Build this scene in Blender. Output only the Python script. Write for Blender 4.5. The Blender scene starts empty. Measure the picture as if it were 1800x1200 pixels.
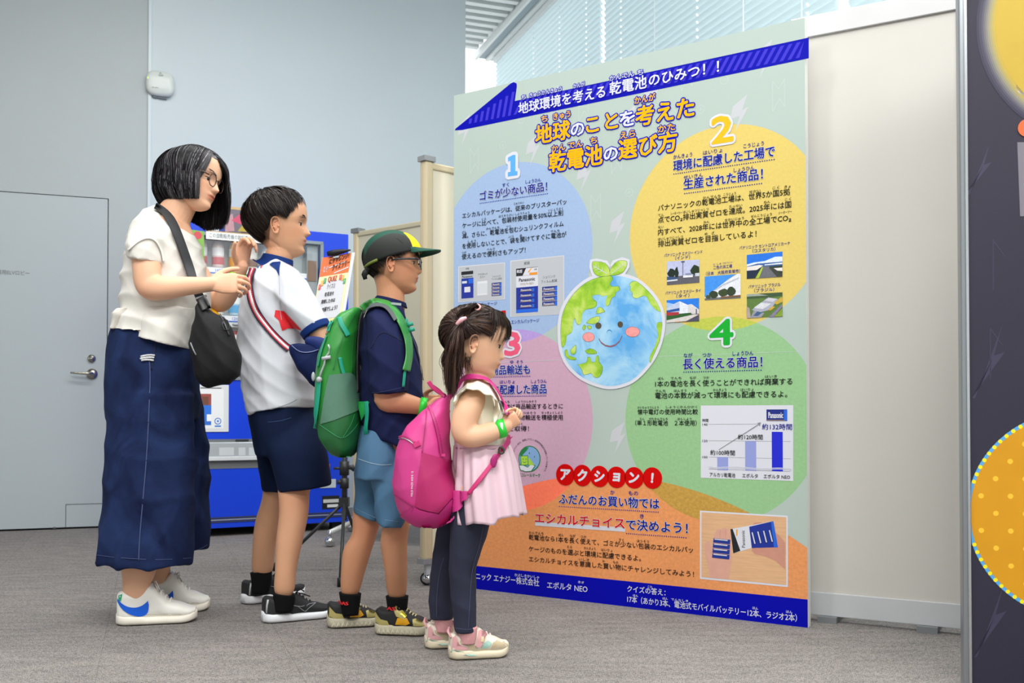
import bpy, bmesh, math, random
import numpy as np
from mathutils import Vector, Matrix, noise
from mathutils.bvhtree import BVHTree
random.seed(7); np.random.seed(7)
R = math.radians
sc = bpy.context.scene
COL = sc.collection
# ------------------------------------------------------------ camera, world, lights, exposure
F = 1740.0; PITCH = R(1.0); H = 0.67; CX = 900.0
CY = 732 - F * math.tan(PITCH)
cam = bpy.data.cameras.new('camera'); camo = bpy.data.objects.new('camera', cam); COL.objects.link(camo)
cam.sensor_width = 36; cam.lens = F / 1800 * 36; cam.shift_y = (CY - 600) / 1800
camo.location = (0, 0, H); camo.rotation_euler = (R(90) + PITCH, 0, 0)
cam.dof.use_dof = True; cam.dof.focus_distance = 3.1; cam.dof.aperture_fstop = 6.0
cam.clip_start = .05
sc.camera = camo
sc.view_settings.view_transform = 'Standard'; sc.view_settings.look = 'None'
sc.view_settings.gamma = 1; sc.view_settings.use_curve_mapping = False
sc.view_settings.exposure = -0.34
w = bpy.data.worlds.new('world'); sc.world = w; w.use_nodes = True
w.node_tree.nodes['Background'].inputs[0].default_value = (.94, .98, 1, 1)
w.node_tree.nodes['Background'].inputs[1].default_value = 2.2
def area(name, loc, rot, sx, sy, e, col=(1, 1, 1)):
    l = bpy.data.lights.new(name, 'AREA'); l.shape = 'RECTANGLE'; l.size = sx; l.size_y = sy; l.energy = e; l.color = col
    o = bpy.data.objects.new(name, l); o.location = loc; o.rotation_euler = rot; COL.objects.link(o); return o
area('added_ceiling_light', (.3, 1.0, 3.95), (0, 0, R(20)), 3.4, .5, 150, (1, .99, .97))  # unseen ceiling lights, added to light the hall
area('added_ceiling_light', (-.8, 3.6, 3.95), (0, 0, R(20)), 3.0, .5, 115, (1, .99, .97))
area('added_ceiling_light', (1.8, 3.6, 3.95), (0, 0, R(20)), 1.6, .6, 120, (1, .99, .98))  # added key light on the window side
area('added_ceiling_light', (.8, -1.6, 3.95), (R(14), 0, R(20)), 4.0, 1.0, 230, (1, .99, .97))  # added front fill for poster and people, behind the camera
area('added_ceiling_light', (-2.6, .6, 3.95), (0, 0, R(20)), 2.4, .6, 110, (1, .99, .97))

# ------------------------------------------------------------ picture measurements -> places in the room
def ray(px, py):
    u = (CY - py) / F; c, s = math.cos(PITCH), math.sin(PITCH)
    return Vector(((px - CX) / F, c - u * s, s + u * c))
def P(px, py, Y):
    r = ray(px, py); k = Y / r.y
    return Vector((r.x * k, Y, H + r.z * k))
def G(px, py, z=0.0):
    r = ray(px, py); k = (z - H) / r.z
    return Vector((r.x * k, r.y * k, z))
# ------------------------------------------------------------ materials
def lin(h):
    if not isinstance(h, str): return tuple(h)
    v = [int(h[i:i + 2], 16) / 255 for i in (0, 2, 4)]
    return tuple(x / 12.92 if x <= .04045 else ((x + .055) / 1.055) ** 2.4 for x in v)
_m = {}
def M(h, rough=.55, metal=0, bump=0, bscale=200, spec=.5, emit=0, alpha=1, var=0, vscale=20, sss=0, trans=0, sheen=0, stretch=(1, 1, 1)):
    key = (h, rough, metal, bump, bscale, spec, emit, alpha, var, vscale, sss, trans, sheen, stretch)
    if key in _m: return _m[key]
    m = bpy.data.materials.new('mat_' + str(len(_m))); m.use_nodes = True
    nt = m.node_tree; b = nt.nodes['Principled BSDF']; c = lin(h)
    b.inputs['Base Color'].default_value = (*c, 1); b.inputs['Roughness'].default_value = rough
    b.inputs['Metallic'].default_value = metal; b.inputs['Specular IOR Level'].default_value = spec
    if sheen: b.inputs['Sheen Weight'].default_value = sheen
    if trans: b.inputs['Transmission Weight'].default_value = trans
    if alpha < 1: b.inputs['Alpha'].default_value = alpha
    if emit: b.inputs['Emission Color'].default_value = (*c, 1); b.inputs['Emission Strength'].default_value = emit
    if var or bump:
        tc = nt.nodes.new('ShaderNodeTexCoord'); mp = nt.nodes.new('ShaderNodeMapping'); mp.inputs['Scale'].default_value = stretch
        nt.links.new(tc.outputs['Object'], mp.inputs[0])
    if var:
        n = nt.nodes.new('ShaderNodeTexNoise'); n.inputs['Scale'].default_value = vscale; n.inputs['Detail'].default_value = 6
        nt.links.new(mp.outputs[0], n.inputs[0])
        mr = nt.nodes.new('ShaderNodeMapRange'); mr.inputs[1].default_value = .25; mr.inputs[2].default_value = .75
        mr.inputs[3].default_value = 1 - var; mr.inputs[4].default_value = 1 + var
        nt.links.new(n.outputs[0], mr.inputs[0])
        mx = nt.nodes.new('ShaderNodeVectorMath'); mx.operation = 'SCALE'; mx.inputs[0].default_value = c
        nt.links.new(mr.outputs[0], mx.inputs['Scale']); nt.links.new(mx.outputs[0], b.inputs['Base Color'])
    if bump:
        n = nt.nodes.new('ShaderNodeTexNoise'); n.inputs['Scale'].default_value = bscale; n.inputs['Detail'].default_value = 3
        nt.links.new(mp.outputs[0], n.inputs[0])
        bp = nt.nodes.new('ShaderNodeBump'); bp.inputs['Strength'].default_value = bump; bp.inputs['Distance'].default_value = .002
        nt.links.new(n.outputs[0], bp.inputs['Height']); nt.links.new(bp.outputs[0], b.inputs['Normal'])
    _m[key] = m; return m
# ------------------------------------------------------------ objects
def wloc(p):
    v = Vector((0, 0, 0))
    while p is not None: v += p.location; p = p.parent
    return v
def tagit(o, label=None, cat=None, group=None, kind=None):
    if label: o['label'] = label
    if cat: o['category'] = cat
    if group: o['group'] = group
    if kind: o['kind'] = kind
    return o
def thing(name, loc, label, cat, group=None):
    o = bpy.data.objects.new(name, None); o.location = loc; o.empty_display_size = .05; COL.objects.link(o)
    return tagit(o, label, cat, group)
def mk(name, v, f, mat, parent=None, smooth=False, **kw):
    L = wloc(parent); v = np.asarray([tuple(x) for x in v] if not isinstance(v, np.ndarray) else v, dtype=float) - np.array(L)
    me = bpy.data.meshes.new(name); me.from_pydata(v.tolist(), [], [list(map(int, x)) for x in f]); me.update()
    if smooth: me.polygons.foreach_set('use_smooth', [True] * len(me.polygons))
    me.materials.append(mat)
    o = bpy.data.objects.new(name, me); COL.objects.link(o)
    if parent is not None: o.parent = parent
    return tagit(o, **kw)
class Soup:
    def __init__(s): s.v = []; s.f = []; s.n = 0
    def add(s, v, f):
        v = [tuple(x) for x in v]; s.v += v; s.f += [tuple(i + s.n for i in q) for q in f]; s.n += len(v); return s
    def rings(s, rs, cap=True, closed=False):
        n = len(rs[0]); v = [p for r in rs for p in r]; f = []
        m = len(rs)
        for i in range(m if closed else m - 1):
            a, b = i * n, ((i + 1) % m) * n
            for j in range(n):
                k = (j + 1) % n; f.append((a + j, a + k, b + k, b + j))
        if cap and not closed:
            c0 = np.mean(np.array([tuple(p) for p in rs[0]]), 0); c1 = np.mean(np.array([tuple(p) for p in rs[-1]]), 0)
            i0 = len(v); v += [tuple(c0), tuple(c1)]; L = (m - 1) * n
            for j in range(n):
                k = (j + 1) % n; f.append((i0, k, j)); f.append((i0 + 1, L + j, L + k))
        return s.add(v, f)
    def box(s, c, ax, ay, az, hx, hy, hz):
        c = Vector(c); ax, ay, az = Vector(ax), Vector(ay), Vector(az)
        v = [c + ax * hx * i + ay * hy * j + az * hz * k for i in (-1, 1) for j in (-1, 1) for k in (-1, 1)]
        return s.add(v, [(0, 1, 3, 2), (4, 6, 7, 5), (0, 4, 5, 1), (2, 3, 7, 6), (0, 2, 6, 4), (1, 5, 7, 3)])
    def tube(s, pts, rad, n=8, cap=True, closed=False, flat=1.0, ref=None):
        pts = [Vector(p) for p in pts]; m = len(pts); rs = []
        if not hasattr(rad, '__len__'): rad = [rad] * m
        up = Vector(ref) if ref is not None else Vector((.13, .31, .94))
        for i, p in enumerate(pts):
            if closed: t = pts[(i + 1) % m] - pts[i - 1]
            else: t = pts[min(i + 1, m - 1)] - pts[max(i - 1, 0)]
            t = t.normalized() if t.length > 1e-9 else Vector((0, 0, 1))
            a = t.cross(up)
            if a.length < 1e-3: a = t.cross(Vector((1, 0, 0)))
            a.normalize(); b = t.cross(a)
            rs.append([p + a * rad[i] * math.cos(q) + b * rad[i] * flat * math.sin(q) for q in [2 * math.pi * j / n for j in range(n)]])
        return s.rings(rs, cap, closed)
    def ball(s, c, r, n=16, m=10, rot=None):
        r = (r, r, r) if not hasattr(r, '__len__') else r; c = Vector(c); rs = []
        for i in range(m + 1):
            th = math.pi * (i * .96 + .02 * m) / m
            ring = []
            for j in range(n):
                q = 2 * math.pi * j / n
                d = Vector((r[0] * math.sin(th) * math.cos(q), r[1] * math.sin(th) * math.sin(q), r[2] * math.cos(th)))
                if rot is not None: d = rot @ d
                ring.append(c + d)
            rs.append(ring)
        return s.rings(rs)
    def mk(s, name, mat, parent=None, smooth=False, **kw): return mk(name, s.v, s.f, mat, parent, smooth, **kw)
def cat(vals, sub):
    """Catmull-Rom resampling of a list of number tuples"""
    a = np.array(vals, float); n = len(a)
    if n < 3:
        return [tuple(a[0] * (1 - t) + a[-1] * t) for t in np.linspace(0, 1, sub + 1)]
    out = []
    for i in range(n - 1):
        p0, p1, p2, p3 = a[max(i - 1, 0)], a[i], a[i + 1], a[min(i + 2, n - 1)]
        for k in range(sub):
            t = k / sub
            out.append(.5 * ((2 * p1) + (-p0 + p2) * t + (2 * p0 - 5 * p1 + 4 * p2 - p3) * t * t + (-p0 + 3 * p1 - 3 * p2 + p3) * t ** 3))
    out.append(a[-1]); return out
# ------------------------------------------------------------ vertical planes (boards, walls, cabinet fronts)
class Plane:
    def __init__(s, O, ang):
        s.O = Vector(O); s.u = Vector((math.cos(ang), math.sin(ang), 0)); s.n = Vector((math.sin(ang), -math.cos(ang), 0))
    def uv(s, px, py):
        r = ray(px, py); d = s.O - Vector((0, 0, H)); k = d.dot(s.n) / r.dot(s.n)
        q = Vector((0, 0, H)) + r * k - s.O
        return q.dot(s.u), q.z
    def pt(s, a, z, off=0): return s.O + s.u * a + Vector((0, 0, z)) + s.n * off
    def poly(s, name, pts, off, mat, parent, uvm=False, **kw):
        """flat print: outline given in picture measurements"""
        q = pts if uvm else [s.uv(*p) for p in pts]
        v = [s.pt(a, z, off) for a, z in q]
        return mk(name, v, [tuple(range(len(v)))], mat, parent, **kw)
    def rectm(s, a0, z0, a1, z1): return [(a0, z0), (a1, z0), (a1, z1), (a0, z1)]
    def box(s, name, a0, z0, a1, z1, o0, o1, mat, parent=None, bev=0, soup=None, **kw):
        sp = Soup() if soup is None else soup
        sp.box(s.pt((a0 + a1) / 2, (z0 + z1) / 2, (o0 + o1) / 2), s.u, s.n, (0, 0, 1), abs(a1 - a0) / 2, abs(o1 - o0) / 2, abs(z1 - z0) / 2)
        if soup is not None: return soup
        o = sp.mk(name, mat, parent, **kw)
        if bev:
            b = o.modifiers.new('b', 'BEVEL'); b.width = bev; b.segments = 2
        return o
    def pbox(s, name, px0, py0, px1, py1, o0, o1, mat, parent=None, bev=0, **kw):
        xm = (px0 + px1) / 2
        return s.box(name, s.uv(px0, py0)[0], s.uv(xm, py1)[1], s.uv(px1, py0)[0], s.uv(xm, py0)[1], o0, o1, mat, parent, bev, **kw)
# ------------------------------------------------------------ lettering
_tx = {}
def text_geo(s, off):
    k = (s, round(off, 4))
    if k in _tx: return _tx[k]
    cu = bpy.data.curves.new('t', 'FONT'); cu.body = s; cu.size = 1; cu.resolution_u = 2; cu.offset = off
    o = bpy.data.objects.new('t', cu); COL.objects.link(o)
    dg = bpy.context.evaluated_depsgraph_get(); me = bpy.data.meshes.new_from_object(o.evaluated_get(dg))
    v = np.zeros(len(me.vertices) * 3); me.vertices.foreach_get('co', v); v = v.reshape(-1, 3)[:, :2]
    f = [tuple(p.vertices) for p in me.polygons]
    bpy.data.objects.remove(o); bpy.data.curves.remove(cu); bpy.data.meshes.remove(me)
    _tx[k] = (v, f); return v, f
def emheight(s): return 1.0
def letter(pl, name, s, x0, x1, yc, xc, hpx, mat, parent, off=.0012, bold=0.0, halo=0, halomat=None, shear=0):
    """a printed line of characters spanning x0..x1 whose middle is at (xc, yc); hpx = character height"""
    a0, _ = pl.uv(x0, yc); a1, _ = pl.uv(x1, yc); _, zc = pl.uv(xc, yc)
    _, zt = pl.uv(xc, yc - hpx / 2); _, zb = pl.uv(xc, yc + hpx / 2); h = zt - zb
    base, bf = text_geo(s, 0)
    if len(base) == 0: return
    bx0, bx1 = base[:, 0].min(), base[:, 0].max()
    cjk = any(ord(c) > 0x2000 for c in s)
    by0, by1 = (-.10, .82) if cjk else (base[:, 1].min(), base[:, 1].max())
    def put(offs, o, m, nm, n):
        v, f = base, bf
        x = (v[:, 0] - bx0) / (bx1 - bx0) * (a1 - a0) + a0; y = (v[:, 1] - (by0 + by1) / 2) / (by1 - by0) * h
        x = x + shear * y; y = y + zc
        S = Soup(); rr = offs * h
        sh = [(0, 0)] + [(rr * math.cos(2 * math.pi * i / n), rr * math.sin(2 * math.pi * i / n)) for i in range(n)] if offs else [(0, 0)]
        for i, (dx, dy) in enumerate(sh): S.add([pl.pt(p + dx, q + dy, o + i * .000008) for p, q in zip(x, y)], f)
        return S.mk(nm, m, parent)
    if halo: put(bold + halo, off - .0004, halomat, name + '_outline', 12 if bold + halo > .06 else 8)
    return put(bold, off, mat, name, 6 if bold > .02 else 3)
# ============================================================ the room
RD = Vector((math.cos(R(20)), math.sin(R(20)), 0)); RB = Vector((-math.sin(R(20)), math.cos(R(20)), 0))
# carpet
def carpet():
    m = bpy.data.materials.new('carpet'); m.use_nodes = True; nt = m.node_tree; b = nt.nodes['Principled BSDF']
    N = nt.nodes.new; L = nt.links.new
    tc = N('ShaderNodeTexCoord'); mp = N('ShaderNodeMapping'); mp.inputs['Rotation'].default_value = (0, 0, R(-20)); mp.inputs['Scale'].default_value = (1, 4.5, 1)
    L(tc.outputs['Object'], mp.inputs[0])
    n1 = N('ShaderNodeTexNoise'); n1.inputs['Scale'].default_value = 75; n1.inputs['Detail'].default_value = 8; n1.inputs['Roughness'].default_value = .75
    n2 = N('ShaderNodeTexNoise'); n2.inputs['Scale'].default_value = 7; n2.inputs['Detail'].default_value = 4
    L(mp.outputs[0], n1.inputs[0]); L(mp.outputs[0], n2.inputs[0])
    n3 = N('ShaderNodeTexNoise'); n3.inputs['Scale'].default_value = 330; n3.inputs['Detail'].default_value = 3; L(tc.outputs['Object'], n3.inputs[0])
    a = N('ShaderNodeMath'); a.operation = 'MULTIPLY_ADD'; L(n2.outputs[0], a.inputs[0]); a.inputs[1].default_value = .16; L(n1.outputs[0], a.inputs[2])
    a2 = N('ShaderNodeMath'); a2.operation = 'MULTIPLY_ADD'; L(n3.outputs[0], a2.inputs[0]); a2.inputs[1].default_value = .75; L(a.outputs[0], a2.inputs[2])
    cr = N('ShaderNodeValToRGB'); L(a2.outputs[0], cr.inputs[0])
    e = cr.color_ramp.elements; e[0].position = .72; e[0].color = (*lin('3d3939'), 1); e[1].position = 1.18; e[1].color = (*lin('9d9793'), 1)
    x = cr.color_ramp.elements.new(.93); x.color = (*lin('6d6967'), 1)
    br = N('ShaderNodeTexBrick'); br.inputs['Scale'].default_value = 1; br.inputs['Brick Width'].default_value = .5; br.inputs['Row Height'].default_value = .5
    br.inputs['Mortar Size'].default_value = .0016; br.offset = 0; br.inputs['Mortar Smooth'].default_value = .4
    mp2 = N('ShaderNodeMapping'); mp2.inputs['Rotation'].default_value = (0, 0, R(-20)); mp2.inputs['Location'].default_value = (.13, .21, 0); L(tc.outputs['Object'], mp2.inputs[0]); L(mp2.outputs[0], br.inputs[0])
    mx = N('ShaderNodeMix'); mx.data_type = 'RGBA'; mx.blend_type = 'MULTIPLY'; L(br.outputs['Fac'], mx.inputs[0]); L(cr.outputs[0], mx.inputs[6]); mx.inputs[7].default_value = (.75, .75, .75, 1)
    L(mx.outputs[2], b.inputs['Base Color']); b.inputs['Roughness'].default_value = .95; b.inputs['Specular IOR Level'].default_value = .15
    bp = N('ShaderNodeBump'); bp.inputs['Strength'].default_value = .5; bp.inputs['Distance'].default_value = .004; L(a2.outputs[0], bp.inputs['Height']); L(bp.outputs[0], b.inputs['Normal'])
    return m
fl = Soup(); fl.box((0, 3, -.05), (1, 0, 0), (0, 1, 0), (0, 0, 1), 8, 9, .05)
fl.mk('floor', carpet(), kind='structure')

O1 = G(0, 934); WL = Plane(O1, R(20))
wl = M('a9b1b4', .42, bump=.05, bscale=900, var=.015, vscale=3)
dx1 = WL.uv(189, 640)[0]; dz = WL.uv(95, 342)[1]
cx1 = WL.uv(259, 600)[0]
# wall with a recessed doorway: pieces round the door
sp = Soup()
WL.box('', dx1, 0, cx1, 4.2, -.12, 0, None, soup=sp); WL.box('', -2.6, dz, dx1, 4.2, -.12, 0, None, soup=sp)
WL.box('', -2.6, 0, -.72, dz, -.12, 0, None, soup=sp)
wall_left = sp.mk('wall_left', wl, kind='structure')
dark = M('2c3032', .8)
WL.box('door_jamb', -.73, 0, dx1 + .005, dz + .01, -.12, -.03, dark, wall_left)
door = WL.box('door_1', -.716, .012, dx1 - .005, dz - .005, -.03, -.001, M('abb4b8', .38, bump=.04, bscale=700), kind='structure')
# small service hatch, latch, lock, plate
ha = WL.uv(115, 900)[0]; hz = WL.uv(150, 886)[1]
WL.box('hatch_groove', ha, .012, ha + .004, hz, -.001, .0004, M('5a6062', .6), door)
WL.box('hatch_groove', ha, hz, dx1 - .006, hz + .004, -.001, .0004, M('5a6062', .6), door)
sp = Soup()
st = M('b5b0a4', .25, .9)
a, z = WL.uv(162, 657)
sp.tube([WL.pt(a, z, 0), WL.pt(a, z, .012)], [.032, .03], 24)
sp.tube([WL.pt(a, z, .01), WL.pt(a, z, .05)], .011, 14)
sp.tube([WL.pt(a + .008, z, .05), WL.pt(a - .03, z, .052), WL.pt(a - .09, z + .002, .05), WL.pt(a - .115, z + .004, .045)], [.013, .012, .009, .008], 12, flat=.7)
sp.mk('door_handle', st, door, True, label='brushed steel lever handle')
a, z = WL.uv(161, 630); sp = Soup()
sp.tube([WL.pt(a, z, 0), WL.pt(a, z, .012)], [.024, .022], 24); sp.tube([WL.pt(a, z, .012), WL.pt(a, z, .018)], .012, 18)
WL.box('', a - .002, z - .008, a + .002, z + .008, .018, .0195, None, soup=sp)
sp.mk('door_lock', st, door, True)
letter(WL, 'door_lettering', '業用ELVロビー', -6, 52, 479, 22, 8, M('7d8487', .6), door, off=.0006, bold=.015)
WL.poly('floor_screw', [(93, 926), (98, 926), (98, 929), (93, 929)], .0006, M('55595b', .5), door)

# right-hand wall panel run
cpt = WL.pt(cx1, 0, 0); WR = Plane((cpt.x, cpt.y, 0), R(28))
wrx = WR.uv(818, 400)[0]
wall_right = WR.box('wall_right', 0, 0, wrx, 4.2, -.25, 0, M('c4ced3', .42, bump=.05, bscale=900, var=.015, vscale=3), kind='structure')  # same panels as wall_left, lighter: their stronger light is put into the colour
WR.box('trim_1', -.006, 0, .012, 4.2, 0, .012, M('c9d4d8', .3), kind='structure')
WR.box('baseboard_back', .02, 0, wrx, .06, 0, .01, M('8b9294', .5), kind='structure')

# access point on the corner
AP = Plane(WL.pt(WL.uv(281, 148)[0], 0, 0), R(24)); a, z = AP.uv(281, 149)
ap = thing('wireless_router', AP.pt(a, z, 0), 'white rounded square wireless router mounted high on the grey wall corner', 'router')
rs = []
for k, (f, o) in enumerate([(.6, -.02), (.9, 0), (1, .012), (1, .025), (.94, .036), (.8, .042), (.4, .046), (.05, .047)]):
    ring = []
    for j in range(40):
        q = 2 * math.pi * j / 40; c, s_ = math.cos(q), math.sin(q)
        e = 2 / 3.2; ring.append(AP.pt(a + .083 * f * math.copysign(abs(c) ** e, c), z + .077 * f * math.copysign(abs(s_) ** e, s_), o))
    rs.append(ring)
sp = Soup(); sp.rings(rs); sp.mk('casing', M('d5dad6', .3), ap, True)
sp = Soup(); AP.box('', a - .075, z + .018, a - .06, z + .026, .02, .040, None, soup=sp); sp.mk('status_light', M('b8ff20', .4, emit=1.5), ap)
for i, (px, py, w_, h_) in enumerate([(282, 136, 8, 2.2), (281, 132, 3, 1.5), (268, 157, 2.5, 1.5), (274, 157.5, 7, 1)]):
    AP.poly('print', [(px - w_ / 2, py - h_ / 2), (px + w_ / 2, py - h_ / 2 + .6), (px + w_ / 2, py + h_ / 2 + .6), (px - w_ / 2, py + h_ / 2)], .0475, M('9aa3a3', .5), ap)
AP.box('mount_bracket', a - .04, z - .085, a + .04, z - .02, -.03, .012, M('7b8385', .5), ap)

# blinds wall, ceiling
CE = 4.0
k = (CE - H) / ray(872, 95).z; r_ = ray(872, 95); CN = Vector((r_.x * k, r_.y * k, 0))
BL = Plane((CN.x, CN.y, 0), R(20) - R(90))     # runs towards the camera
BL.n = -BL.n if BL.n.dot(Vector((0, 0, 0)) - BL.O) < 0 else BL.n
LEN = 8.2
bz = []
white = M('e8eeee', .4)
gaps = [-.02] + [BL.uv(x, 60)[0] for x in (1060, 1485)] + [LEN]
cords = [BL.uv(x, y)[0] for x, y in ((937, 40), (983, 40), (1030, 60), (1091, 60), (1225, 40), (1419, 10))]
thin = [BL.uv(x, 40)[0] for x in (1154, 1311, 1414)]
slm = bpy.data.materials.new('slat'); slm.use_nodes = True
nt = slm.node_tree; b = nt.nodes['Principled BSDF']; b.inputs['Base Color'].default_value = (*lin('dcebed'), 1); b.inputs['Roughness'].default_value = .35
tr = nt.nodes.new('ShaderNodeBsdfTranslucent'); tr.inputs[0].default_value = (*lin('d6eaee'), 1); mxs = nt.nodes.new('ShaderNodeMixShader'); mxs.inputs[0].default_value = .4
nt.links.new(b.outputs[0], mxs.inputs[1]); nt.links.new(tr.outputs[0], mxs.inputs[2]); nt.links.new(mxs.outputs[0], nt.nodes['Material Output'].inputs[0])
pitch = .043
for bi in range(3):
    g0, g1 = gaps[bi] + .035, gaps[bi + 1] - .035
    bt = thing('venetian_blind', BL.pt((g0 + g1) / 2, 1.2, 0), ['pale venetian blind next to the far ceiling corner', 'pale venetian blind above the middle of the poster board', 'pale venetian blind above the white partition panel'][bi], 'blind', 'venetian blinds on the window wall')
    # slat mesh shared by all slats of the blind
    ed = [g0]; hs = .008
    for c_ in cords:
        if g0 + .05 < c_ < g1 - .05: ed += [c_ - hs, c_ + hs]
    ed.append(g1); n = len(ed); prof = [(-.023, -.020), (-.008, -.007), (.008, .004), (.023, .011)]
    v = []; f = []
    cz = np.array(BL.pt((g0 + g1) / 2, 0, 0))
    for a in ed:
        for dz_, do in prof: v.append(np.array(BL.pt(a, dz_, do)) - cz)
    for i in range(n - 1):
        for j in range(3):
            if i % 2 == 1 and j == 1: continue
            f.append((i * 4 + j, i * 4 + j + 1, i * 4 + 5 + j, i * 4 + 4 + j))
    me = bpy.data.meshes.new('slat'); me.from_pydata([tuple(x) for x in v], [], f); me.materials.append(slm)
    me.polygons.foreach_set('use_smooth', [True] * len(me.polygons))
    nz = int((CE - .1 - 1.95) / pitch)
    for k in range(nz):
        o = bpy.data.objects.new('slat', me); COL.objects.link(o); o.parent = bt
        o.location = Vector(cz) - bt.location + Vector((0, 0, CE - .1 - k * pitch))
    BL.box('head_rail', g0, CE - .09, g1, CE - .03, -.03, .03, white, bt)
    for c_ in thin:
        if g0 < c_ < g1: BL.box('ladder_cord', c_ - .002, 1.95, c_ + .002, CE - .05, .014, .017, M('f4f8f8', .5), bt)
# window frames behind the blinds
sp = Soup()
BL.box('', -.1, 0, LEN, 1.95, -.16, -.10, None, soup=sp)
BL.box('', -.1, CE - .03, LEN, CE + .2, -.16, .06, None, soup=sp)
sp.mk('wall_window', M('cfd8da', .5), kind='structure')
# ceiling: slab, louvres, light channel
sp = Soup()
cc = BL.pt(LEN / 2, 0, 0) - RD * 4
sp.box((cc.x + RB.x * .0, cc.y, CE + .35), RD, RB, (0, 0, 1), 4.2, LEN / 2 + .02, .05)
ceil = sp.mk('ceiling', M('48565a', .8), kind='structure')
lm = M('eef3f2', .4)
for k in range(60):
    q = CN - RB * (.05 + k * .13) - RD * (.19 + 1.9)
    sp = Soup(); sp.box((q.x, q.y, CE + .03), RD, RB, (0, 0, 1), 1.9, .030, .022); sp.mk('louvre', lm, ceil)
for k in range(6):
    q = CN - RB * 4 - RD * (.9 + k * .6); sp = Soup(); sp.box((q.x, q.y, CE + .13), RD, RB, (0, 0, 1), .02, 4.2, .02); sp.mk('louvre_carrier', M('7d8b8e', .6), ceil)
for (d, wd, mm, zz) in ((.165, .012, lm, -.01), (.115, .040, M('9fb0b8', .5), .01), (.055, .018, lm, -.01), (.018, .02, lm, .02)):
    q = CN - RB * 4.1 - RD * d; sp = Soup(); sp.box((q.x, q.y, CE + zz), RD, RB, (0, 0, 1), wd, 4.2, .03); sp.mk('channel_rail', mm, ceil)
# the rest of the hall round the camera
sp = Soup(); q = BL.pt(LEN + 3.4, 0, 0); sp.box((q.x, q.y, 2.05), RD, RB, (0, 0, 1), .08, 3.4, 2.05); sp.mk('wall_right_front', M('d9dfe1', .6), kind='structure')
sp = Soup(); q = BL.pt(LEN + 2.6, 0, 0) - RD * 4.5; sp.box((q.x, q.y, CE + .15), RD, RB, (0, 0, 1), 4.8, 3.9 + .4, .05); sp.mk('ceiling_front', M('e6eaea', .7), kind='structure')
sp = Soup(); sp.box((-5.6, .6, 2.1), (1, 0, 0), (0, 1, 0), (0, 0, 1), .06, 4.9, 2.1); sp.mk('wall_side', M('d4d9da', .6), kind='structure')
sp = Soup(); sp.box((-.4, -4.2, 2.1), (1, 0, 0), (0, 1, 0), (0, 0, 1), 5.4, .06, 2.1); sp.mk('wall_back', M('dfe2e2', .6), kind='structure')
# far low wall end beyond the corner: glazed end, only its sill and mullion are solid
sp = Soup(); q = CN - RD * 1.6
sp.box((q.x, q.y, .25), RD, RB, (0, 0, 1), 1.6, .05, .25); sp.mk('wall_far', M('e4ecee', .5), kind='structure')
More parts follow.
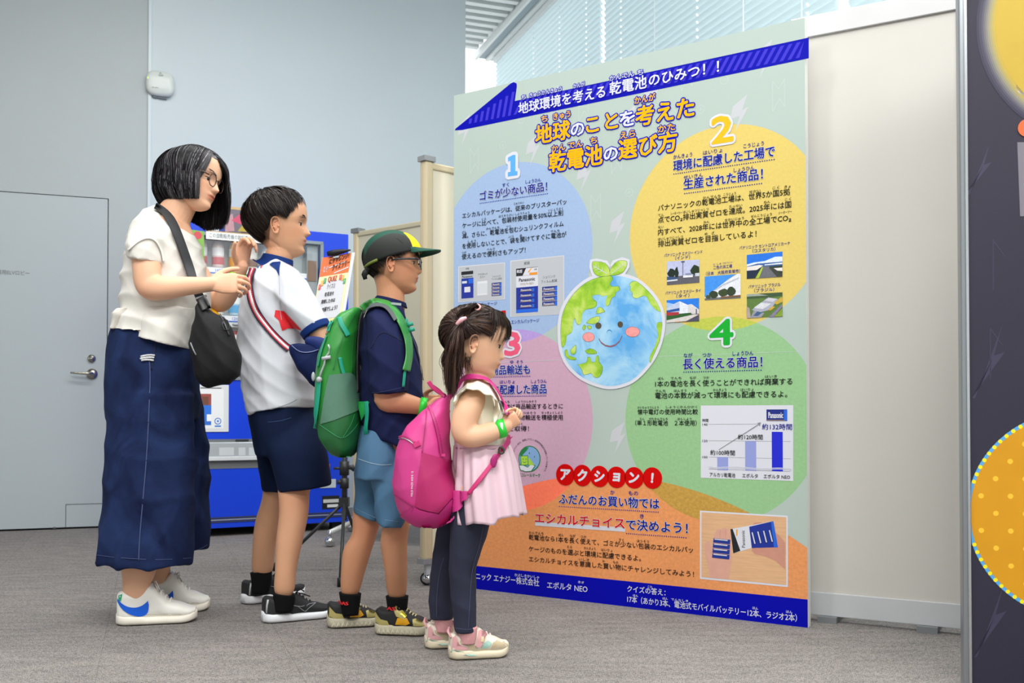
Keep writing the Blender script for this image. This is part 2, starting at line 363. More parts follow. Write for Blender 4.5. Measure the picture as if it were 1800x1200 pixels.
# ============================================================ the poster board
OL = G(797, 1030); ORt = G(1420, 1103)
ang = math.atan2(ORt.y - OL.y, ORt.x - OL.x); PB = Plane((OL.x, OL.y, 0), ang)
PW = (ORt - OL).length; PH = PB.uv(1421, 30)[1]
poster = thing('poster_board', PB.pt(PW / 2, 0, 0), 'tall pale green printed poster board about choosing batteries with a smiling globe', 'poster')
CIR = []
def pm():
    m = bpy.data.materials.new('poster_print'); m.use_nodes = True; nt = m.node_tree; N = nt.nodes.new; L = nt.links.new; b = nt.nodes['Principled BSDF']
    uv = N('ShaderNodeUVMap')
    ns = N('ShaderNodeTexNoise'); ns.inputs['Scale'].default_value = 90; ns.inputs['Detail'].default_value = 7; ns.inputs['Roughness'].default_value = .7; L(uv.outputs[0], ns.inputs[0])
    base = np.array(lin('bccdc5')) * .86; cur = N('ShaderNodeRGB'); cur.outputs[0].default_value = (*base, 1); cur = cur.outputs[0]
    c13 = PB.uv(1041.6, 450)[0] - .345; r = .345
    s4 = PB.uv(1099.5, 742)[0] + r; z4 = PB.uv(1269, 556)[1] - r
    z1 = PB.uv(926, 282)[1] - r; z3 = PB.uv(915, 578)[1] - r; s2 = PB.uv(1107, 400)[0] + r; z2 = PB.uv(1290, 217)[1] - r
    pts = np.array([PB.uv(*p) for p in [(880, 868), (911, 855), (980, 843), (1240, 868), (1275, 881), (1384, 937), (1419, 965)]])
    A = np.c_[2 * pts, np.ones(len(pts))]; sol = np.linalg.lstsq(A, (pts ** 2).sum(1), rcond=None)[0]; ro = math.sqrt(sol[2] + sol[0] ** 2 + sol[1] ** 2)
    for (x, y, rr, col, am) in ((c13, z1, r, 'a6c0e6', .05), (s2, z2, r, 'e8cf70', .06), (c13, z3, r, 'd5acc4', .05), (s4, z4, r, '9ccb94', .08), (sol[0], sol[1], ro, 'f2a064', .13)):
        d = N('ShaderNodeVectorMath'); d.operation = 'DISTANCE'; L(uv.outputs[0], d.inputs[0]); d.inputs[1].default_value = (x, y, 0)
        lt = N('ShaderNodeMath'); lt.operation = 'LESS_THAN'; L(d.outputs['Value'], lt.inputs[0]); lt.inputs[1].default_value = rr
        CIR.append((x, y, rr)); ratio = np.array(lin(col)) * .88 / base
        mr = N('ShaderNodeMapRange'); L(ns.outputs[0], mr.inputs[0]); mr.inputs[1].default_value = .3; mr.inputs[2].default_value = .7; mr.inputs[3].default_value = 1 + am; mr.inputs[4].default_value = 1 - am
        sc_ = N('ShaderNodeVectorMath'); sc_.operation = 'SCALE'; sc_.inputs[0].default_value = ratio; L(mr.outputs[0], sc_.inputs['Scale'])
        mx = N('ShaderNodeMix'); mx.data_type = 'RGBA'; mx.blend_type = 'MULTIPLY'; L(lt.outputs[0], mx.inputs[0]); L(cur, mx.inputs[6]); L(sc_.outputs[0], mx.inputs[7]); cur = mx.outputs[2]
    L(cur, b.inputs['Base Color']); b.inputs['Roughness'].default_value = .55; b.inputs['Specular IOR Level'].default_value = .3
    return m
sp = Soup(); PB.box('', 0, 0, PW, PH, -.03, -.0003, None, soup=sp); sp.mk('foam_board', M('e9e9e4', .6), poster)
me = bpy.data.meshes.new('printed_sheet'); vs = [PB.pt(a, z, 0) - poster.location for a, z in PB.rectm(0, 0, PW, PH)]
me.from_pydata([tuple(v) for v in vs], [], [(0, 1, 2, 3)]); uvl = me.uv_layers.new(name='UVMap')
for i, (a, z) in enumerate(PB.rectm(0, 0, PW, PH)): uvl.data[i].uv = (a, z)
me.materials.append(pm()); o = bpy.data.objects.new('printed_sheet', me); COL.objects.link(o); o.parent = poster
BLUE = M('0206a8', .5, spec=.12); NAVY = M('04168c', .55, spec=.12); INK = M('15191c', .6, spec=.1); PWH = M('d6d8e2', .55, spec=.3); YEL = M('efb300', .55, spec=.12); RED = M('cc0404', .5, spec=.12)
LIL = M('3f36c8', .55, spec=.12); FAINT = M('d3dad9', .6, spec=.3); FAINT2 = M('cbd7d3', .6, spec=.3); HALO = M('ccd0da', .6, spec=.3)
PWH2 = M('cdcfd7', .6)
def pp(name, pts, off, mat, **kw): return PB.poly(name, pts, off, mat, poster, **kw)
# faint background marks: lightning flashes, zigzag outlines, plus/minus rings
spF = Soup(); spZ = Soup()
inside = lambda s_, z_: .02 < s_ < PW - .03 and .2 < z_ < PH - .03
for i in range(12):
    for j in range(15):
        s_ = .05 + i * .135 + (j % 2) * .05; z_ = .3 + j * .125 + (i % 2) * .04
        if not inside(s_, z_) or s_ > PW - .05 or z_ > PH - .07: continue
        if any(math.hypot(s_ - x, z_ - y) < rr + .03 for x, y, rr in CIR): continue
        k = (i + 2 * j) % 3
        if k == 0:
            q = [(-.02, .03), (.03, .062), (.012, .012), (.034, .02), (-.012, -.055), (.004, -.005), (-.03, -.012)]
            w_ = [PB.pt(s_ + a, z_ + b_, .0002) for a, b_ in q]; spF.add(w_, [(0, 1, 2), (0, 2, 6), (2, 5, 6), (2, 3, 5), (3, 4, 5)])
        elif k == 1:
            q = [(-.02, .05), (0, .02), (.02, .05), (.02, -.04), (.003, -.012), (-.02, -.05)]
            for t in range(6):
                a0, b0 = q[t]; a1, b1 = q[(t + 1) % 6]; L_ = math.hypot(a1 - a0, b1 - b0); nx, nz_ = -(b1 - b0) / L_ * .0008, (a1 - a0) / L_ * .0008
                w_ = [PB.pt(s_ + a0 + nx, z_ + b0 + nz_, .0002), PB.pt(s_ + a1 + nx, z_ + b1 + nz_, .0002), PB.pt(s_ + a1 - nx, z_ + b1 - nz_, .0002), PB.pt(s_ + a0 - nx, z_ + b0 - nz_, .0002)]; spZ.add(w_, [(0, 1, 2, 3)])
        else:
            for t in range(16):
                t0, t1 = 2 * math.pi * t / 16, 2 * math.pi * (t + 1) / 16
                w_ = [PB.pt(s_ + r_ * math.cos(q_), z_ + r_ * math.sin(q_), .0002) for r_, q_ in ((.0135, t0), (.0135, t1), (.0150, t1), (.0150, t0))]; spZ.add(w_, [(0, 1, 2, 3)])
            PB.box('', s_ - .007, z_ - .0007, s_ + .007, z_ + .0007, 0, .0002, None, soup=spZ)
            if j % 2: PB.box('', s_ - .0007, z_ - .007, s_ + .0007, z_ + .007, 0, .0002, None, soup=spZ)
spF.mk('flash_print', M('c3c6cb', .6, spec=.3), poster, kind='stuff'); spZ.mk('zigzag_print', M('bfcec8', .6, spec=.3), poster, kind='stuff')
# title ribbon
rib = [(799.5, 229), (801, 226), (898, 146.5), (903, 144.3), (908, 146.5), (908.7, 151), (905, 177.6), (1421.8, 66), (1421.8, 102.5), (812, 228.5)]
pp('title_ribbon', rib, .0005, BLUE)
st_ = Soup()
tops = PB.uv(905, 178); topr = PB.uv(1421.8, 66)
zt = PB.uv(1200, 114)[1]; zb = PB.uv(1200, 145.5)[1]; t0 = PB.uv(905, 150)[0]
for k in range(60):
    s_ = .02 + k * .0265
    if s_ > PW - .012: break
    hgt = (zt - zb)
    z0, z1 = zb + .006, zt - .006
    if s_ < t0 - .01:
        fr = (s_) / t0; z1 = zb + .006 + max(0, (PB.uv(903, 146)[1] - zb - .02) * (fr) - .008)
        if z1 - z0 < .01: continue
    d = (z1 - z0) * .62
    a0, a1 = s_, s_ + .0125
    x1 = min(a1 + d, PW - .002); x0 = min(a0 + d, PW - .002)
    if s_ < t0 - .01: x0, x1 = a0 + d * .35, a1 + d * .35
    st_.add([PB.pt(a0, z0, .0007), PB.pt(a1, z0, .0007), PB.pt(x1, z1, .0007), PB.pt(x0, z1, .0007)], [(0, 1, 2, 3)])
st_.mk('ribbon_stripes', LIL, poster, kind='stuff')
LT = lambda s, x0, x1, yc, xc, h, mat, nm='lettering', **kw: letter(PB, nm, s, x0, x1, yc, xc, h, mat, poster, **kw)
Tk = dict(off=.002, bold=.022, halo=.05, halomat=BLUE)
for s, x0, x1, yc, xc, h in [('地球環境を考える', 912, 1064, 176, 988, 21), ('乾電池', 1072, 1137, 150, 1105, 23), ('のひみつ！！', 1141, 1264, 130, 1200, 22)]:
    LT(s, x0, x1, yc, xc, h, PWH, 'title_lettering', **Tk)
for s, x0, x1, yc, xc, h in [('ち', 917, 925, 171, 921, 8.5), ('きゅうかんきょう', 931, 988, 162, 960, 8.5), ('かんが', 1008, 1028, 150, 1018, 8.5), ('かんでん', 1072, 1115, 134, 1094, 10), ('ち', 1121, 1131, 127.5, 1126, 10)]:
    LT(s, x0, x1, yc, xc, h, PWH, 'reading_aid', off=.002, bold=.02, halo=.13, halomat=BLUE)
Tk = dict(off=.0022, bold=.032, halo=.062, halomat=BLUE)
for s, x0, x1, yc, xc, h, m in [('地球', 942, 1002, 233, 973, 33, YEL), ('の', 1004, 1027, 227, 1015, 26, PWH), ('こと', 1031, 1086, 216, 1058, 31, YEL), ('を', 1090, 1116, 209, 1103, 28, PWH), ('考えた', 1118, 1220, 197, 1168, 35, YEL),
        ('乾電池', 966, 1059, 279, 1012, 35, YEL), ('の', 1062, 1086, 270, 1074, 27, PWH), ('選び方', 1088, 1190, 256, 1139, 35, YEL)]:
    LT(s, x0, x1, yc, xc, h, m, 'heading_lettering', **Tk)
for s, x0, x1, yc, xc, h in [('ち', 952, 963, 209, 957, 12), ('きゅう', 973, 1003, 203, 988, 12), ('かんが', 1116, 1152, 174, 1134, 13), ('かん', 970, 994, 260, 982, 12), ('でん', 999, 1025, 254, 1012, 12), ('ち', 1038, 1050, 247, 1044, 12), ('えら', 1091, 1117, 236.5, 1104, 13), ('かた', 1157, 1187, 225, 1172, 13)]:
    LT(s, x0, x1, yc, xc, h, YEL, 'reading_aid', off=.0022, bold=.03, halo=.13, halomat=BLUE)
# numerals
for s, x0, x1, yc, xc, h, c in [('2', 1252, 1288, 227.5, 1270, 45, 'f2b705'), ('3', 888, 914, 604, 901, 40, 'e8597c'), ('4', 1249, 1288, 584, 1268, 43, '06a62c')]:
    LT(s, x0, x1, yc, xc, h, M(c, .55, spec=.3, var=.08, vscale=60), 'numeral_' + {'1': 'one', '2': 'two', '3': 'three', '4': 'four'}[s], off=.0022, bold=.045, halo=.085, halomat=PWH)
one = [(893.5, 277), (902, 272.5), (906.5, 272.2), (906.5, 301), (910, 300.6), (910, 307.8), (893.2, 310.4), (893.2, 302.8), (897.8, 302.2), (897.8, 282.5), (893.5, 284)]
pp('numeral_one', one, .0022, M('5aaaf0', .55, spec=.3, var=.08, vscale=60))
S1 = Soup()
for i in range(14):
    t = 2 * math.pi * i / 14; q_ = [PB.uv(x, y) for x, y in one]; S1.add([PB.pt(a + .0125 * math.cos(t), z + .0125 * math.sin(t), .0017 + i * 1e-5) for a, z in q_], [tuple(range(len(q_)))])
S1.mk('numeral_one_outline', PWH, poster)
# section headings
Hk = dict(off=.0018, bold=.022, halo=.035, halomat=HALO)
for s, x0, x1, yc, xc, h, m in [('ゴミが少ない商品！', 844, 962, 336.5, 902, 16, NAVY), ('環境に配慮した工場で', 1184, 1362, 279, 1273, 19, NAVY), ('生産された商品！', 1202, 1341, 315.5, 1269, 19, NAVY),
        ('長く使える商品！', 1201, 1340, 638, 1269, 19, NAVY), ('商品輸送も', 864, 932, 650, 900, 16.5, NAVY), ('環境に配慮した商品', 839, 961, 684, 930, 16.5, NAVY),
        ('ふだんのお買い物では', 983, 1159, 881, 1071, 18, NAVY), ('エシカルチョイス', 941, 1098, 915, 1020, 19, RED), ('で決めよう！', 1101, 1209, 925, 1153, 19, NAVY)]:
    LT(s, x0, x1, yc, xc, h, m, 'subheading_lettering', **Hk)
pp('white_underlay', [(941, 916), (1099, 927), (1099, 934.5), (941, 923.5)], .0008, PWH2)
for x0, y0, x1, y1 in [(843, 358, 964, 339.6), (1183, 306, 1363, 280), (1202, 340.6, 1341, 322), (1200.7, 654, 1340, 650), (864, 663, 933, 660.6), (858, 696.5, 961, 695.8), (982, 889.5, 1159, 900), (1100, 937, 1208, 945)]:
    a0, _ = PB.uv(x0, y0); a1, z = PB.uv(x1, y1); _, za = PB.uv(x0, y0); n = int((a1 - a0) / .0078); sd = Soup()
    for k in range(n):
        a = a0 + (a1 - a0) * (k + .5) / n; z_ = (za + z) / 2
        sd.add([PB.pt(a + .0022 * math.cos(q), z_ + .0022 * math.sin(q), .0014) for q in [math.pi / 3 * i for i in range(6)]], [(0, 1, 2, 3, 4, 5)])
    sd.mk('dotted_rule', NAVY, poster)
# body copy
Bk = dict(off=.0016, bold=.014)
body = [('エシカルパッケージは、従来のブリスターパッ', 813, 996, 367, 904, 9.6), ('ケージに比べて、包装材使用量を50%以上削', 813, 990, 385.5, 901, 9.6), ('減。さらに、乾電池を包むシュリンクフィルム', 813, 991, 404, 902, 9.6),
        ('を使用しないことで、袋を開けてすぐに電池が', 813, 996, 422.5, 904, 9.6), ('使えるので便利さもアップ！', 812, 924, 445.6, 867, 9.6),
        ('パナソニックの乾電池工場は、世界5か国5拠', 1157, 1389, 351.4, 1273, 11.6), ('点でCO₂排出実質ゼロを達成。2025年には国', 1157, 1391, 373, 1274, 11.6), ('内すべて、2028年には世界中の全工場でCO₂', 1157, 1391, 395.4, 1274, 11.6), ('排出実質ゼロを目指しているよ！', 1157, 1330, 420, 1242, 11.6),
        ('1本の電池を長く使うことができれば廃棄する', 1152, 1393, 672.5, 1272, 11.2), ('電池の本数が減って環境にも配慮できるよ。', 1152, 1384, 694, 1266, 11.2),
        ('懐中電灯の使用時間比較', 1121, 1227, 723.7, 1174, 9.4), ('（単１形乾電池　２本使用）', 1117, 1225, 743.3, 1171, 9.4),
        ('電池は商品輸送するときに', 880, 990, 714, 938, 9.4), ('鉄道貨物輸送を積極使用', 887, 989.5, 733.5, 938, 9.4), ('マークを取得！', 862, 930, 753, 894, 9.4),
        ('乾電池なら1本を長く使えて、ゴミが少ない包装のエシカルパッ', 930, 1218.5, 955, 1074, 10.2), ('ケージのものを選ぶと環境に配慮できるよ。', 930, 1127, 972.5, 1027, 10.2), ('エシカルチョイスを意識した買い物にチャレンジしてみよう！', 930, 1220, 995.5, 1074, 10.2)]
for s, x0, x1, yc, xc, h in body: LT(s, x0, x1, yc, xc, h, INK, 'body_lettering', **Bk)
rub = [('すく', 883, 895, 325, 889, 7, 1), ('しょうひん', 924, 951, 318, 937, 7, 1), ('かんきょう', 1184, 1217, 274, 1200, 8, 1), ('はいりょ', 1236, 1270, 266.5, 1253, 8, 1), ('こうじょう', 1307, 1343, 254.5, 1325, 8, 1),
       ('せいさん', 1202, 1236, 310, 1219, 8, 1), ('しょうひん', 1290, 1326, 297, 1308, 8, 1), ('なが', 1202, 1217.5, 624.5, 1210, 8, 1), ('つか', 1235, 1251, 623.8, 1243, 8, 1), ('しょうひん', 1288, 1324.5, 620.7, 1306, 8, 1),
       ('ゆ', 897, 903, 636, 900, 6.5, 1), ('そう', 908, 919, 636, 914, 6.5, 1), ('はいりょ', 879, 905, 671, 892, 7, 1), ('しょうひん', 934, 961, 670, 947, 7, 1), ('か', 1073, 1081, 865, 1077, 8, 1), ('もの', 1105, 1122, 866.5, 1114, 8, 1), ('き', 1125, 1132, 907, 1128, 8, 1),
       ('じゅうらい', 904, 921, 357, 912, 4.5, 0), ('くら', 847, 855, 385, 851, 4.5, 0), ('ほうそうざい', 877, 903, 379, 890, 4.5, 0), ('しようりょう', 906, 931, 375, 918, 4.5, 0), ('いじょうさく', 964, 990, 368, 977, 4.5, 0),
       ('げん', 813, 820, 408, 816, 4.5, 0), ('かんでんち', 855, 878, 401, 866, 4.5, 0), ('つつ', 890, 898, 398, 894, 4.5, 0), ('しよう', 823, 837, 424, 830, 4.5, 0), ('ふくろ', 894, 903, 416, 898, 4.5, 0), ('あ', 914, 918, 414, 916, 4.5, 0), ('でんち', 968, 984, 406, 976, 4.5, 0), ('つか', 812, 820, 444, 816, 4.5, 0), ('べんり', 856, 870, 438, 862, 4.5, 0),
       ('かんでんち', 1236, 1267, 346, 1251, 5, 0), ('こうじょう', 1272, 1294, 341, 1283, 5, 0), ('せかい', 1317, 1337, 336, 1327, 5, 0), ('こく', 1358, 1370, 330, 1364, 5, 0), ('きょ', 1379, 1390, 328, 1384, 5, 0),
       ('てん', 1157, 1167, 378, 1162, 5, 0), ('シーオーツー', 1179, 1199, 374.5, 1189, 5, 0), ('はいしゅつじっしつ', 1201, 1246, 370, 1223, 5, 0), ('たっせい', 1282, 1305, 362, 1293, 5, 0), ('ねん', 1343, 1354, 355, 1348, 5, 0), ('こく', 1380, 1391, 350, 1386, 5, 0),
       ('ない', 1157, 1167, 399, 1162, 5, 0), ('ねん', 1237, 1247, 390, 1242, 5, 0), ('せかいじゅう', 1274, 1308, 385, 1291, 5, 0), ('ぜんこうじょう', 1320, 1357, 378.5, 1338, 5, 0), ('シーオーツー', 1369, 1392, 373, 1380, 5, 0),
       ('はいしゅつじっしつ', 1157, 1201, 418, 1179, 5, 0), ('め', 1239, 1244, 411, 1241, 5, 0), ('ざ', 1251, 1256, 409.5, 1253, 5, 0),
       ('ぼん', 1157, 1167, 665, 1162, 5, 0), ('でんち', 1179, 1198, 664.5, 1189, 5, 0), ('なが', 1213, 1224, 664, 1218, 5, 0), ('つか', 1236, 1247, 663.5, 1241, 5, 0), ('はいき', 1345, 1366, 661.5, 1355, 5, 0),
       ('でんち', 1152, 1170, 687, 1161, 5, 0), ('ほんすう', 1185, 1207, 686.5, 1196, 5, 0), ('へ', 1222, 1227, 686, 1224, 5, 0), ('かんきょう', 1254, 1277, 685, 1265, 5, 0), ('はいりょ', 1302, 1325, 684.5, 1313, 5, 0),
       ('かいちゅうでんとう', 1121, 1158, 716, 1140, 4.5, 0), ('しようじかんひかく', 1171, 1226, 715, 1199, 4.5, 0), ('たん', 1125, 1133, 736, 1129, 4.5, 0), ('がたかんでんち', 1141, 1174, 736, 1158, 4.5, 0), ('ほんしよう', 1191, 1216, 736, 1204, 4.5, 0),
       ('でんち', 882, 896, 706, 889, 4.5, 0), ('しょうひんゆそう', 907, 943, 705.5, 925, 4.5, 0), ('かもつゆそう', 908, 942, 725.5, 925, 4.5, 0), ('せっきょくしよう', 952, 989, 725, 970, 4.5, 0), ('しゅとく', 900, 919, 745, 910, 4.5, 0),
       ('かんでんち', 930, 956, 936.5, 943, 5, 0), ('ぼん', 982, 991, 940, 986, 5, 0), ('なが', 1002, 1012, 941.5, 1007, 5, 0), ('つか', 1021, 1031, 943, 1026, 5, 0), ('すく', 1088, 1097, 948.5, 1092, 5, 0), ('ほうそう', 1120, 1141, 951, 1130, 5, 0),
       ('えら', 997, 1006, 961, 1001, 5, 0), ('かんきょう', 1027, 1047, 963.5, 1037, 5, 0), ('はいりょ', 1057, 1077, 966.5, 1067, 5, 0), ('いしき', 1018, 1036, 983, 1027, 5, 0), ('か', 1059, 1064, 986, 1061, 5, 0), ('もの', 1078, 1087, 988, 1083, 5, 0)]
for s, x0, x1, yc, xc, h, big in rub: LT(s, x0, x1, yc, xc, h, NAVY if big else INK, 'reading_aid', off=.0016, bold=.015)
# package pictures
def rr(x0, x1, yl0, yl1, yr0, yr1, g=0): return [(x0 - g, yl0 - g), (x1 + g, yr0 - g), (x1 + g, yr1 + g), (x0 - g, yl1 + g)]
GR = M('b9bec4', .6, spec=.3)
pp('picture_frame', rr(806.6, 887, 469, 530, 462, 525, 1), .0006, PWH2); pp('picture_ground', rr(806.6, 887, 469, 530, 462, 525, -.6), .0009, GR)
pp('picture_frame', rr(898, 991, 459, 556, 449.5, 551, 1), .0006, PWH2); pp('picture_ground', rr(898, 991, 459, 556, 449.5, 551, -.6), .0009, GR)
def quad(x0, y0, x1, y1, sl=-.09):  # a print rectangle whose edges follow the board
    a0 = PB.uv(x0, y0)[0]; a1 = PB.uv(x1, y0)[0]; xm = (x0 + x1) / 2; zt_ = PB.uv(xm, y0)[1]; zb_ = PB.uv(xm, y1)[1]
    return PB.rectm(a0, zb_, a1, zt_)
def pq(name, x0, y0, x1, y1, off, mat): return PB.poly(name, quad(x0, y0, x1, y1), off, mat, poster, uvm=True)
BK = M('15171f', .5); PBL = M('0e2c96', .45); PB2 = M('1a63d8', .45); GOLD = M('c39a3a', .5); SIL = M('cfd6e4', .4)
def battery(x0, y0, x1, y1, off, s='Panasonic'):
    pq('battery_print', x0, y0, x1, y1, off, M('10257e', .4)); pq('battery_print', x1 - (x1 - x0) * .16, y0 + .5, x1, y1 - .5, off + .0001, PB2)
    pq('battery_print', x0 + 1, y1 - 1.6, x1 - 4, y1 - .9, off + .0001, GOLD)
    letter(PB, 'lettering', s, x0 + (x1 - x0) * .1, x1 - (x1 - x0) * .2, (y0 + y1) / 2, (x0 + x1) / 2, (y1 - y0) * .5, PWH, poster, off=off + .0003, bold=.03)
pq('package_print', 811.4, 488.7, 832.5, 524, .0012, PBL); pq('package_print', 811.2, 476.6, 832, 482.5, .0012, BK); pq('package_print', 812.5, 494, 821, 498, .0013, SIL); pq('package_print', 816.6, 504, 827, 513.5, .0013, PWH)
pq('package_print', 824, 489.6, 832, 498, .0013, PB2)
LT('Panasonic', 812.6, 831.3, 485.8, 822, 3.6, INK, bold=.03)
pq('package_print', 839, 494, 857, 519, .0011, M('d0d4da', .5)); pq('package_print', 840, 494, 856.5, 498, .0012, M('dde0e6', .5)); pq('package_print', 840, 516, 856.5, 518.5, .0012, M('dde0e6', .5))
for k in range(4): battery(864.5, 496.5 + k * 6, 882, 501.8 + k * 6, .0012)
LT('台紙', 819, 825, 472, 822, 3.4, INK); LT('プラスチック', 840.5, 857, 482, 849, 3.8, INK); LT('カバー', 844, 853, 486.8, 848, 3.8, INK); LT('シュリンク', 866, 880, 485.5, 873, 3.6, INK); LT('フィルム削減', 864.5, 882, 490, 873, 3.6, INK)
LT('従来パッケージ', 833, 874, 534.5, 853, 6, NAVY, bold=.01); LT('エシカルパッケージ', 899, 948, 564.6, 923, 7, NAVY, bold=.01)
pq('package_print', 907.6, 471, 946, 549, .0012, PWH); pq('package_print', 907.6, 470.5, 946, 484, .0013, BK); pq('package_print', 907.6, 504, 946, 549, .0013, PBL); pq('package_print', 907.6, 543, 946, 549, .0014, PB2)
pp('package_print', [(925, 471.3), (946, 469.4), (946, 482), (919, 484.5)], .0014, PWH); pp('package_print', [(928, 478), (934, 470.6), (936, 470.4), (930, 479)], .0015, M('f0a11c', .5))
LT('単3形', 909, 918.5, 477, 914, 6, PWH, off=.0017, bold=.03); LT('4本', 939, 944.5, 473.3, 942, 4, INK, off=.0017)
pq('package_print', 931, 478.5, 945, 482.8, .0016, M('e8941c', .5))
LT('Panasonic', 912.7, 940.8, 491, 927, 6, INK, off=.0016, bold=.03); LT('EVOLTA NEO', 915.5, 938, 498.5, 927, 3.8, M('9a7431', .5), off=.0016)
for k in range(4): battery(913.5, 505.8 + k * 9.3, 939.6, 512.5 + k * 9.3, .0016)
for k in range(4): battery(953.4, 503.2 + k * 8.8, 979.7, 510.8 + k * 8.8, .0014)
LT('紙袋', 921.5, 931.5, 462.7, 926, 5.6, INK); LT('シュリンク', 954.7, 976, 486.5, 965, 5.2, INK); LT('フィルム削減', 951.5, 979.3, 494.2, 965, 5.4, INK)
pp('red_tab', [(881, 546), (889.3, 545.3), (889.3, 553), (884, 551)], .0012, RED)
# factory pictures
def pic(x0, x1, yl0, yl1, yr0, yr1, layers):
    w_, = (x1 - x0,)
    def m(p, q):  # unit coordinates in the picture
        x = x0 + p * w_; t = yl0 + (yr0 - yl0) * p; b_ = yl1 + (yr1 - yl1) * p; return (x, b_ + (t - b_) * q)
    for i, (pts, c) in enumerate(layers):
        pp('photo_print', [m(*p) for p in pts], .0010 + i * .00012, M(c, .5, spec=.3, var=.12, vscale=130))
full = [(0, 0), (1, 0), (1, 1), (0, 1)]
def blob(cx_, cy_, rx, ry, n=10, sd=0):
    rnd = random.Random(sd); return [(min(1, max(0, cx_ + rx * math.cos(t) * rnd.uniform(.8, 1.1))), min(1, max(0, cy_ + ry * math.sin(t) * rnd.uniform(.8, 1.1)))) for t in [2 * math.pi * i / n for i in range(n)]]
pic(1172.6, 1229.6, 459.8, 501, 455.9, 496.6, [(full, 'b9bfe0'), ([(0, .35), (0, .0), (1, 0), (1, .35)], '5d5c66'), (blob(.14, .5, .13, .2, sd=1), '1d2a20'), (blob(.3, .48, .06, .28, sd=2), '1b2b22'), (blob(.88, .55, .15, .24, sd=3), '25351f'), ([(0, .2), (.33, .22), (.33, .3), (0, .36)], '39537c'), ([(0, .14), (.33, .16), (.33, .22), (0, .2)], 'd7dae0'), ([(.5, .26), (.8, .26), (.8, .34), (.5, .36)], 'e2e4e8'), ([(.57, .38), (.75, .38), (.75, .45), (.57, .45)], '8c96b4'), ([(.87, .28), (1, .28), (1, .42), (.87, .42)], 'c3cad8'), ([(.485, .2), (.5, .2), (.5, .95), (.485, .95)], '4a4b58'), ([(.44, .93), (.55, .93), (.55, .97), (.44, .97)], '3a3a42')])
pic(1239, 1302, 486, 527.6, 481, 523.7, [(full, '3f8fe6'), ([(0, 0), (0, .12), (.85, 1), (1, 1), (1, 0)], 'dfe2ea'), ([(0, 0), (1, 0), (1, .1), (0, .08)], '6b6f70'), ([(.62, .8), (.9, 1), (.84, 1), (.6, .76)], '6a97a8'), ([(.5, .62), (.95, .86), (.95, .8), (.5, .56)], 'b7bdc9'), ([(.28, .42), (.5, .6), (.5, .56), (.28, .38)], 'a9b2c0'), (blob(.25, .22, .14, .16, sd=4), '31402a'), (blob(.52, .26, .14, .17, sd=5), '39482c'), (blob(.74, .3, .13, .2, sd=6), '2f3f2a'), (blob(.1, .14, .09, .08, sd=7), '42513c'), ([(.45, .04), (1, .07), (1, .13), (.45, .1)], '7d5a3b')])
pic(1313, 1375.6, 448, 490, 442, 486, [(full, '2472dc'), ([(0, .6), (.2, .66), (.5, .68), (.8, .82), (1, .8), (1, .45), (0, .45)], 'd9e4f2'), ([(0, .52), (.3, .6), (1, .6), (1, .45), (0, .45)], '3c62a0'), ([(0, 0), (1, 0), (1, .45), (0, .45)], '2d3c30'), ([(0, .34), (0, .5), (.35, .54), (.46, .5), (.28, .34)], 'e2dcd6'), ([(0, .02), (0, .34), (.28, .34), (.4, .44), (.2, .02)], '1e2c44'), ([(.24, 0), (.42, .44), (.47, .44), (.34, 0)], 'a8c03a'), ([(.34, 0), (.47, .46), (.62, .46), (.85, 0)], '6a6c74'), ([(.5, .5), (1, .5), (1, .56), (.5, .54)], 'dde3ea'), ([(.72, .28), (1, .22), (1, .36), (.72, .36)], 'e6e3de'), ([(.85, 0), (.62, .4), (.72, .4), (1, .1), (1, 0)], '3b4038')])
pic(1172, 1229, 527.6, 567, 523.7, 564, [(full, '2a7be0'), ([(0, .7), (.3, .78), (0, .9)], '9cc3ee'), ([(0, .3), (0, .68), (.4, .92), (.4, .3)], 'b9c7e2'), ([(0, .44), (0, .54), (.4, .62), (.4, .5)], '27529c'), ([(.4, .3), (.4, .92), (.7, .7), (.68, .3)], 'dfe4ee'), ([(.66, .25), (.66, .74), (.77, .76), (1, .5), (1, .25)], 'd3d0d2'), ([(.9, .25), (.9, .55), (.94, .53), (.94, .25)], '5d6472'), ([(0, 0), (0, .32), (1, .32), (1, 0)], '5a4f50'), ([(0, .1), (0, .35), (.75, .38), (.8, .28), (.3, .14)], '2c5a2c'), ([(0, .3), (0, .46), (.38, .44), (.38, .32)], 'a8343c'), ([(0, 0), (0, .1), (.85, .3), (1, .28), (.6, .02)], 'cfcac6'), ([(.6, .0), (1, .24), (1, 0)], '4a4c62'), ([(.2, 0), (.42, .04), (.4, .0)], 'd79a52')])
pic(1313, 1375.6, 517, 559, 513.5, 556, [(full, '5c7a3c'), ([(0, .8), (0, 1), (1, 1), (1, .86), (.6, .8)], '3f5738'), ([(0, .9), (.6, .9), (.3, 1), (0, 1)], '9aa49a'), ([(.14, .34), (.6, .82), (.88, .72), (.66, .3), (.3, .2)], 'a7a9ba'), ([(.2, .42), (.4, .62), (.68, .55), (.45, .34)], 'd2d6dc'), ([(.5, .7), (.62, .8), (.86, .74), (.72, .62)], 'c7c6d2'), ([(.76, .58), (.96, .8), (1, .78), (1, .6), (.84, .5)], 'c2a545'), ([(.6, .3), (.72, .44), (.8, .4), (.66, .26)], 'cba33c'), ([(.1, 0), (.2, .3), (.5, .18), (.4, 0)], '94939f'), ([(.18, .08), (.3, .26), (.44, .2), (.3, .06)], '3f5e86'), ([(.62, 0), (1, .52), (1, .4), (.76, 0)], '827c96'), ([(.76, 0), (1, .34), (1, .0)], '7e9a34'), ([(0, .0), (0, .5), (.08, .4), (.12, 0)], 'a89c92')])
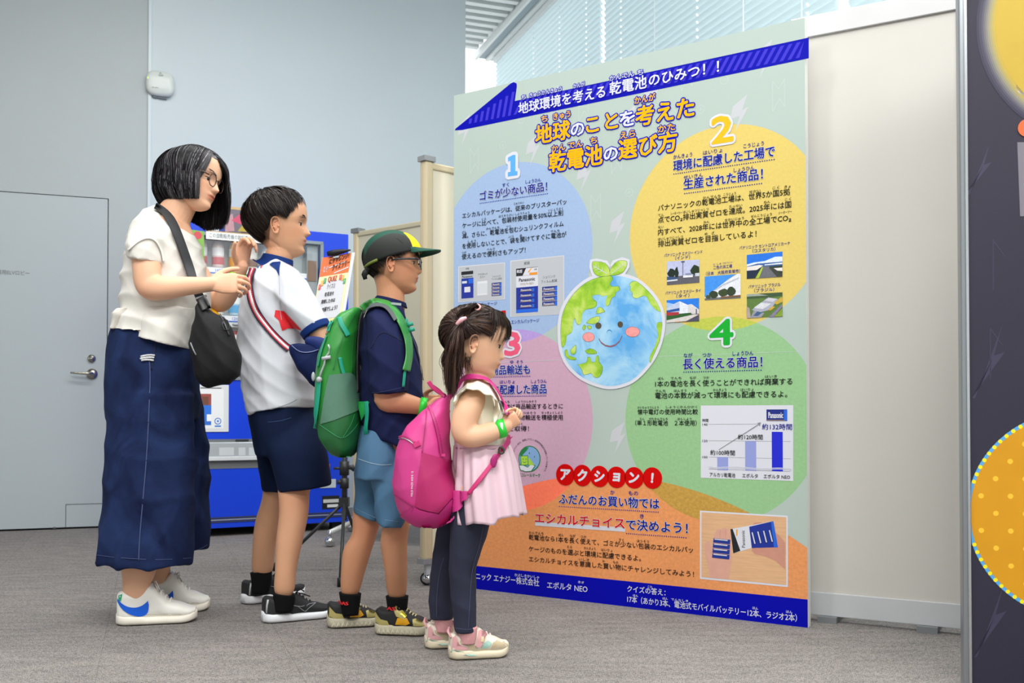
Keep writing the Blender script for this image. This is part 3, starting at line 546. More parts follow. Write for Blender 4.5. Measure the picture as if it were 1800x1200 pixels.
cap = [('パナソニック エナジー インド', 1168, 1235, 445.7, 1201, 6.5), ('（インド）', 1187, 1213, 452.6, 1200, 6.5), ('二色の浜工場', 1254, 1287, 469, 1270, 6.5), ('（日本　大阪府貝塚市）', 1241, 1301, 478.6, 1271, 6.5), ('パナソニック セントロアメリカーナ', 1300, 1389, 431.6, 1344, 6.5), ('（コスタリカ）', 1323, 1363, 439.3, 1343, 6.5),
       ('パナソニック エナジー タイ', 1170, 1232, 512.8, 1201, 6.5), ('（タイ）', 1189, 1212, 519.8, 1201, 6.5), ('パナソニック ブラジル', 1316, 1372, 502, 1344, 6.5), ('（ブラジル）', 1326, 1361, 509.6, 1343, 6.5), ('に しき', 1254, 1268, 464, 1261, 3, ), ('はまこうじょう', 1271, 1287, 461.5, 1279, 3)]
for s, x0, x1, yc, xc, h in cap: LT(s, x0, x1, yc, xc, h, NAVY, 'caption_lettering', bold=.012)
# bar chart
pp('chart_ground', rr(1232, 1394.5, 712.5, 839.5, 711.8, 845), .0006, PWH)
gl = M('8d9099', .5)
def bar(x0, yt0, x1, yb, mat, off=.0012): pq('chart_bar', x0, yt0, x1, yb, off, mat)
for x0, y0, x1, y1 in [(1246, 745.5, 1337, 745), (1246, 774.2, 1390, 775.7), (1246, 803, 1390, 806), (1246, 824.2, 1389, 828.3)]:
    pp('chart_line', [(x0, y0 - .3), (x1, y1 - .3), (x1, y1 + .3), (x0, y0 + .3)], .0009, gl)
bar(1261, 803, 1280, 826, M('8f9bd6', .5)); bar(1310, 775.3, 1329.3, 827, M('8f9bd6', .5)); bar(1356.8, 758.7, 1376, 828, M('0a1ccc', .5))
for k in range(2):
    pp('chart_line', [(1241 + 0, 818.5 + k * 2)] + [(1241 + t * 150 / 12, 819 + k * 2 + t * .35 + 1.1 * math.sin(t * 1.05)) for t in range(1, 13)] + [(1241 + t * 150 / 12, 820 + k * 2 + t * .35 + 1.1 * math.sin(t * 1.05)) for t in range(12, 0, -1)], .0015, PWH)
pp('chart_arrow', [(1263.5, 789.8), (1264.2, 790.6), (1334, 746.5), (1336, 748.5), (1338, 742), (1331.5, 743), (1333.2, 745.2)], .0015, M('84878f', .5))
for s, x0, x1, yc, xc, h, m in [('約100時間', 1249, 1292, 795.5, 1270, 9, INK), ('約120時間', 1297.5, 1341, 768, 1319, 9, INK), ('約132時間', 1340, 1392.5, 750, 1366, 10.5, NAVY), ('アルカリ乾電池', 1248, 1292.5, 834.5, 1270, 7.5, INK), ('エボルタ', 1305, 1332.5, 836, 1319, 7.5, INK), ('エボルタ NEO', 1342.5, 1389, 837.5, 1366, 7.5, INK), ('時間', 1235, 1245.5, 738.6, 1240, 5.5, INK), ('140', 1235, 1244, 745.8, 1240, 3.8, INK), ('120', 1235, 1244, 774.5, 1240, 3.8, INK), ('100', 1235, 1244, 803, 1240, 3.8, INK)]:
    LT(s, x0, x1, yc, xc, h, m, 'chart_lettering', off=.002, bold=.012)
battery(1347.5, 719.3, 1384, 739.5, .0014)
# globe
GC = PB.uv(1075, 581)
def gm(cols, seed, sc1=7, name='wc'):
    m = bpy.data.materials.new(name); m.use_nodes = True; nt = m.node_tree; N = nt.nodes.new; b = nt.nodes['Principled BSDF']
    tc = N('ShaderNodeTexCoord'); n = N('ShaderNodeTexNoise'); n.inputs['Scale'].default_value = sc1; n.inputs['Detail'].default_value = 9; n.inputs['Roughness'].default_value = .6; n.inputs['Distortion'].default_value = .6
    nt.links.new(tc.outputs['Object'], n.inputs[0]); cr = N('ShaderNodeValToRGB'); nt.links.new(n.outputs[0], cr.inputs[0]); e = cr.color_ramp.elements
    e[0].position = .36; e[0].color = (*lin(cols[0]), 1); e[1].position = .64; e[1].color = (*lin(cols[2]), 1); x = e.new(.5); x.color = (*lin(cols[1]), 1)
    nt.links.new(cr.outputs[0], b.inputs['Base Color']); b.inputs['Roughness'].default_value = .6; b.inputs['Specular IOR Level'].default_value = .3; return m
WCB = gm(['5aa6e2', '93c8ea', 'b3d9ee'], 1); WCG = gm(['7fb52a', 'a3cc3c', 'c8dc74'], 2, 14); LINE = M('3c6a34', .6)
def wob(pts, g):  # grow an outline about its centre
    cx_ = sum(p[0] for p in pts) / len(pts); cy_ = sum(p[1] for p in pts) / len(pts)
    return [(cx_ + (x - cx_) * (1 + g / max(4, math.hypot(x - cx_, y - cy_))), cy_ + (y - cy_) * (1 + g / max(4, math.hypot(x - cx_, y - cy_)))) for x, y in pts]
Z = lambda pts: [(960 + x / 4.617, 440 + y / 4.617) for x, y in pts]
gl_ = [(530, 205), (620, 212), (735, 250), (830, 330), (900, 420), (938, 520), (943, 620), (920, 740), (870, 860), (790, 970), (700, 1050), (600, 1090), (500, 1100), (400, 1075), (300, 1030), (220, 965), (165, 890), (130, 790), (120, 660), (130, 540), (165, 440), (230, 345), (320, 265), (420, 220)]
gl_ = [tuple(x) for x in cat(gl_ + [gl_[0]], 3)][:-1]
leafL = [(520, 205), (515, 150), (480, 105), (420, 92), (380, 95), (380, 140), (395, 185), (440, 212)]; leafR = [(522, 205), (525, 160), (560, 105), (610, 82), (658, 92), (650, 140), (620, 180), (570, 200)]
pp('globe_border', Z(wob(gl_, 26)), .0024, PWH)
pp('leaf_border', Z(wob(leafL, 28)), .0023, PWH); pp('leaf_border', Z(wob(leafR, 28)), .0023, PWH)
globe = pp('globe_print', Z(gl_), .0026, WCB)
lands = [[(530, 208), (545, 235), (520, 270), (540, 295), (590, 292), (597, 325), (570, 340), (560, 375), (535, 385), (515, 440), (490, 452), (485, 410), (500, 365), (460, 375), (440, 360), (385, 365), (378, 390), (412, 420), (405, 455), (370, 472), (325, 480), (295, 520), (290, 580), (270, 603), (250, 590), (235, 548), (222, 590), (218, 640), (205, 670), (172, 690), (165, 740), (150, 778), (130, 775), (122, 660), (132, 540), (167, 442), (232, 347), (322, 267), (422, 222)],
         [(690, 262), (735, 252), (830, 332), (900, 422), (932, 500), (880, 470), (840, 420), (820, 380), (790, 368), (740, 390), (705, 375), (705, 345), (685, 325), (690, 295), (680, 280)],
         [(905, 590), (942, 585), (940, 640), (920, 740), (870, 860), (848, 912), (845, 860), (885, 780), (910, 690), (900, 620)],
         [(410, 515), (420, 470), (450, 465), (478, 495), (455, 505)], [(330, 588), (370, 550), (435, 537), (430, 575), (385, 598)], [(298, 630), (312, 603), (325, 620), (310, 648)], [(335, 615), (360, 612), (370, 630), (350, 640)],
         [(155, 815), (175, 805), (185, 850), (240, 870), (240, 888), (190, 882), (160, 850)], [(200, 810), (240, 768), (246, 790), (240, 835), (210, 840)], [(320, 815), (360, 797), (400, 812), (412, 835), (370, 840), (335, 832)],
         [(262, 925), (330, 910), (340, 870), (362, 870), (372, 905), (400, 905), (408, 860), (428, 860), (432, 905), (460, 945), (452, 1000), (420, 1032), (385, 1020), (368, 995), (310, 1010), (295, 970)], leafL, leafR]
for i, l in enumerate(lands):
    l2 = [tuple(x) for x in cat(l + [l[0]], 2)][:-1]
    pp('land_outline', Z(wob(l2, 2.5)), .0030 , LINE); pp('land_print' if i < 11 else 'leaf_print', Z(l2), .0032, WCG)
def ell(cx_, cy_, rx, ry, n=20): return [(cx_ + rx * math.cos(2 * math.pi * i / n), cy_ + ry * math.sin(2 * math.pi * i / n)) for i in range(n)]
for c, r_ in (((428, 611), (25, 26)), ((605, 601), (22, 25))): pp('globe_eye', Z(ell(*c, *r_)), .0034, M('4e4631', .6))
for c, r_ in (((348, 703), (47, 37)), ((705, 661), (57, 40))): pp('globe_cheek', Z(ell(*c, r_[0] + 2, r_[1] + 2)), .0033, M('8a3f46', .6)); pp('globe_cheek', Z(ell(*c, *r_)), .0034, M('ee9a98', .6, var=.15, vscale=90))
def stroke(pts, w_): return [(x, y - w_) for x, y in pts] + [(x, y + w_) for x, y in reversed(pts)]
pp('globe_mouth', Z(stroke([(430, 715), (450, 748), (485, 772), (525, 780), (565, 768), (600, 735), (620, 692)], 6)), .0034, M('8d5560', .6))
pp('globe_nose', Z(stroke([(495, 668), (503, 650), (518, 645), (532, 652), (540, 668)], 4)), .0034, M('2f8fd0', .6))
for a in (((500, 190), (385, 125)), ((535, 190), (645, 100))):
    (xa, ya), (xb, yb) = a; pp('leaf_vein', Z([(xa, ya - 3), (xb, yb - 2), (xb, yb + 2), (xa, ya + 3)]), .0035, PWH)
    for t in (.35, .6, .8):
        mx_, my_ = xa + (xb - xa) * t, ya + (yb - ya) * t
        for dx_, dy_ in ((0, -28), (math.copysign(34, xb - xa), 8)): pp('leaf_vein', Z([(mx_ - 2, my_), (mx_ + dx_ - 1, my_ + dy_), (mx_ + dx_ + 1, my_ + dy_ + 2), (mx_ + 2, my_ + 3)]), .0035, PWH)
# fold line across the board
a0, z0 = PB.uv(960, 633.5); a1, _ = PB.uv(1160, 627.5)
PB.box('seam', .02, z0 - .0008, PW - .01, z0 + .0006, 0, .00035, M('b8c8c0', .6), poster)
# eco mark
Z8 = lambda pts: [(840 + x / 5, 640 + y / 5) for x, y in pts]
EG = M('1d7a40', .55)
pp('mark_disc', Z8(ell(455, 830, 97, 115, 28)), .0010, EG); pp('mark_disc', Z8(ell(455, 830, 89, 106, 28)), .0012, M('7fa6d4', .55)); pp('mark_land', Z8([(370, 790), (400, 735), (450, 728), (430, 760), (400, 790), (380, 830)]), .0014, EG)
pp('mark_hand', Z8([(362, 880), (372, 930), (420, 946), (475, 943), (510, 890), (470, 870), (440, 900), (400, 880)]), .0015, EG); pp('mark_hand', Z8([(368, 888), (378, 926), (422, 940), (470, 936), (500, 893), (468, 880), (440, 908), (402, 890)]), .0016, PWH)
pp('mark_box', Z8([(376, 803), (442, 800), (447, 886), (381, 890)]), .0017, EG); pp('mark_box', Z8([(381, 809), (438, 806), (442, 881), (386, 884)]), .0018, M('a6cf3f', .55))
pp('mark_box', Z8([(447, 812), (500, 886), (447, 886)]), .0017, M('a6cf3f', .55))
for x in (400, 425): pp('mark_box', Z8(ell(x, 833, 4, 7, 8)), .0019, EG)
pp('mark_box', Z8(stroke([(396, 853), (408, 864), (420, 862), (430, 850)], 2.5)), .0019, EG)
for x in (455, 500): pp('mark_box', Z8(ell(x, 780 if x < 480 else 812, 4, 8, 8)), .0019, EG)
LT('エコレールマーク', 912, 949.6, 834.8, 931, 6.2, EG, bold=.03)
ring = 'パナソニック株式会社エナジー社は、環境にやさしい鉄道貨物輸送を推進している企業です。'
gc = PB.uv(931, 808); rr_ = abs(PB.uv(961, 808)[0] - gc[0]) * 1.03; spr = Soup()
for i, ch in enumerate(ring):
    th = R(215) - R(250) * i / (len(ring) - 1); v, f = text_geo(ch, .0)
    if not len(v): continue
    q = (v - np.array([.5, .36])) * .0085; cs, sn = math.cos(th - math.pi / 2), math.sin(th - math.pi / 2)
    spr.add([PB.pt(gc[0] + rr_ * math.cos(th) + x * cs - y * sn, gc[1] + rr_ * math.sin(th) + x * sn + y * cs, .0014) for x, y in q], f)
spr.mk('mark_lettering', INK, poster)
# red action discs
for (x, y), ch in zip([(994, 834), (1024, 835.3), (1054, 837), (1084, 838.5), (1115, 839.3), (1147, 839.8)], 'アクション！'):
    c0, z0 = PB.uv(x, y); rd = abs(PB.uv(x, y - 18.8)[1] - z0)
    mk('action_disc', [PB.pt(c0 + rd * math.cos(t), z0 + rd * math.sin(t), .0018) for t in [2 * math.pi * i / 36 for i in range(36)]], [tuple(range(36))], RED, poster)
    v, f = text_geo(ch, 0); q = (v - (v.max(0) + v.min(0)) / 2) * rd * 1.22
    if ch == '！': q = q * .9
    if ch == 'ョ': q = q * .95
    S = Soup()
    for i_ in range(9): S.add([PB.pt(c0 + x_ + .1 * y_ + (.0022 * math.cos(i_ * .785) if i_ else 0), z0 + y_ + (.0022 * math.sin(i_ * .785) if i_ else 0), .0022 + i_ * 1e-5) for x_, y_ in q], f)
    S.mk('action_lettering', PWH, poster)
# hands picture
sr = .9
pp('photo_frame', rr(1231.4, 1384, 898, 1016, 907, 1030.5, 1), .0006, PWH)
_, = (0,)
def ph(u, v): x = 1233.2 + u * 149; t = 899.8 + 8.9 * u; b_ = 1013.8 + 14 * u; return (x, b_ + (t - b_) * v)
WD = M('dbae84', .5, var=.1, vscale=14, stretch=(1, 1, 12)); SK1 = M('d8a390', .55, var=.05, vscale=40); SK2 = M('c98f7c', .55, var=.05, vscale=40)
def Z10(pts): return [(1060 + x / 4.737, 880 + y / 4.737) for x, y in pts]
pp('photo_print', [ph(*p) for p in full], .0009, WD)
pp('photo_print', Z10([(850, 350), (870, 335), (890, 340), (905, 390), (920, 300), (950, 235), (970, 232), (980, 240), (1000, 222), (1020, 225), (1030, 232), (1050, 232), (1060, 260), (1070, 450), (1075, 480), (1050, 650), (885, 640), (885, 580), (850, 440)]), .0012, SK1)
for x in (975, 1022): pp('photo_print', Z10([(x, 240), (x + 4, 240), (x + 2, 310), (x - 2, 310)]), .0013, SK2)
pp('photo_print', Z10([(1245, 200), (1260, 182), (1320, 178), (1330, 195), (1460, 280), (1480, 300), (1518, 345), (1518, 572), (1440, 500), (1360, 465), (1260, 440), (1236, 410), (1250, 390), (1290, 400)]), .0012, SK2)
for k in range(4):
    y = 310 + k * 42; pp('photo_print', Z10([(922 - k * 3, y), (1062 - k * 2, y + 14), (1058 - k * 2, y + 52), (918 - k * 3, y + 36)]), .0014 + k * .0001, M('16328c', .4)); pp('photo_print', Z10([(930 - k * 3, y + 3), (1040 - k * 2, y + 15), (1039 - k * 2, y + 24), (929 - k * 3, y + 12)]), .0019, PWH2)
pp('photo_print', Z10([(1062, 235), (1420, 168), (1458, 385), (1240, 392), (1086, 436)]), .0014, PWH); pp('photo_print', Z10([(1218, 215), (1420, 168), (1458, 385), (1240, 392)]), .0016, PBL); pp('photo_print', Z10([(1400, 172), (1420, 168), (1458, 385), (1425, 388)]), .0018, PB2)
pp('photo_print', Z10([(1062, 235), (1080, 232), (1145, 415), (1086, 436)]), .0016, BK)
pp('photo_print', Z10([(1110, 238), (1122, 236), (1120, 290), (1110, 290)]), .0016, M('e8a21c', .5))
v, f = text_geo('Panasonic', 0); q = np.array([PB.uv(*p) for p in Z10([(1170, 390), (1165, 245)])]); q0, q1 = q; w_ = v[:, 0].max()
mk('lettering', [PB.pt(q0[0] + (q1[0] - q0[0]) * x / w_ - .010 * 0 - y * .016 + .006, q0[1] + (q1[1] - q0[1]) * x / w_, .0019) for x, y in v], f, INK, poster)
for k in range(4):
    x = 1232 + k * 48; yo = -k * 6; pp('photo_print', Z10([(x, 262 + yo), (x + 22, 258 + yo), (x + 48, 355 + yo), (x + 22, 368 + yo)]), .0019, M('0c1f6a', .4)); pp('photo_print', Z10([(x + 6, 262 + yo), (x + 16, 260 + yo), (x + 40, 355 + yo), (x + 30, 358 + yo)]), .0021, SIL)
# bottom band
zb1 = (PB.uv(1100, 1021)[1] + PB.uv(1419, 1054)[1] + PB.uv(840, 993.7)[1]) / 3
PB.poly('bottom_band', PB.rectm(.0, .0, PW, zb1), .0006, BLUE, poster, uvm=True)
Fk = dict(off=.0014, bold=.012)
for s, x0, x1, yc, xc, h in [('パナソニック エナジー株式会社', 808, 948, 1016.5, 878, 12.5), ('エボルタ NEO', 962, 1033, 1031.5, 998, 12.5), ('クイズの答え：', 1103, 1170, 1037.5, 1134, 11.5), ('17本（あかり3本、電池式モバイルバッテリー12本、ラジオ2本）', 1103, 1401, 1069, 1250, 12.5),
        ('かぶしきかいしゃ', 905, 948, 1012, 926, 5.5), ('ネオ', 1016, 1027, 1023, 1021, 5), ('こた', 1139, 1147, 1031, 1143, 4.5), ('ほん', 1113, 1122, 1046.5, 1118, 4.5), ('ぼん', 1165, 1174, 1051.5, 1169, 4.5), ('でんちしき', 1180, 1210, 1054.5, 1195, 4.5), ('ほん', 1323, 1333, 1068.5, 1328, 5), ('ほん', 1382, 1393, 1075, 1388, 5)]:
    LT(s, x0, x1, yc, xc, h, PWH, 'footer_lettering', **Fk)

# ============================================================ white partition panel behind the poster
pr = G(1423, 1090); pr2 = G(1690, 1117)
WP = Plane((pr.x, pr.y, 0), math.atan2(pr2.y - pr.y, pr2.x - pr.x)); a1 = WP.uv(1692, 1000)[0]; pz = WP.uv(1450, 23)[1]
part = thing('display_partition', WP.pt(a1 / 2, 0, 0), 'cream white exhibition partition panel behind the poster board', 'partition')
al = M('c3c6c8', .3, .5)
aL = -.02
WP.box('panel', aL, .09, a1, pz - .065, -.03, -.006, M('cdcac3', .5, bump=.03, bscale=60, var=.02, vscale=2), part)
WP.box('kick_board', aL, .02, a1, .095, -.032, 0, M('c4c6c9', .45, var=.03, vscale=8), part, bev=.002)
WP.box('top_rail', aL, pz - .07, a1, pz, -.036, .004, M('cfcfd0', .4, var=.03, vscale=6), part, bev=.002)
WP.box('side_post', a1 - .004, 0, a1 + .022, pz, -.04, .006, al, part, bev=.003)
WP.box('side_post', aL - .03, 0, aL, pz, -.04, .006, al, part, bev=.003)
for a in (.06, a1 - .1): WP.box('foot', a - .03, 0, a + .03, .02, -.12, .02, M('7a7e80', .5), part)

# ============================================================ dark standing banner at the right edge
BY = 2.42; q = P(1690, 732, BY); BN = Plane((q.x, q.y, 0), R(-12))
ban = thing('banner_board', BN.pt(.3, 0, 0), 'dark purple display board with big yellow circles nearest the camera', 'banner')
b0 = BN.uv(1705, 732)[0]; BW = .9; BH = 2.0
BN.box('side_frame', 0, 0, b0 - .001, BH, -.03, .004, M('9a9fa4', .3, .8), ban, bev=.003)
BN.box('side_frame', b0 - .008, 0, b0 - .002, BH, .003, .009, M('c8ccd0', .25, .9), ban)
BN.box('board', b0 - .002, 0, BW, BH, -.025, 0, M('221f33', .6, var=.05, vscale=6), ban)
def bp(name, pts, off, mat): return BN.poly(name, pts, off, mat, ban)
def disc(c, r_, n=64, a0=0, a1_=2 * math.pi): return [(c[0] + r_ * math.cos(a0 + (a1_ - a0) * i / n), c[1] + r_ * math.sin(a0 + (a1_ - a0) * i / n)) for i in range(n)]
def clip(pts): return [(max(b0 + .0005, min(BW - .01, x)), min(BH - .005, z)) for x, z in pts]
c1 = BN.uv(1898, 905); r1 = c1[0] - BN.uv(1699, 905)[0]
BN.poly('circle_print', clip(disc(c1, r1)), .0008, M('52a2e0', .5), ban, uvm=True)
BN.poly('circle_print', clip(disc(c1, r1 * .968)), .0011, M('d09200', .5, var=.05, vscale=9), ban, uvm=True)
for k in range(80):
    t = 2 * math.pi * k / 80; x, z = c1[0] + r1 * .981 * math.cos(t), c1[1] + r1 * .981 * math.sin(t)
    if b0 + .006 < x < BW - .02: BN.poly('border_dot', disc((x, z), r1 * .02, 12), .0013, M('ece016', .5), ban, uvm=True)
for i in range(14):
    for j in range(16):
        x, z = c1[0] - r1 + (i + .5 * (j % 2)) * .066, c1[1] - r1 + j * .042
        if math.hypot(x - c1[0], z - c1[1]) < r1 * .9 and b0 + .01 < x < BW - .05: BN.poly('polka_dot', disc((x, z), .0065, 10), .0012, M('f0bd30', .5), ban, uvm=True)
c2 = BN.uv(1960, 30); r2 = c2[0] - BN.uv(1727, 30)[0]
for k, (rf, c_) in enumerate([(1.05, '2c2940'), (1.03, '3b384e'), (1.01, '504d5c'), (.995, '65636a'), (.98, '7a7772'), (.965, '8d8974'), (.95, '9d9468'), (.935, 'ac9a54'), (.92, 'b79e3e'), (.90, 'bd9f2c')]):
    BN.poly('glow_disc', clip(disc(c2, r2 * rf)), .0006 + k * .0002, M(c_, .5, var=.04, vscale=12), ban, uvm=True)
for y in (30, 92, 150): c_ = BN.uv(1806, y); BN.poly('white_dot', disc(c_, .026, 20), .0022, M('d7dbe8', .5), ban, uvm=True)
c_ = BN.uv(1806, 225); BN.poly('orange_dot', disc(c_, .022, 20), .0023, M('e8632c', .5), ban, uvm=True)
FL = M('37334c', .55)
for x, y, s_ in ((1722, 640, 1), (1725, 1095, 1), (1712, 300, .7)):
    bp('flash_print', [(x - 8, y + 60 * s_), (x + 40 * s_, y - 70 * s_), (x + 25 * s_, y - 15 * s_), (x + 45 * s_, y - 22 * s_), (x - 14, y + 60 * s_)], .0004, FL)
for x, y in ((1745, 420), (1740, 575)):
    for q in ([(x, y), (x + 1.5, y), (x + 1.5, y + 90), (x, y + 90)], [(x, y), (x + 22, y + 30), (x + 22, y + 32), (x, y + 3)]): bp('zigzag_print', q, .0004, FL)
bp('speech_tail', [(1788, 250), (1830, 250), (1830, 380), (1793, 380)], .0007, M('77747f', .5))
# ============================================================ vending machine
q = G(400, 942); VA = R(28); tmp = Plane((q.x, q.y, 0), VA); aL = tmp.uv(322, 700)[0]; q = tmp.pt(aL, 0, 0)
VM = Plane((q.x, q.y, 0), VA); VW = VM.uv(612, 500)[0]; VH = VM.uv(611, 412)[1]
vm = thing('vending_machine', VM.pt(VW / 2, 0, -.35), 'bright blue drinks vending machine standing against the grey wall', 'vending machine')
VB = M('0a3fd6', .3, spec=.5, var=.06, vscale=3); SIL_ = M('b9bec4', .35, .3); DK = M('17191d', .6)
wx1 = VM.uv(564, 480)[0]; wx0 = .05; wz1 = VM.uv(560, 428)[1]; wz0 = VM.uv(420, 664)[1]
bz = VM.uv(480, 922)[1]
sp = Soup()
VM.box('', 0, bz, VW, wz0, -.7, 0, None, soup=sp); VM.box('', 0, wz1, VW, VH, -.7, 0, None, soup=sp)
VM.box('', 0, wz0, wx0, wz1, -.7, 0, None, soup=sp); VM.box('', wx1, wz0, VW, wz1, -.7, 0, None, soup=sp)
VM.box('', wx0, wz0, wx1, wz1, -.7, -.14, None, soup=sp)
sp.mk('cabinet', VB, vm)
VM.box('display_back', wx0, wz0, wx1, wz1, -.14, -.135, M('dfe6ea', .5), vm)
sp = Soup()
for a, b_, c_, d_ in ((wx0 - .012, wz0 - .012, wx1 + .012, wz0 + .006), (wx0 - .012, wz1 - .006, wx1 + .012, wz1 + .012), (wx0 - .012, wz0, wx0 + .006, wz1), (wx1 - .004, wz0, wx1 + .014, wz1)):
    VM.box('', a, b_, c_, d_, -.01, .008, None, soup=sp)
o = sp.mk('window_frame', M('8f989e', .3, .4), vm)
VM.box('side_column', wx1 - .075, wz0 + .01, wx1 - .01, wz1 - .01, -.12, -.03, M('a9b0b4', .35, .2), vm); VM.box('side_column', wx1 - .07, wz1 - .22, wx1 - .02, wz1 - .10, -.03, -.025, M('8d6f5c', .5), vm)
for a in (.05, VW - .05): VM.box('foot', a - .03, 0, a + .03, bz, -.1, -.04, DK, vm); VM.box('foot', a - .03, 0, a + .03, bz, -.65, -.6, DK, vm)
VM.box('underside', .02, .05, VW - .02, bz + .001, -.68, -.01, DK, vm)
# shelves with sample bottles
cols = [('e9d6d6', 'c5525c', 'f3f3f5', '160'), ('e9d6d6', 'c5525c', 'f3f3f5', '160'), ('f3c56a', 'f0a32c', 'e9f4ea', '160'), ('d8d2c8', '7b5238', 'e7e2da', '130'), ('cfe2f2', '2f79c9', 'f5f8fb', '120'), ('d9ecd2', '4d9a3c', 'f4f8f0', '150'), ('343644', '23242e', 'd0466c', '130'), ('e6e2ef', '8660b8', 'f5f2f8', '120')]
rows_ = [VM.uv(430, 483)[1], VM.uv(430, 566)[1], VM.uv(430, 648)[1]]
px_step = .094; nb = int((wx1 - .08 - wx0 - .02) / px_step)
for ri, zb_ in enumerate(rows_):
    VM.box('shelf', wx0, zb_ - .028, wx1 - .08, zb_, -.135, -.02, M('dde3e6', .4), vm)
    VM.box('price_rail', wx0, zb_ + .0, wx1 - .08, zb_ + .034, -.026, -.018, M('f1f4f8', .4), vm)
    VM.box('price_rail_line', wx0, zb_ + .0, wx1 - .08, zb_ + .006, -.018, -.0165, M('1a6ad8', .4), vm)
    for k in range(nb):
        c = cols[(k + ri * 3) % len(cols)]; a = wx0 + .055 + k * px_step
        if ri == 1: c = [('b9d9f0', '5aa8e0', 'f4f8fb', '120'), ('f0efe2', 'e8c63a', '7fb2e0', '120'), ('bfe0f4', '62b0e4', 'f6fafc', '120')][k % 3]
        sp = Soup(); hb = .165; pr_ = [(.030, 0), (.033, .01), (.033, .09), (.032, .11), (.033, .125), (.024, .150), (.013, .165)]
        sp.rings([[VM.pt(a + r_ * math.cos(t), zb_ + .036 + z_, -.075 + r_ * math.sin(t)) for t in [2 * math.pi * i / 16 for i in range(16)]] for r_, z_ in pr_])
        bo = sp.mk('bottle', M(c[0], .2), vm, True)
        sp = Soup(); sp.rings([[VM.pt(a + .0345 * math.cos(t), zb_ + .036 + z_, -.075 + .0345 * math.sin(t)) for t in [2 * math.pi * i / 16 for i in range(16)]] for z_ in (.02, .062)], cap=False)
        sp.mk('bottle_label', M(c[1], .35), bo, True)
        sp = Soup(); sp.rings([[VM.pt(a + .0345 * math.cos(t), zb_ + .036 + z_, -.075 + .0345 * math.sin(t)) for t in [2 * math.pi * i / 16 for i in range(16)]] for z_ in (.07, .115)], cap=False)
        sp.mk('bottle_label', M(c[2], .35), bo, True)
        sp = Soup(); sp.rings([[VM.pt(a + .0145 * math.cos(t), zb_ + .036 + z_, -.075 + .0145 * math.sin(t)) for t in [2 * math.pi * i / 12 for i in range(12)]] for z_ in (.163, .18)])
        sp.mk('cap', M(c[1], .4), bo, True)
        v, f = text_geo(c[3] + '円', 0); w_ = v[:, 0].max()
        mk('price', [VM.pt(a - .03 + x / w_ * .055, zb_ + .010 + y * .024, -.0162) for x, y in v], f, M('1b5fcf', .5), vm)
        sp = Soup(); b_ = VM.pt(a, zb_ - .014, -.02); sp.rings([[VM.pt(a + .026 * f_ * math.cos(t), zb_ - .014 + .008 * f_ * math.sin(t), o_) for t in [2 * math.pi * i / 16 for i in range(16)]] for f_, o_ in ((1, -.02), (1, -.014), (.7, -.012))])
        sp.mk('push_button', M('9aa3a8', .25, .6), vm, True)
gm_ = bpy.data.materials.new('window_glass'); gm_.use_nodes = True; nt = gm_.node_tree; tb = nt.nodes.new('ShaderNodeBsdfTransparent'); gb = nt.nodes.new('ShaderNodeBsdfGlossy'); gb.inputs['Roughness'].default_value = .05
mxg = nt.nodes.new('ShaderNodeMixShader'); mxg.inputs[0].default_value = .07; nt.links.new(tb.outputs[0], mxg.inputs[1]); nt.links.new(gb.outputs[0], mxg.inputs[2]); nt.links.new(mxg.outputs[0], nt.nodes['Material Output'].inputs[0])
VM.box('glass', wx0, wz0, wx1, wz1, -.006, -.003, gm_, vm)
# advertising card above the bottles (flat print on a card)
ca = (wx0 + .02, VM.uv(395, 423)[1], VM.uv(446, 423)[0] + .08, VM.uv(395, 363)[1])
VM.box('advert_card', ca[0] + .045, ca[1], ca[2], ca[3], .009, .012, M('c7a673', .5), vm)
g0 = ca[0] + .045; gw = ca[2] - g0; gh = ca[3] - ca[1]
for i, (pts, c) in enumerate([([(0, .25), (1, .25), (1, .93), (0, .93)], '6c6470'), ([(.0, .25), (.25, .25), (.2, .5), (0, .45)], 'd9dbe6'), ([(.02, .3), (.2, .45), (.18, .5), (.0, .36)], '1b1c38'), ([(.3, .25), (.45, .3), (.42, .8), (.32, .7)], 'b98b94'), ([(.4, .6), (.62, .95), (.75, .75), (.55, .5)], 'c9476b'), ([(.55, .25), (.8, .3), (.75, .65), (.6, .6)], '4a3342'), ([(.5, .3), (.58, .5), (.72, .45), (.66, .3)], 'b7a13a'), ([(.8, .3), (.98, .3), (.95, .8), (.82, .7)], '57406a'), ([(.86, .28), (.95, .28), (.95, .42), (.86, .42)], 'b93345'), ([(.2, .25), (.3, .27), (.28, .4), (.21, .4)], '243f9c'), ([(0, 0), (1, 0), (1, .22), (0, .22)], 'eef1f2')]):
    VM.poly('advert_print', [(g0 + x * gw, ca[1] + y * gh) for x, y in pts], .0125 + i * .0002, M(c, .45, var=.1, vscale=40), vm, uvm=True)
v, f = text_geo('この自動販売機の飲料売上の一部が', 0); w_ = v[:, 0].max()
mk('advert_lettering', [VM.pt(g0 + .015 + x / w_ * (gw - .03), ca[1] + gh * .06 + y * gh * .15, .0152) for x, y in v], f, M('474b52', .5), vm)
VM.poly('side_sticker', [VM.uv(*p) for p in ((336, 404), (358, 407), (358, 470), (336, 470))], .010, M('7fb04a', .5, var=.15, vscale=30), vm, uvm=True)
c_ = VM.uv(347, 414); VM.poly('side_sticker', [(c_[0] + .022 * math.cos(t), c_[1] + .022 * math.sin(t)) for t in [2 * math.pi * i / 18 for i in range(18)]], .011, M('cf4a58', .5), vm, uvm=True)
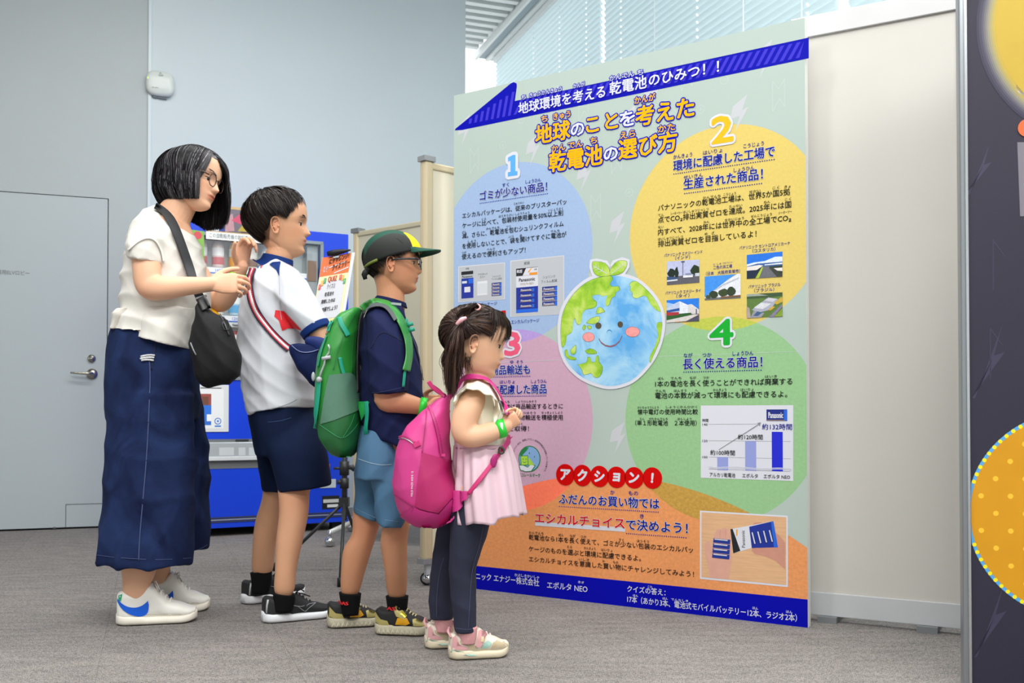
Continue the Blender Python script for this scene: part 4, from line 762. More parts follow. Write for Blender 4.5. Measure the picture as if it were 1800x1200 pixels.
# recycling notice card
VM.pbox('notice_card', 330, 676, 402, 759, .001, .006, M('d9dcdf', .4), vm, bev=.012)
VM.pbox('notice_card_inner', 336, 684, 393, 753, .006, .0068, M('e9ebee', .5), vm)
for i, (p, c) in enumerate([((340, 692, 371, 747), '2f6fd0'), ((352, 692, 371, 712), '9a4a44'), ((355, 697, 366, 712), '6e4635'), ((345, 712, 371, 740), '2a72dc'), ((363, 728, 371, 740), 'f0f2f6')]): VM.pbox('notice_print', *p, .0068, .0072 + i * .0003, M(c, .5), vm)
c_ = VM.uv(382.5, 740)
for k, (rf, c) in enumerate([(.019, '2a7ad6'), (.014, 'e9ebee'), (.006, '2a7ad6')]): VM.poly('notice_emblem', [(c_[0] + rf * math.cos(t), c_[1] + rf * math.sin(t)) for t in [2 * math.pi * i / 18 for i in range(18)]], .0075 + k * .0003, M(c, .5), vm, uvm=True)
VM.pbox('notice_emblem', 377, 747.5, 388, 750, .007, .0076, M('2a7ad6', .5), vm)
VM.pbox('notice_print', 352, 681, 389, 682.6, .006, .0066, M('555a60', .5), vm)
# delivery flap, vents, base rail, coin return, labels
fx0, fx1 = 335, 598
VM.pbox('delivery_recess', fx0, 771, fx1 - 40, 822, .0005, .003, M('6d7174', .5), vm)
VM.pbox('delivery_flap', fx0, 776, fx1 - 42, 808, .003, .02, M('aeb4ba', .2, .1), vm, bev=.006)
VM.pbox('delivery_flap_lip', fx0, 801, fx1 - 42, 808, .02, .028, M('d0d4d8', .3), vm, bev=.003)
VM.pbox('flap_hinge', 414, 772, 436, 776, .003, .016, M('2a2c30', .5), vm)
for x in (384, 418, 436): VM.pbox('flap_marking', x, 786, x + (26 if x == 384 else 12), 800, .0202, .0207, M('c6ccd1', .3), vm)
for k in range(3): VM.pbox('vent_slot', fx0, 905 + k * 3.6, 600, 907.2 + k * 3.6, .0004, .004, M(['34373a', '8c9092', '34373a'][k], .5), vm)
VM.pbox('coin_return', 563, 815, 579, 839, .0005, .012, M('e87a12', .4), vm, bev=.003); VM.pbox('coin_return_opening', 565, 819, 575, 831, .012, .0135, M('7d7265', .4), vm)
VM.pbox('label_plate', 562, 842, 590, 857, .0005, .004, M('c2c9cc', .4), vm)
VM.pbox('rating_plate', 566, 871, 596, 894, .0005, .002, M('111317', .5), vm)
VM.pbox('rating_sticker', 568, 877, 595, 883, .002, .003, M('c9cac8', .5), vm); VM.pbox('rating_sticker', 575, 886, 594, 891, .002, .003, M('dfe0e0', .5), vm)
VM.pbox('base_rail', 330, 915.5, 611, 923, .0005, .01, VB, vm)

# ============================================================ folding partition boards
def partition(name, e0, e1, top, bot, label, n_off=0):
    ang_ = math.atan2(e1.y - e0.y, e1.x - e0.x); pl = Plane((e0.x, e0.y, 0), ang_); W_ = (e1 - e0).length
    t = thing(name, pl.pt(W_ / 2, 0, 0), label, 'partition', None); return pl, W_, t
CRM = M('c6b898', .45); PNL = M('e2dcc8', .6, bump=.05, bscale=80); CHR = M('c9ccd0', .08, 1.0)
def caster(pl, a, off, r_, t):
    c = pl.pt(a, r_, off); sp = Soup(); sp.ball(c, (r_ * .8, r_ * .8, r_ * .8), 20, 12); w_ = sp.mk('caster', CHR, t, True)
    sp = Soup(); sp.tube([c - pl.n * r_ * .28 + Vector((r_ * .86 * math.cos(q_), 0, r_ * .86 * math.sin(q_))) for q_ in [2 * math.pi * i / 24 for i in range(24)]], r_ * .14, 6, closed=True); sp.mk('tyre', DK, w_, True)
    sp = Soup(); sp.tube([c + Vector((0, 0, r_ * .3)), c + Vector((0, 0, r_ * 2.0))], r_ * .22, 10); sp.mk('caster_stem', CHR, w_, True)
# near board
e0 = G(741, 1030); Yr = 4.03 * 1.0; r_ = ray(797, 732); e1 = Vector((r_.x * 4.03, 4.03, 0)); e1 = e0 + (e1 - e0).normalized() * .75
pl, W_, t = partition('folding_partition', e0, e1, 0, 0, 'cream folding partition board with a chrome caster, half behind the poster')
zt_ = pl.uv(741, 281)[1]; zb_ = pl.uv(745, 985)[1]
pl.box('frame_post', 0, zb_, .045, zt_, -.02, .02, CRM, t, bev=.012); pl.box('frame_post', W_ - .03, zb_, W_, zt_, -.02, .02, CRM, t, bev=.01)
pl.box('board', .045, zb_ + .01, W_ - .03, zt_ - .03, -.012, .012, M('d6cfba', .6, bump=.05, bscale=80), t)
pl.box('top_rail', .03, zt_ - .035, W_ - .02, zt_ - .006, -.018, .018, CRM, t, bev=.006)
for z_ in (zb_ - .012, zt_ - .004): pl.box('corner_cap', -.006, z_, .05, z_ + .02, -.024, .024, M('9a9da0', .4, .3), t)
pl.box('bottom_rail', .05, zb_ - .004, W_, zb_ + .015, -.016, .016, M('d8c79c', .5), t)
pl.box('blue_tag', .05, zb_ - .085, .075, zb_ - .005, -.003, .003, M('1438c0', .5), t); pl.box('caster_bracket', .018, zb_ - .06, .05, zb_ - .01, -.008, .008, M('b9bdc2', .4), t)
caster(pl, .03, 0, .026, t)
# far board, turned the other way
r0 = ray(624, 732); r1 = ray(740, 732); e0 = Vector((r0.x * 5.44, 5.44, 0)); e1 = Vector((r1.x * 5.12, 5.12, 0)); e1 = e0 + (e1 - e0) * 1.9
pl, W_, t = partition('folding_partition', e0, e1, 0, 0, 'beige folding partition board on a pale foot behind the boy in the green cap')
zt_ = pl.uv(624, 407)[1]; zb_ = .12
pl.box('frame_post', 0, zb_, .04, zt_, -.02, .02, CRM, t, bev=.01); pl.box('frame_post', W_ - .03, zb_, W_, zt_, -.02, .02, CRM, t, bev=.01)
pl.box('board', .04, zb_ + .01, W_ - .03, zt_ - .03, -.012, .012, M('bdb9a6', .6, bump=.05, bscale=80), t)  # cream board darkened: its shade is put into the colour
pl.box('top_rail', .03, zt_ - .035, W_ - .02, zt_ - .006, -.018, .018, M('b5ae96', .5), t, bev=.006); pl.box('corner_cap', -.01, zt_ - .012, .05, zt_ + .012, -.026, .026, M('7f8386', .4, .3), t)  # rail colour darkened for the same shade
pl.box('bottom_rail', .02, zb_ - .01, W_, zb_ + .02, -.02, .02, CRM, t)
LG = M('c3c6c6', .4, .2)
c0 = G(580, 961); c1 = G(617, 934) ; cm = pl.pt(.02, 0, 0)
for c in (c0, c1):
    sp = Soup(); a = Vector((c.x, c.y, .075)); sp.tube([a, Vector((cm.x, cm.y, .105))], .014, 8); sp.mk('foot_bar', LG, t, True)
    sp = Soup(); sp.ball((c.x, c.y, .027), .027, 18, 12); w_ = sp.mk('caster', CHR, t, True); sp = Soup(); sp.tube([(c.x, c.y, .04), (c.x, c.y, .085)], .007, 8); sp.mk('caster_stem', CHR, w_, True)
c = pl.pt(W_ - .05, 0, 0); sp = Soup(); sp.tube([c + Vector((-.2, -.2, .04)), c + Vector((0, 0, .09)), c + Vector((.15, .2, .04))], .014, 8); sp.mk('foot_bar', LG, t, True)
for d in ((-.2, -.2), (.15, .2)): sp = Soup(); sp.ball((c.x + d[0], c.y + d[1], .027), .027, 14, 10); sp.mk('caster', CHR, t, True)

# ============================================================ quiz sign on a tripod stand
base = G(605, 1004)
qs = thing('quiz_sign_stand', base, 'orange and yellow quiz sign board clipped on a slim black tripod stand', 'sign')
YT = base.y + .02; YBm = base.y - .08
TLc, TRc, BRc, BLc = P(567, 453, YT + .01), P(618, 444.5, YT - .01), P(588, 625, YBm - .01), P(537, 634, YBm + .01)
nrm = (TRc - TLc).cross(BLc - TLc).normalized(); nrm = -nrm if nrm.y > 0 else nrm
def QB(u_, v_, o_=0): return TLc * (1 - u_) * (1 - v_) + TRc * u_ * (1 - v_) + BRc * u_ * v_ + BLc * (1 - u_) * v_ + nrm * o_
def qbox(name, u0, v0, u1, v1, o0, o1, mat, parent=qs):
    vs = [QB(a, b_, c) for c in (o0, o1) for a, b_ in ((u0, v0), (u1, v0), (u1, v1), (u0, v1))]
    return mk(name, vs, [(0, 1, 2, 3), (7, 6, 5, 4), (0, 4, 5, 1), (1, 5, 6, 2), (2, 6, 7, 3), (3, 7, 4, 0)], mat, parent)
def qtext(s, u0, v0, u1, v1, mat, o_=.003, rot=0, bold=0):
    v, f = text_geo(s, 0); w_ = v[:, 0].max(); S = Soup()
    for dx in ((0,) if not bold else (0, bold, -bold)):
        S.add([QB(u0 + (x / w_ + dx) * (u1 - u0), v1 - (y + .1) * (v1 - v0) - rot * x / w_, o_) for x, y in v], f)
    return S.mk('sign_lettering', mat, qs)
qbox('sign_board', -.02, -.005, 1.09, 1, -.012, -.004, M('eef0f2', .3))
qbox('sign_sheet', 0, 0, 1, 1, -.004, 0, M('d9d6a8', .5)); qbox('sign_header', 0, 0, 1, .19, 0, .0008, M('dd6c34', .5))
qbox('sign_panel', .04, .25, .93, .62, 0, .0008, M('c9cbd2', .5))
for i in range(2): qbox('answer_bar', .07, .64 + i * .10, .88, .72 + i * .10, 0, .0012, M('e6ca62', .5))
IK = M('3a2c22', .6)
qtext('にチャレンジ！', .27, .025, .93, .085, IK, rot=.035, bold=.01); qtext('クイズラリー', .40, .085, 1.0, .16, IK, rot=.035, bold=.01); qtext('なぞ', .1, .085, .27, .16, PWH, bold=.015)
for u0, v0, u1, v1 in ((.3, .11, .82, .075), (.5, .172, .98, .135)): mk('sign_underline', [QB(u0, v0, .002), QB(u1, v1, .002), QB(u1, v1 + .009, .002), QB(u0, v0 + .009, .002)], [(0, 1, 2, 3)], PWH, qs)
qtext('QUIZ', .33, .19, .64, .265, M('c9402c', .5), bold=.02)
qtext('クイズ②', .33, .275, .62, .33, INK); qtext('乾電池を', .3, .355, .62, .40, INK, bold=.006); qtext('発明したのは', .22, .425, .70, .47, INK, bold=.006); qtext('どこの国でしょう？', .12, .50, .82, .55, INK, bold=.006); qtext('アメリカ', .22, .65, .55, .705, INK); qtext('日本', .28, .75, .48, .805, INK)
for u_, v_, c in ((.04, .27, 'cf4a4a'), (.11, .235, 'e6a92c'), (.19, .215, '3f9c62'), (.72, .205, 'cf4a4a'), (.80, .215, 'e6a92c'), (.88, .25, '3f9c62')): qbox('quiz_tile', u_, v_, u_ + .075, v_ + .05, 0, .003, M(c, .5)); qtext('?', u_ + .02, v_, u_ + .055, v_ + .045, PWH, .004)
sp = Soup(); m0 = QB(.5, -.02, .012); ax = (TRc - TLc).normalized()
sp.tube([m0 - ax * .04, m0 - ax * .01, m0 + ax * .03, m0 + ax * .065], [.011, .014, .010, .003], 10); sp.mk('clip', DK, qs, True)
qbox('clip_plate', .4, 0, .6, .03, .002, .008, M('8f979c', .3, .6))
PK = M('2b2d30', .45)
top = QB(.5, .45, -.03)
sp = Soup(); sp.tube([base + Vector((0, 0, .22)), base + Vector((0, 0, .62))], .0115, 12); sp.mk('lower_tube', PK, qs, True)
sp = Soup(); sp.tube([base + Vector((0, 0, .6)), Vector((base.x, base.y, 1.0)), top], .008, 10); sp.mk('upper_tube', PK, qs, True)
cz = (1004 - 835) / (1004 - 732) * H
sp = Soup(); sp.box(base + Vector((0, 0, cz + .03)), (1, 0, 0), (0, 1, 0), (0, 0, 1), .018, .018, .03); sp.box(base + Vector((0, 0, cz - .035)), (1, 0, 0), (0, 1, 0), (0, 0, 1), .017, .017, .022)
sp.tube([base + Vector((.015, -.01, cz + .035)), base + Vector((.035, -.01, cz + .035)), base + Vector((.045, -.01, cz + .02))], [.008, .013, .008], 8); sp.tube([base + Vector((-.045, -.01, cz + .03)), base + Vector((-.01, -.01, cz + .03))], .006, 8); sp.tube([base + Vector((-.03, -.01, cz - .03)), base + Vector((-.01, -.01, cz - .03))], .010, 8)
sp.mk('height_clamp', PK, qs, True)
for e in (G(598, 1031), G(484, 1003), G(640, 985)):
    sp = Soup(); sp.tube([base + Vector((0, 0, .3)), Vector((e.x, e.y, .012))], .0075, 8); l = sp.mk('leg', PK, qs, True)
    sp = Soup(); sp.tube([Vector((e.x, e.y, .0)), Vector((e.x, e.y, .035))], .012, 8); sp.mk('rubber_foot', DK, l, True)
sp = Soup(); sp.box(base + Vector((0, 0, .3)), (1, 0, 0), (0, 1, 0), (0, 0, 1), .02, .02, .02); sp.mk('leg_collar', PK, qs)
# ============================================================ tools for figures and soft goods
def rowring(xl, yl, xr, yr, dh, dY, D, n=32, e=2.2):
    a, b = P(xl, yl, D + dY), P(xr, yr, D + dY); c = (a + b) / 2; A = (b - a) / 2
    ex = 2 / e; out = []
    for j in range(n):
        q = 2 * math.pi * j / n; cs, sn = math.cos(q), math.sin(q)
        out.append(c + A * math.copysign(abs(cs) ** ex, cs) + Vector((0, dh, 0)) * math.copysign(abs(sn) ** ex, sn))
    return out
def rows(S, rws, D, n=32, e=2.2, sub=4, dY=0, cap=True):
    """stack of cross-sections: (y, xl, xr, depth half-width) or (yl, yr, xl, xr, depth)"""
    q = [((r[0], r[0]) + tuple(r[1:4]) if len(r) == 4 else tuple(r)) for r in rws]
    q = [r if len(r) == 6 else r + (0,) for r in q]
    S.rings([rowring(r[2], r[0], r[3], r[1], r[4], dY + r[5], D, n, e) for r in cat(q, sub)], cap); return S
def limb(S, pts, D, n=20, sub=5, cap0=True, cap1=True):
    """tapering limb through (px, py, dY, radius)"""
    w_ = []
    for p in pts:
        v = P(p[0], p[1], D + p[2]); w_.append((v.x, v.y, v.z, p[3]))
    return limbw(S, w_, n, sub, cap0, cap1)
def limbw(S, w_, n=20, sub=5, cap0=True, cap1=True, flat=1.0, ref=None):
    w_ = [np.array(x) for x in cat(w_, sub)]
    p = [Vector(x[:3]) for x in w_]; r = [x[3] for x in w_]
    if cap1:
        t = (p[-1] - p[-2]).normalized(); r1 = r[-1]; b = p[-1]
        for f, g in ((.5, .87), (.87, .5), (1, .08)): p.append(b + t * r1 * f); r.append(r1 * g)
    if cap0:
        t = (p[0] - p[1]).normalized(); r1 = r[0]; b = p[0]
        for f, g in ((.5, .87), (.87, .5), (1, .08)): p.insert(0, b + t * r1 * f); r.insert(0, r1 * g)
    return S.tube(p, r, n, flat=flat, ref=ref)
def shape(name, S, voxel, mat, parent, smooth=2, disp=None, pig=None, keep=None, **kw):
    """fuse overlapping closed forms into one continuous surface"""
    me = bpy.data.meshes.new('t'); me.from_pydata([tuple(x) for x in S.v], [], S.f); me.update()
    bmx = bmesh.new(); bmx.from_mesh(me); bmesh.ops.recalc_face_normals(bmx, faces=bmx.faces); bmx.to_mesh(me); bmx.free()
    o = bpy.data.objects.new('t', me); COL.objects.link(o); m = o.modifiers.new('r', 'REMESH'); m.mode = 'VOXEL'; m.voxel_size = voxel
    dg = bpy.context.evaluated_depsgraph_get(); m2 = bpy.data.meshes.new_from_object(o.evaluated_get(dg)); bpy.data.objects.remove(o); bpy.data.meshes.remove(me)
    n = len(m2.vertices); v = np.zeros(n * 3); m2.vertices.foreach_get('co', v); v = v.reshape(-1, 3)
    ne = len(m2.edges); e = np.zeros(ne * 2, int); m2.edges.foreach_get('vertices', e); e = e.reshape(-1, 2)
    deg = np.bincount(e.ravel(), minlength=n).astype(float)[:, None]
    def lap(x): 
        o_ = np.zeros_like(x)
        for c in range(x.shape[1]): o_[:, c] = np.bincount(e[:, 0], x[e[:, 1], c], n) + np.bincount(e[:, 1], x[e[:, 0], c], n)
        return o_ / np.maximum(deg, 1)
    for i in range(smooth): v = v + .55 * (lap(v) - v)
    if keep:
        k_ = np.ones(n)
        for c_, r_ in keep: k_ = np.minimum(k_, np.clip((np.linalg.norm(v - np.array(c_), axis=1) - r_) / .03, 0, 1))
        for i in range(34): v = v + .5 * k_[:, None] * (lap(v) - v)
    if disp is not None:
        m2.vertices.foreach_set('co', v.ravel()); m2.update()
        nn = np.zeros(n * 3); m2.vertex_normals.foreach_get('vector', nn); nn = nn.reshape(-1, 3)
        v = v + nn * disp(v)[:, None]
        for i in range(3): v = v + .5 * (lap(v) - v)
    L = np.array(wloc(parent)); m2.vertices.foreach_set('co', (v - L).ravel())
    m2.polygons.foreach_set('use_smooth', [True] * len(m2.polygons)); m2.name = name; m2.materials.clear(); m2.materials.append(mat); m2.update()
    if pig is not None:
        at = m2.color_attributes.new('pig', 'FLOAT_COLOR', 'POINT'); c = np.ones((n, 4)); c[:, :3] = pig(v); at.data.foreach_set('color', c.ravel())
    o = bpy.data.objects.new(name, m2); COL.objects.link(o)
    if parent is not None: o.parent = parent
    return tagit(o, **kw)
def folds(spec, seed=0):
    """cloth folds: list of (direction across the folds, wavelength m, amplitude m)"""
    rg = np.random.RandomState(seed)
    cf = [(np.array(d, float) / np.linalg.norm(d), l, a, rg.rand(6) * 6.28, rg.rand() * .8 + .6) for d, l, a in spec]
    def f(v):
        out = np.zeros(len(v))
        for d, l, a, ph, k in cf:
            w_ = .35 * l * (np.sin(v[:, 0] * 9 * k + ph[0]) + np.sin(v[:, 2] * 11 * k + ph[1]) + np.sin(v[:, 1] * 13 + ph[2]))
            u = (v @ d + w_) * 2 * math.pi / l
            msk = .5 + .5 * np.sin(v[:, 2] * 8 * k + v[:, 0] * 5 + ph[3]) * np.sin(v[:, 0] * 7 + v[:, 2] * 3 * k + ph[4])
            out += a * msk * (1 - 2 * np.abs(np.sin(u / 2 + ph[5])) ** .8)
        return out
    return f
def bvh(objs):
    V_, F_ = [], []
    for o in objs:
        L = wloc(o); k = len(V_); V_ += [v.co + L for v in o.data.vertices]; F_ += [tuple(i + k for i in p.vertices) for p in o.data.polygons]
    return BVHTree.FromPolygons(V_, F_)
def hitp(tree, px, py, off, fb):
    r = ray(px, py); r.normalize(); loc, nr, i, d = tree.ray_cast(Vector((0, 0, H)), r, 8)
    if loc is None: return P(px, py, fb) if fb else None
    if nr.dot(r) > 0: nr = -nr
    return loc + nr * off
def ribbon(name, tree, path, hw, off, mat, parent, fb=None, sub=6, across=4, thick=.0025, relax=3, **kw):
    """a strap lying on the surface below it; path in picture measurements, hw = half width"""
    pts = cat([(p[0], p[1], p[2] if len(p) > 2 else hw) for p in path], sub); rs = []
    hh = [h.y for h in (hitp(tree, p[0], p[1], off, None) for p in pts) if h is not None]; last = hh[0] if hh else (fb or 3)
    for i, p in enumerate(pts):
        a = pts[max(i - 1, 0)]; b = pts[min(i + 1, len(pts) - 1)]; dx, dy = b[0] - a[0], b[1] - a[1]; L = math.hypot(dx, dy) or 1
        nx, ny = -dy / L, dx / L; row = []
        for k in range(across + 1):
            s_ = (k / across * 2 - 1) * p[2]; h = hitp(tree, p[0] + nx * s_, p[1] + ny * s_, off, None)
            row.append(h if h is not None else None)
        ok = [h for h in row if h is not None]
        yd = (sum(h.y for h in ok) / len(ok)) if ok else last
        if ok: last = yd
        row = [h if h is not None and abs(h.y - yd) < .05 else P(p[0] + nx * ((k / across * 2 - 1) * p[2]), p[1] + ny * ((k / across * 2 - 1) * p[2]), yd) for k, h in enumerate(row)]
        rs.append(row)
    for it in range(relax):
        rs = [[rs[i][k] if i in (0, len(rs) - 1) else rs[i][k] * .5 + (rs[i - 1][k] + rs[i + 1][k]) * .25 for k in range(across + 1)] for i in range(len(rs))]
    S = Soup(); loops = []
    for i, row in enumerate(rs):
        tv = (Vector((0, 0, H)) - row[across // 2]).normalized() * thick
        loops.append([p + tv for p in row] + [p - tv * .6 for p in reversed(row)])
    S.rings(loops); return S.mk(name, mat, parent, True, **kw)
def patch(name, tree, outline, off, mat, parent, fb=None, step=2.0, **kw):
    """flat print / sewn panel lying on a surface: outline in picture measurements, filled with a fine grid"""
    bmx = bmesh.new()
    xs = [p[0] for p in outline]; ys = [p[1] for p in outline]
    def ins(x, y):
        c = False; j = len(outline) - 1
        for i in range(len(outline)):
            xi, yi = outline[i][:2]; xj, yj = outline[j][:2]
            if (yi > y) != (yj > y) and x < (xj - xi) * (y - yi) / (yj - yi) + xi: c = not c
            j = i
        return c
    from mathutils.geometry import delaunay_2d_cdt
    vv = [Vector((p[0], p[1])) for p in outline]; ne = len(vv)
    # densify outline
    dv = []
    for i in range(ne):
        a, b = vv[i], vv[(i + 1) % ne]; k = max(1, int((b - a).length / (step * 1.3)))
        for t in range(k): dv.append(a + (b - a) * t / k)
    n = len(dv); ed = [(i, (i + 1) % n) for i in range(n)]
    y = min(ys) + step / 2
    r_ = 0
    while y < max(ys):
        x = min(xs) + step * (.5 + .5 * (r_ % 2))
        while x < max(xs):
            if ins(x, y) and min((Vector((x, y)) - d).length for d in dv) > step * .5: dv.append(Vector((x, y)))
            x += step
        y += step; r_ += 1
    vo, eo, fo, *_ = delaunay_2d_cdt(dv, ed, [], 1, 1e-6)
    pts = []; 
    hs = [hitp(tree, p.x, p.y, off, None) for p in vo]
    ok = sorted(h.y for h in hs if h is not None); md = ok[len(ok) // 2] if ok else (fb or 3)
    pts = [h if h is not None and abs(h.y - md) < .16 else P(p.x, p.y, md) for h, p in zip(hs, vo)]
    return mk(name, pts, fo, mat, parent, True, **kw)
# ------------------------------------------------------------ skin, hair
def skinmat(h, sss=.12):
    m = bpy.data.materials.new('skin'); m.use_nodes = True; nt = m.node_tree; b = nt.nodes['Principled BSDF']; N = nt.nodes.new; L = nt.links.new
    at = N('ShaderNodeAttribute'); at.attribute_name = 'pig'
    mx = N('ShaderNodeMix'); mx.data_type = 'RGBA'; mx.blend_type = 'MULTIPLY'; mx.inputs[0].default_value = 1; mx.inputs[6].default_value = (*lin(h), 1); L(at.outputs['Color'], mx.inputs[7])
    n = N('ShaderNodeTexNoise'); n.inputs['Scale'].default_value = 18; n.inputs['Detail'].default_value = 5; tc = N('ShaderNodeTexCoord'); L(tc.outputs['Object'], n.inputs[0])
    mr = N('ShaderNodeMapRange'); mr.inputs[3].default_value = .93; mr.inputs[4].default_value = 1.05; L(n.outputs[0], mr.inputs[0])
    sc_ = N('ShaderNodeVectorMath'); sc_.operation = 'SCALE'; L(mx.outputs[2], sc_.inputs[0]); L(mr.outputs[0], sc_.inputs['Scale']); L(sc_.outputs[0], b.inputs['Base Color'])
    b.inputs['Roughness'].default_value = .5; b.inputs['Specular IOR Level'].default_value = .35; b.inputs['Subsurface Weight'].default_value = sss; b.inputs['Subsurface Radius'].default_value = (1, .35, .2); b.inputs['Subsurface Scale'].default_value = .01
    n2 = N('ShaderNodeTexNoise'); n2.inputs['Scale'].default_value = 260; L(tc.outputs['Object'], n2.inputs[0]); bp_ = N('ShaderNodeBump'); bp_.inputs['Strength'].default_value = .08; bp_.inputs['Distance'].default_value = .001; L(n2.outputs[0], bp_.inputs['Height']); L(bp_.outputs[0], b.inputs['Normal'])
    return m
def hairmat(dark, light, rough=.38):
    m = bpy.data.materials.new('hair'); m.use_nodes = True; nt = m.node_tree; b = nt.nodes['Principled BSDF']; N = nt.nodes.new; L = nt.links.new
    at = N('ShaderNodeAttribute'); at.attribute_name = 'pig'; mx = N('ShaderNodeMix'); mx.data_type = 'RGBA'; L(at.outputs['Fac'], mx.inputs[0]); mx.inputs[6].default_value = (*lin(dark), 1); mx.inputs[7].default_value = (*lin(light), 1)
    L(mx.outputs[2], b.inputs['Base Color']); b.inputs['Roughness'].default_value = rough; b.inputs['Specular IOR Level'].default_value = .22; b.inputs['Anisotropic'].default_value = .4
    return m
def strands(name, paths, width, mat, parent, grey=None, centre=None):
    """hair: each path (k,3) becomes a thin tapering ribbon turned outward"""
    L = np.array(wloc(parent)); pa = np.array(paths); n, k, _ = pa.shape
    c = np.array(centre) if centre is not None else pa.mean((0, 1))
    tan = np.gradient(pa, axis=1); out = pa - c; side = np.cross(tan, out); side /= np.linalg.norm(side, axis=2, keepdims=True) + 1e-9
    t = np.linspace(0, 1, k)[None, :, None]; wd = width * (1 - .75 * t ** 4) * (.7 + .3 * np.minimum(1, t * 6)) / 2
    ro = np.random.uniform(-.7, .7, (n, 1, 1)); on = out / (np.linalg.norm(out, axis=2, keepdims=True) + 1e-9); side = side * np.cos(ro) + on * np.sin(ro)
    v = np.concatenate([pa - side * wd, pa + side * wd], 1) - L      # n, 2k, 3
    idx = (np.arange(n) * 2 * k)[:, None]; j = np.arange(k - 1)[None, :]
    f = np.stack([idx + j, idx + j + 1, idx + k + j + 1, idx + k + j], 2).reshape(-1, 4)
    me = bpy.data.meshes.new(name); me.vertices.add(n * 2 * k); me.vertices.foreach_set('co', v.ravel()); nf = len(f)
    me.loops.add(nf * 4); me.loops.foreach_set('vertex_index', f.ravel().astype(np.int32)); me.polygons.add(nf); me.polygons.foreach_set('loop_start', np.arange(nf) * 4)
    me.update(calc_edges=True); me.polygons.foreach_set('use_smooth', [True] * nf)
    g = np.random.rand(n) ** 3 * .35 if grey is None else np.array(grey); at = me.color_attributes.new('pig', 'FLOAT_COLOR', 'POINT')
    cc = np.ones((n * 2 * k, 4)); cc[:, :3] = np.repeat(g, 2 * k)[:, None]; at.data.foreach_set('color', cc.ravel())
    me.materials.append(mat); o = bpy.data.objects.new(name, me); COL.objects.link(o); o.parent = parent; return o
def dirv(az, el):
    a, e = R(az), R(el); return np.array([math.cos(e) * math.cos(a), math.cos(e) * math.sin(a), math.sin(e)])
def slerp(a, b, t):
    a = a / np.linalg.norm(a); b = b / np.linalg.norm(b); w_ = math.acos(max(-1, min(1, float(a @ b))))
    if w_ < 1e-4: return a
    return (math.sin((1 - t) * w_) * a + math.sin(t * w_) * b) / math.sin(w_)
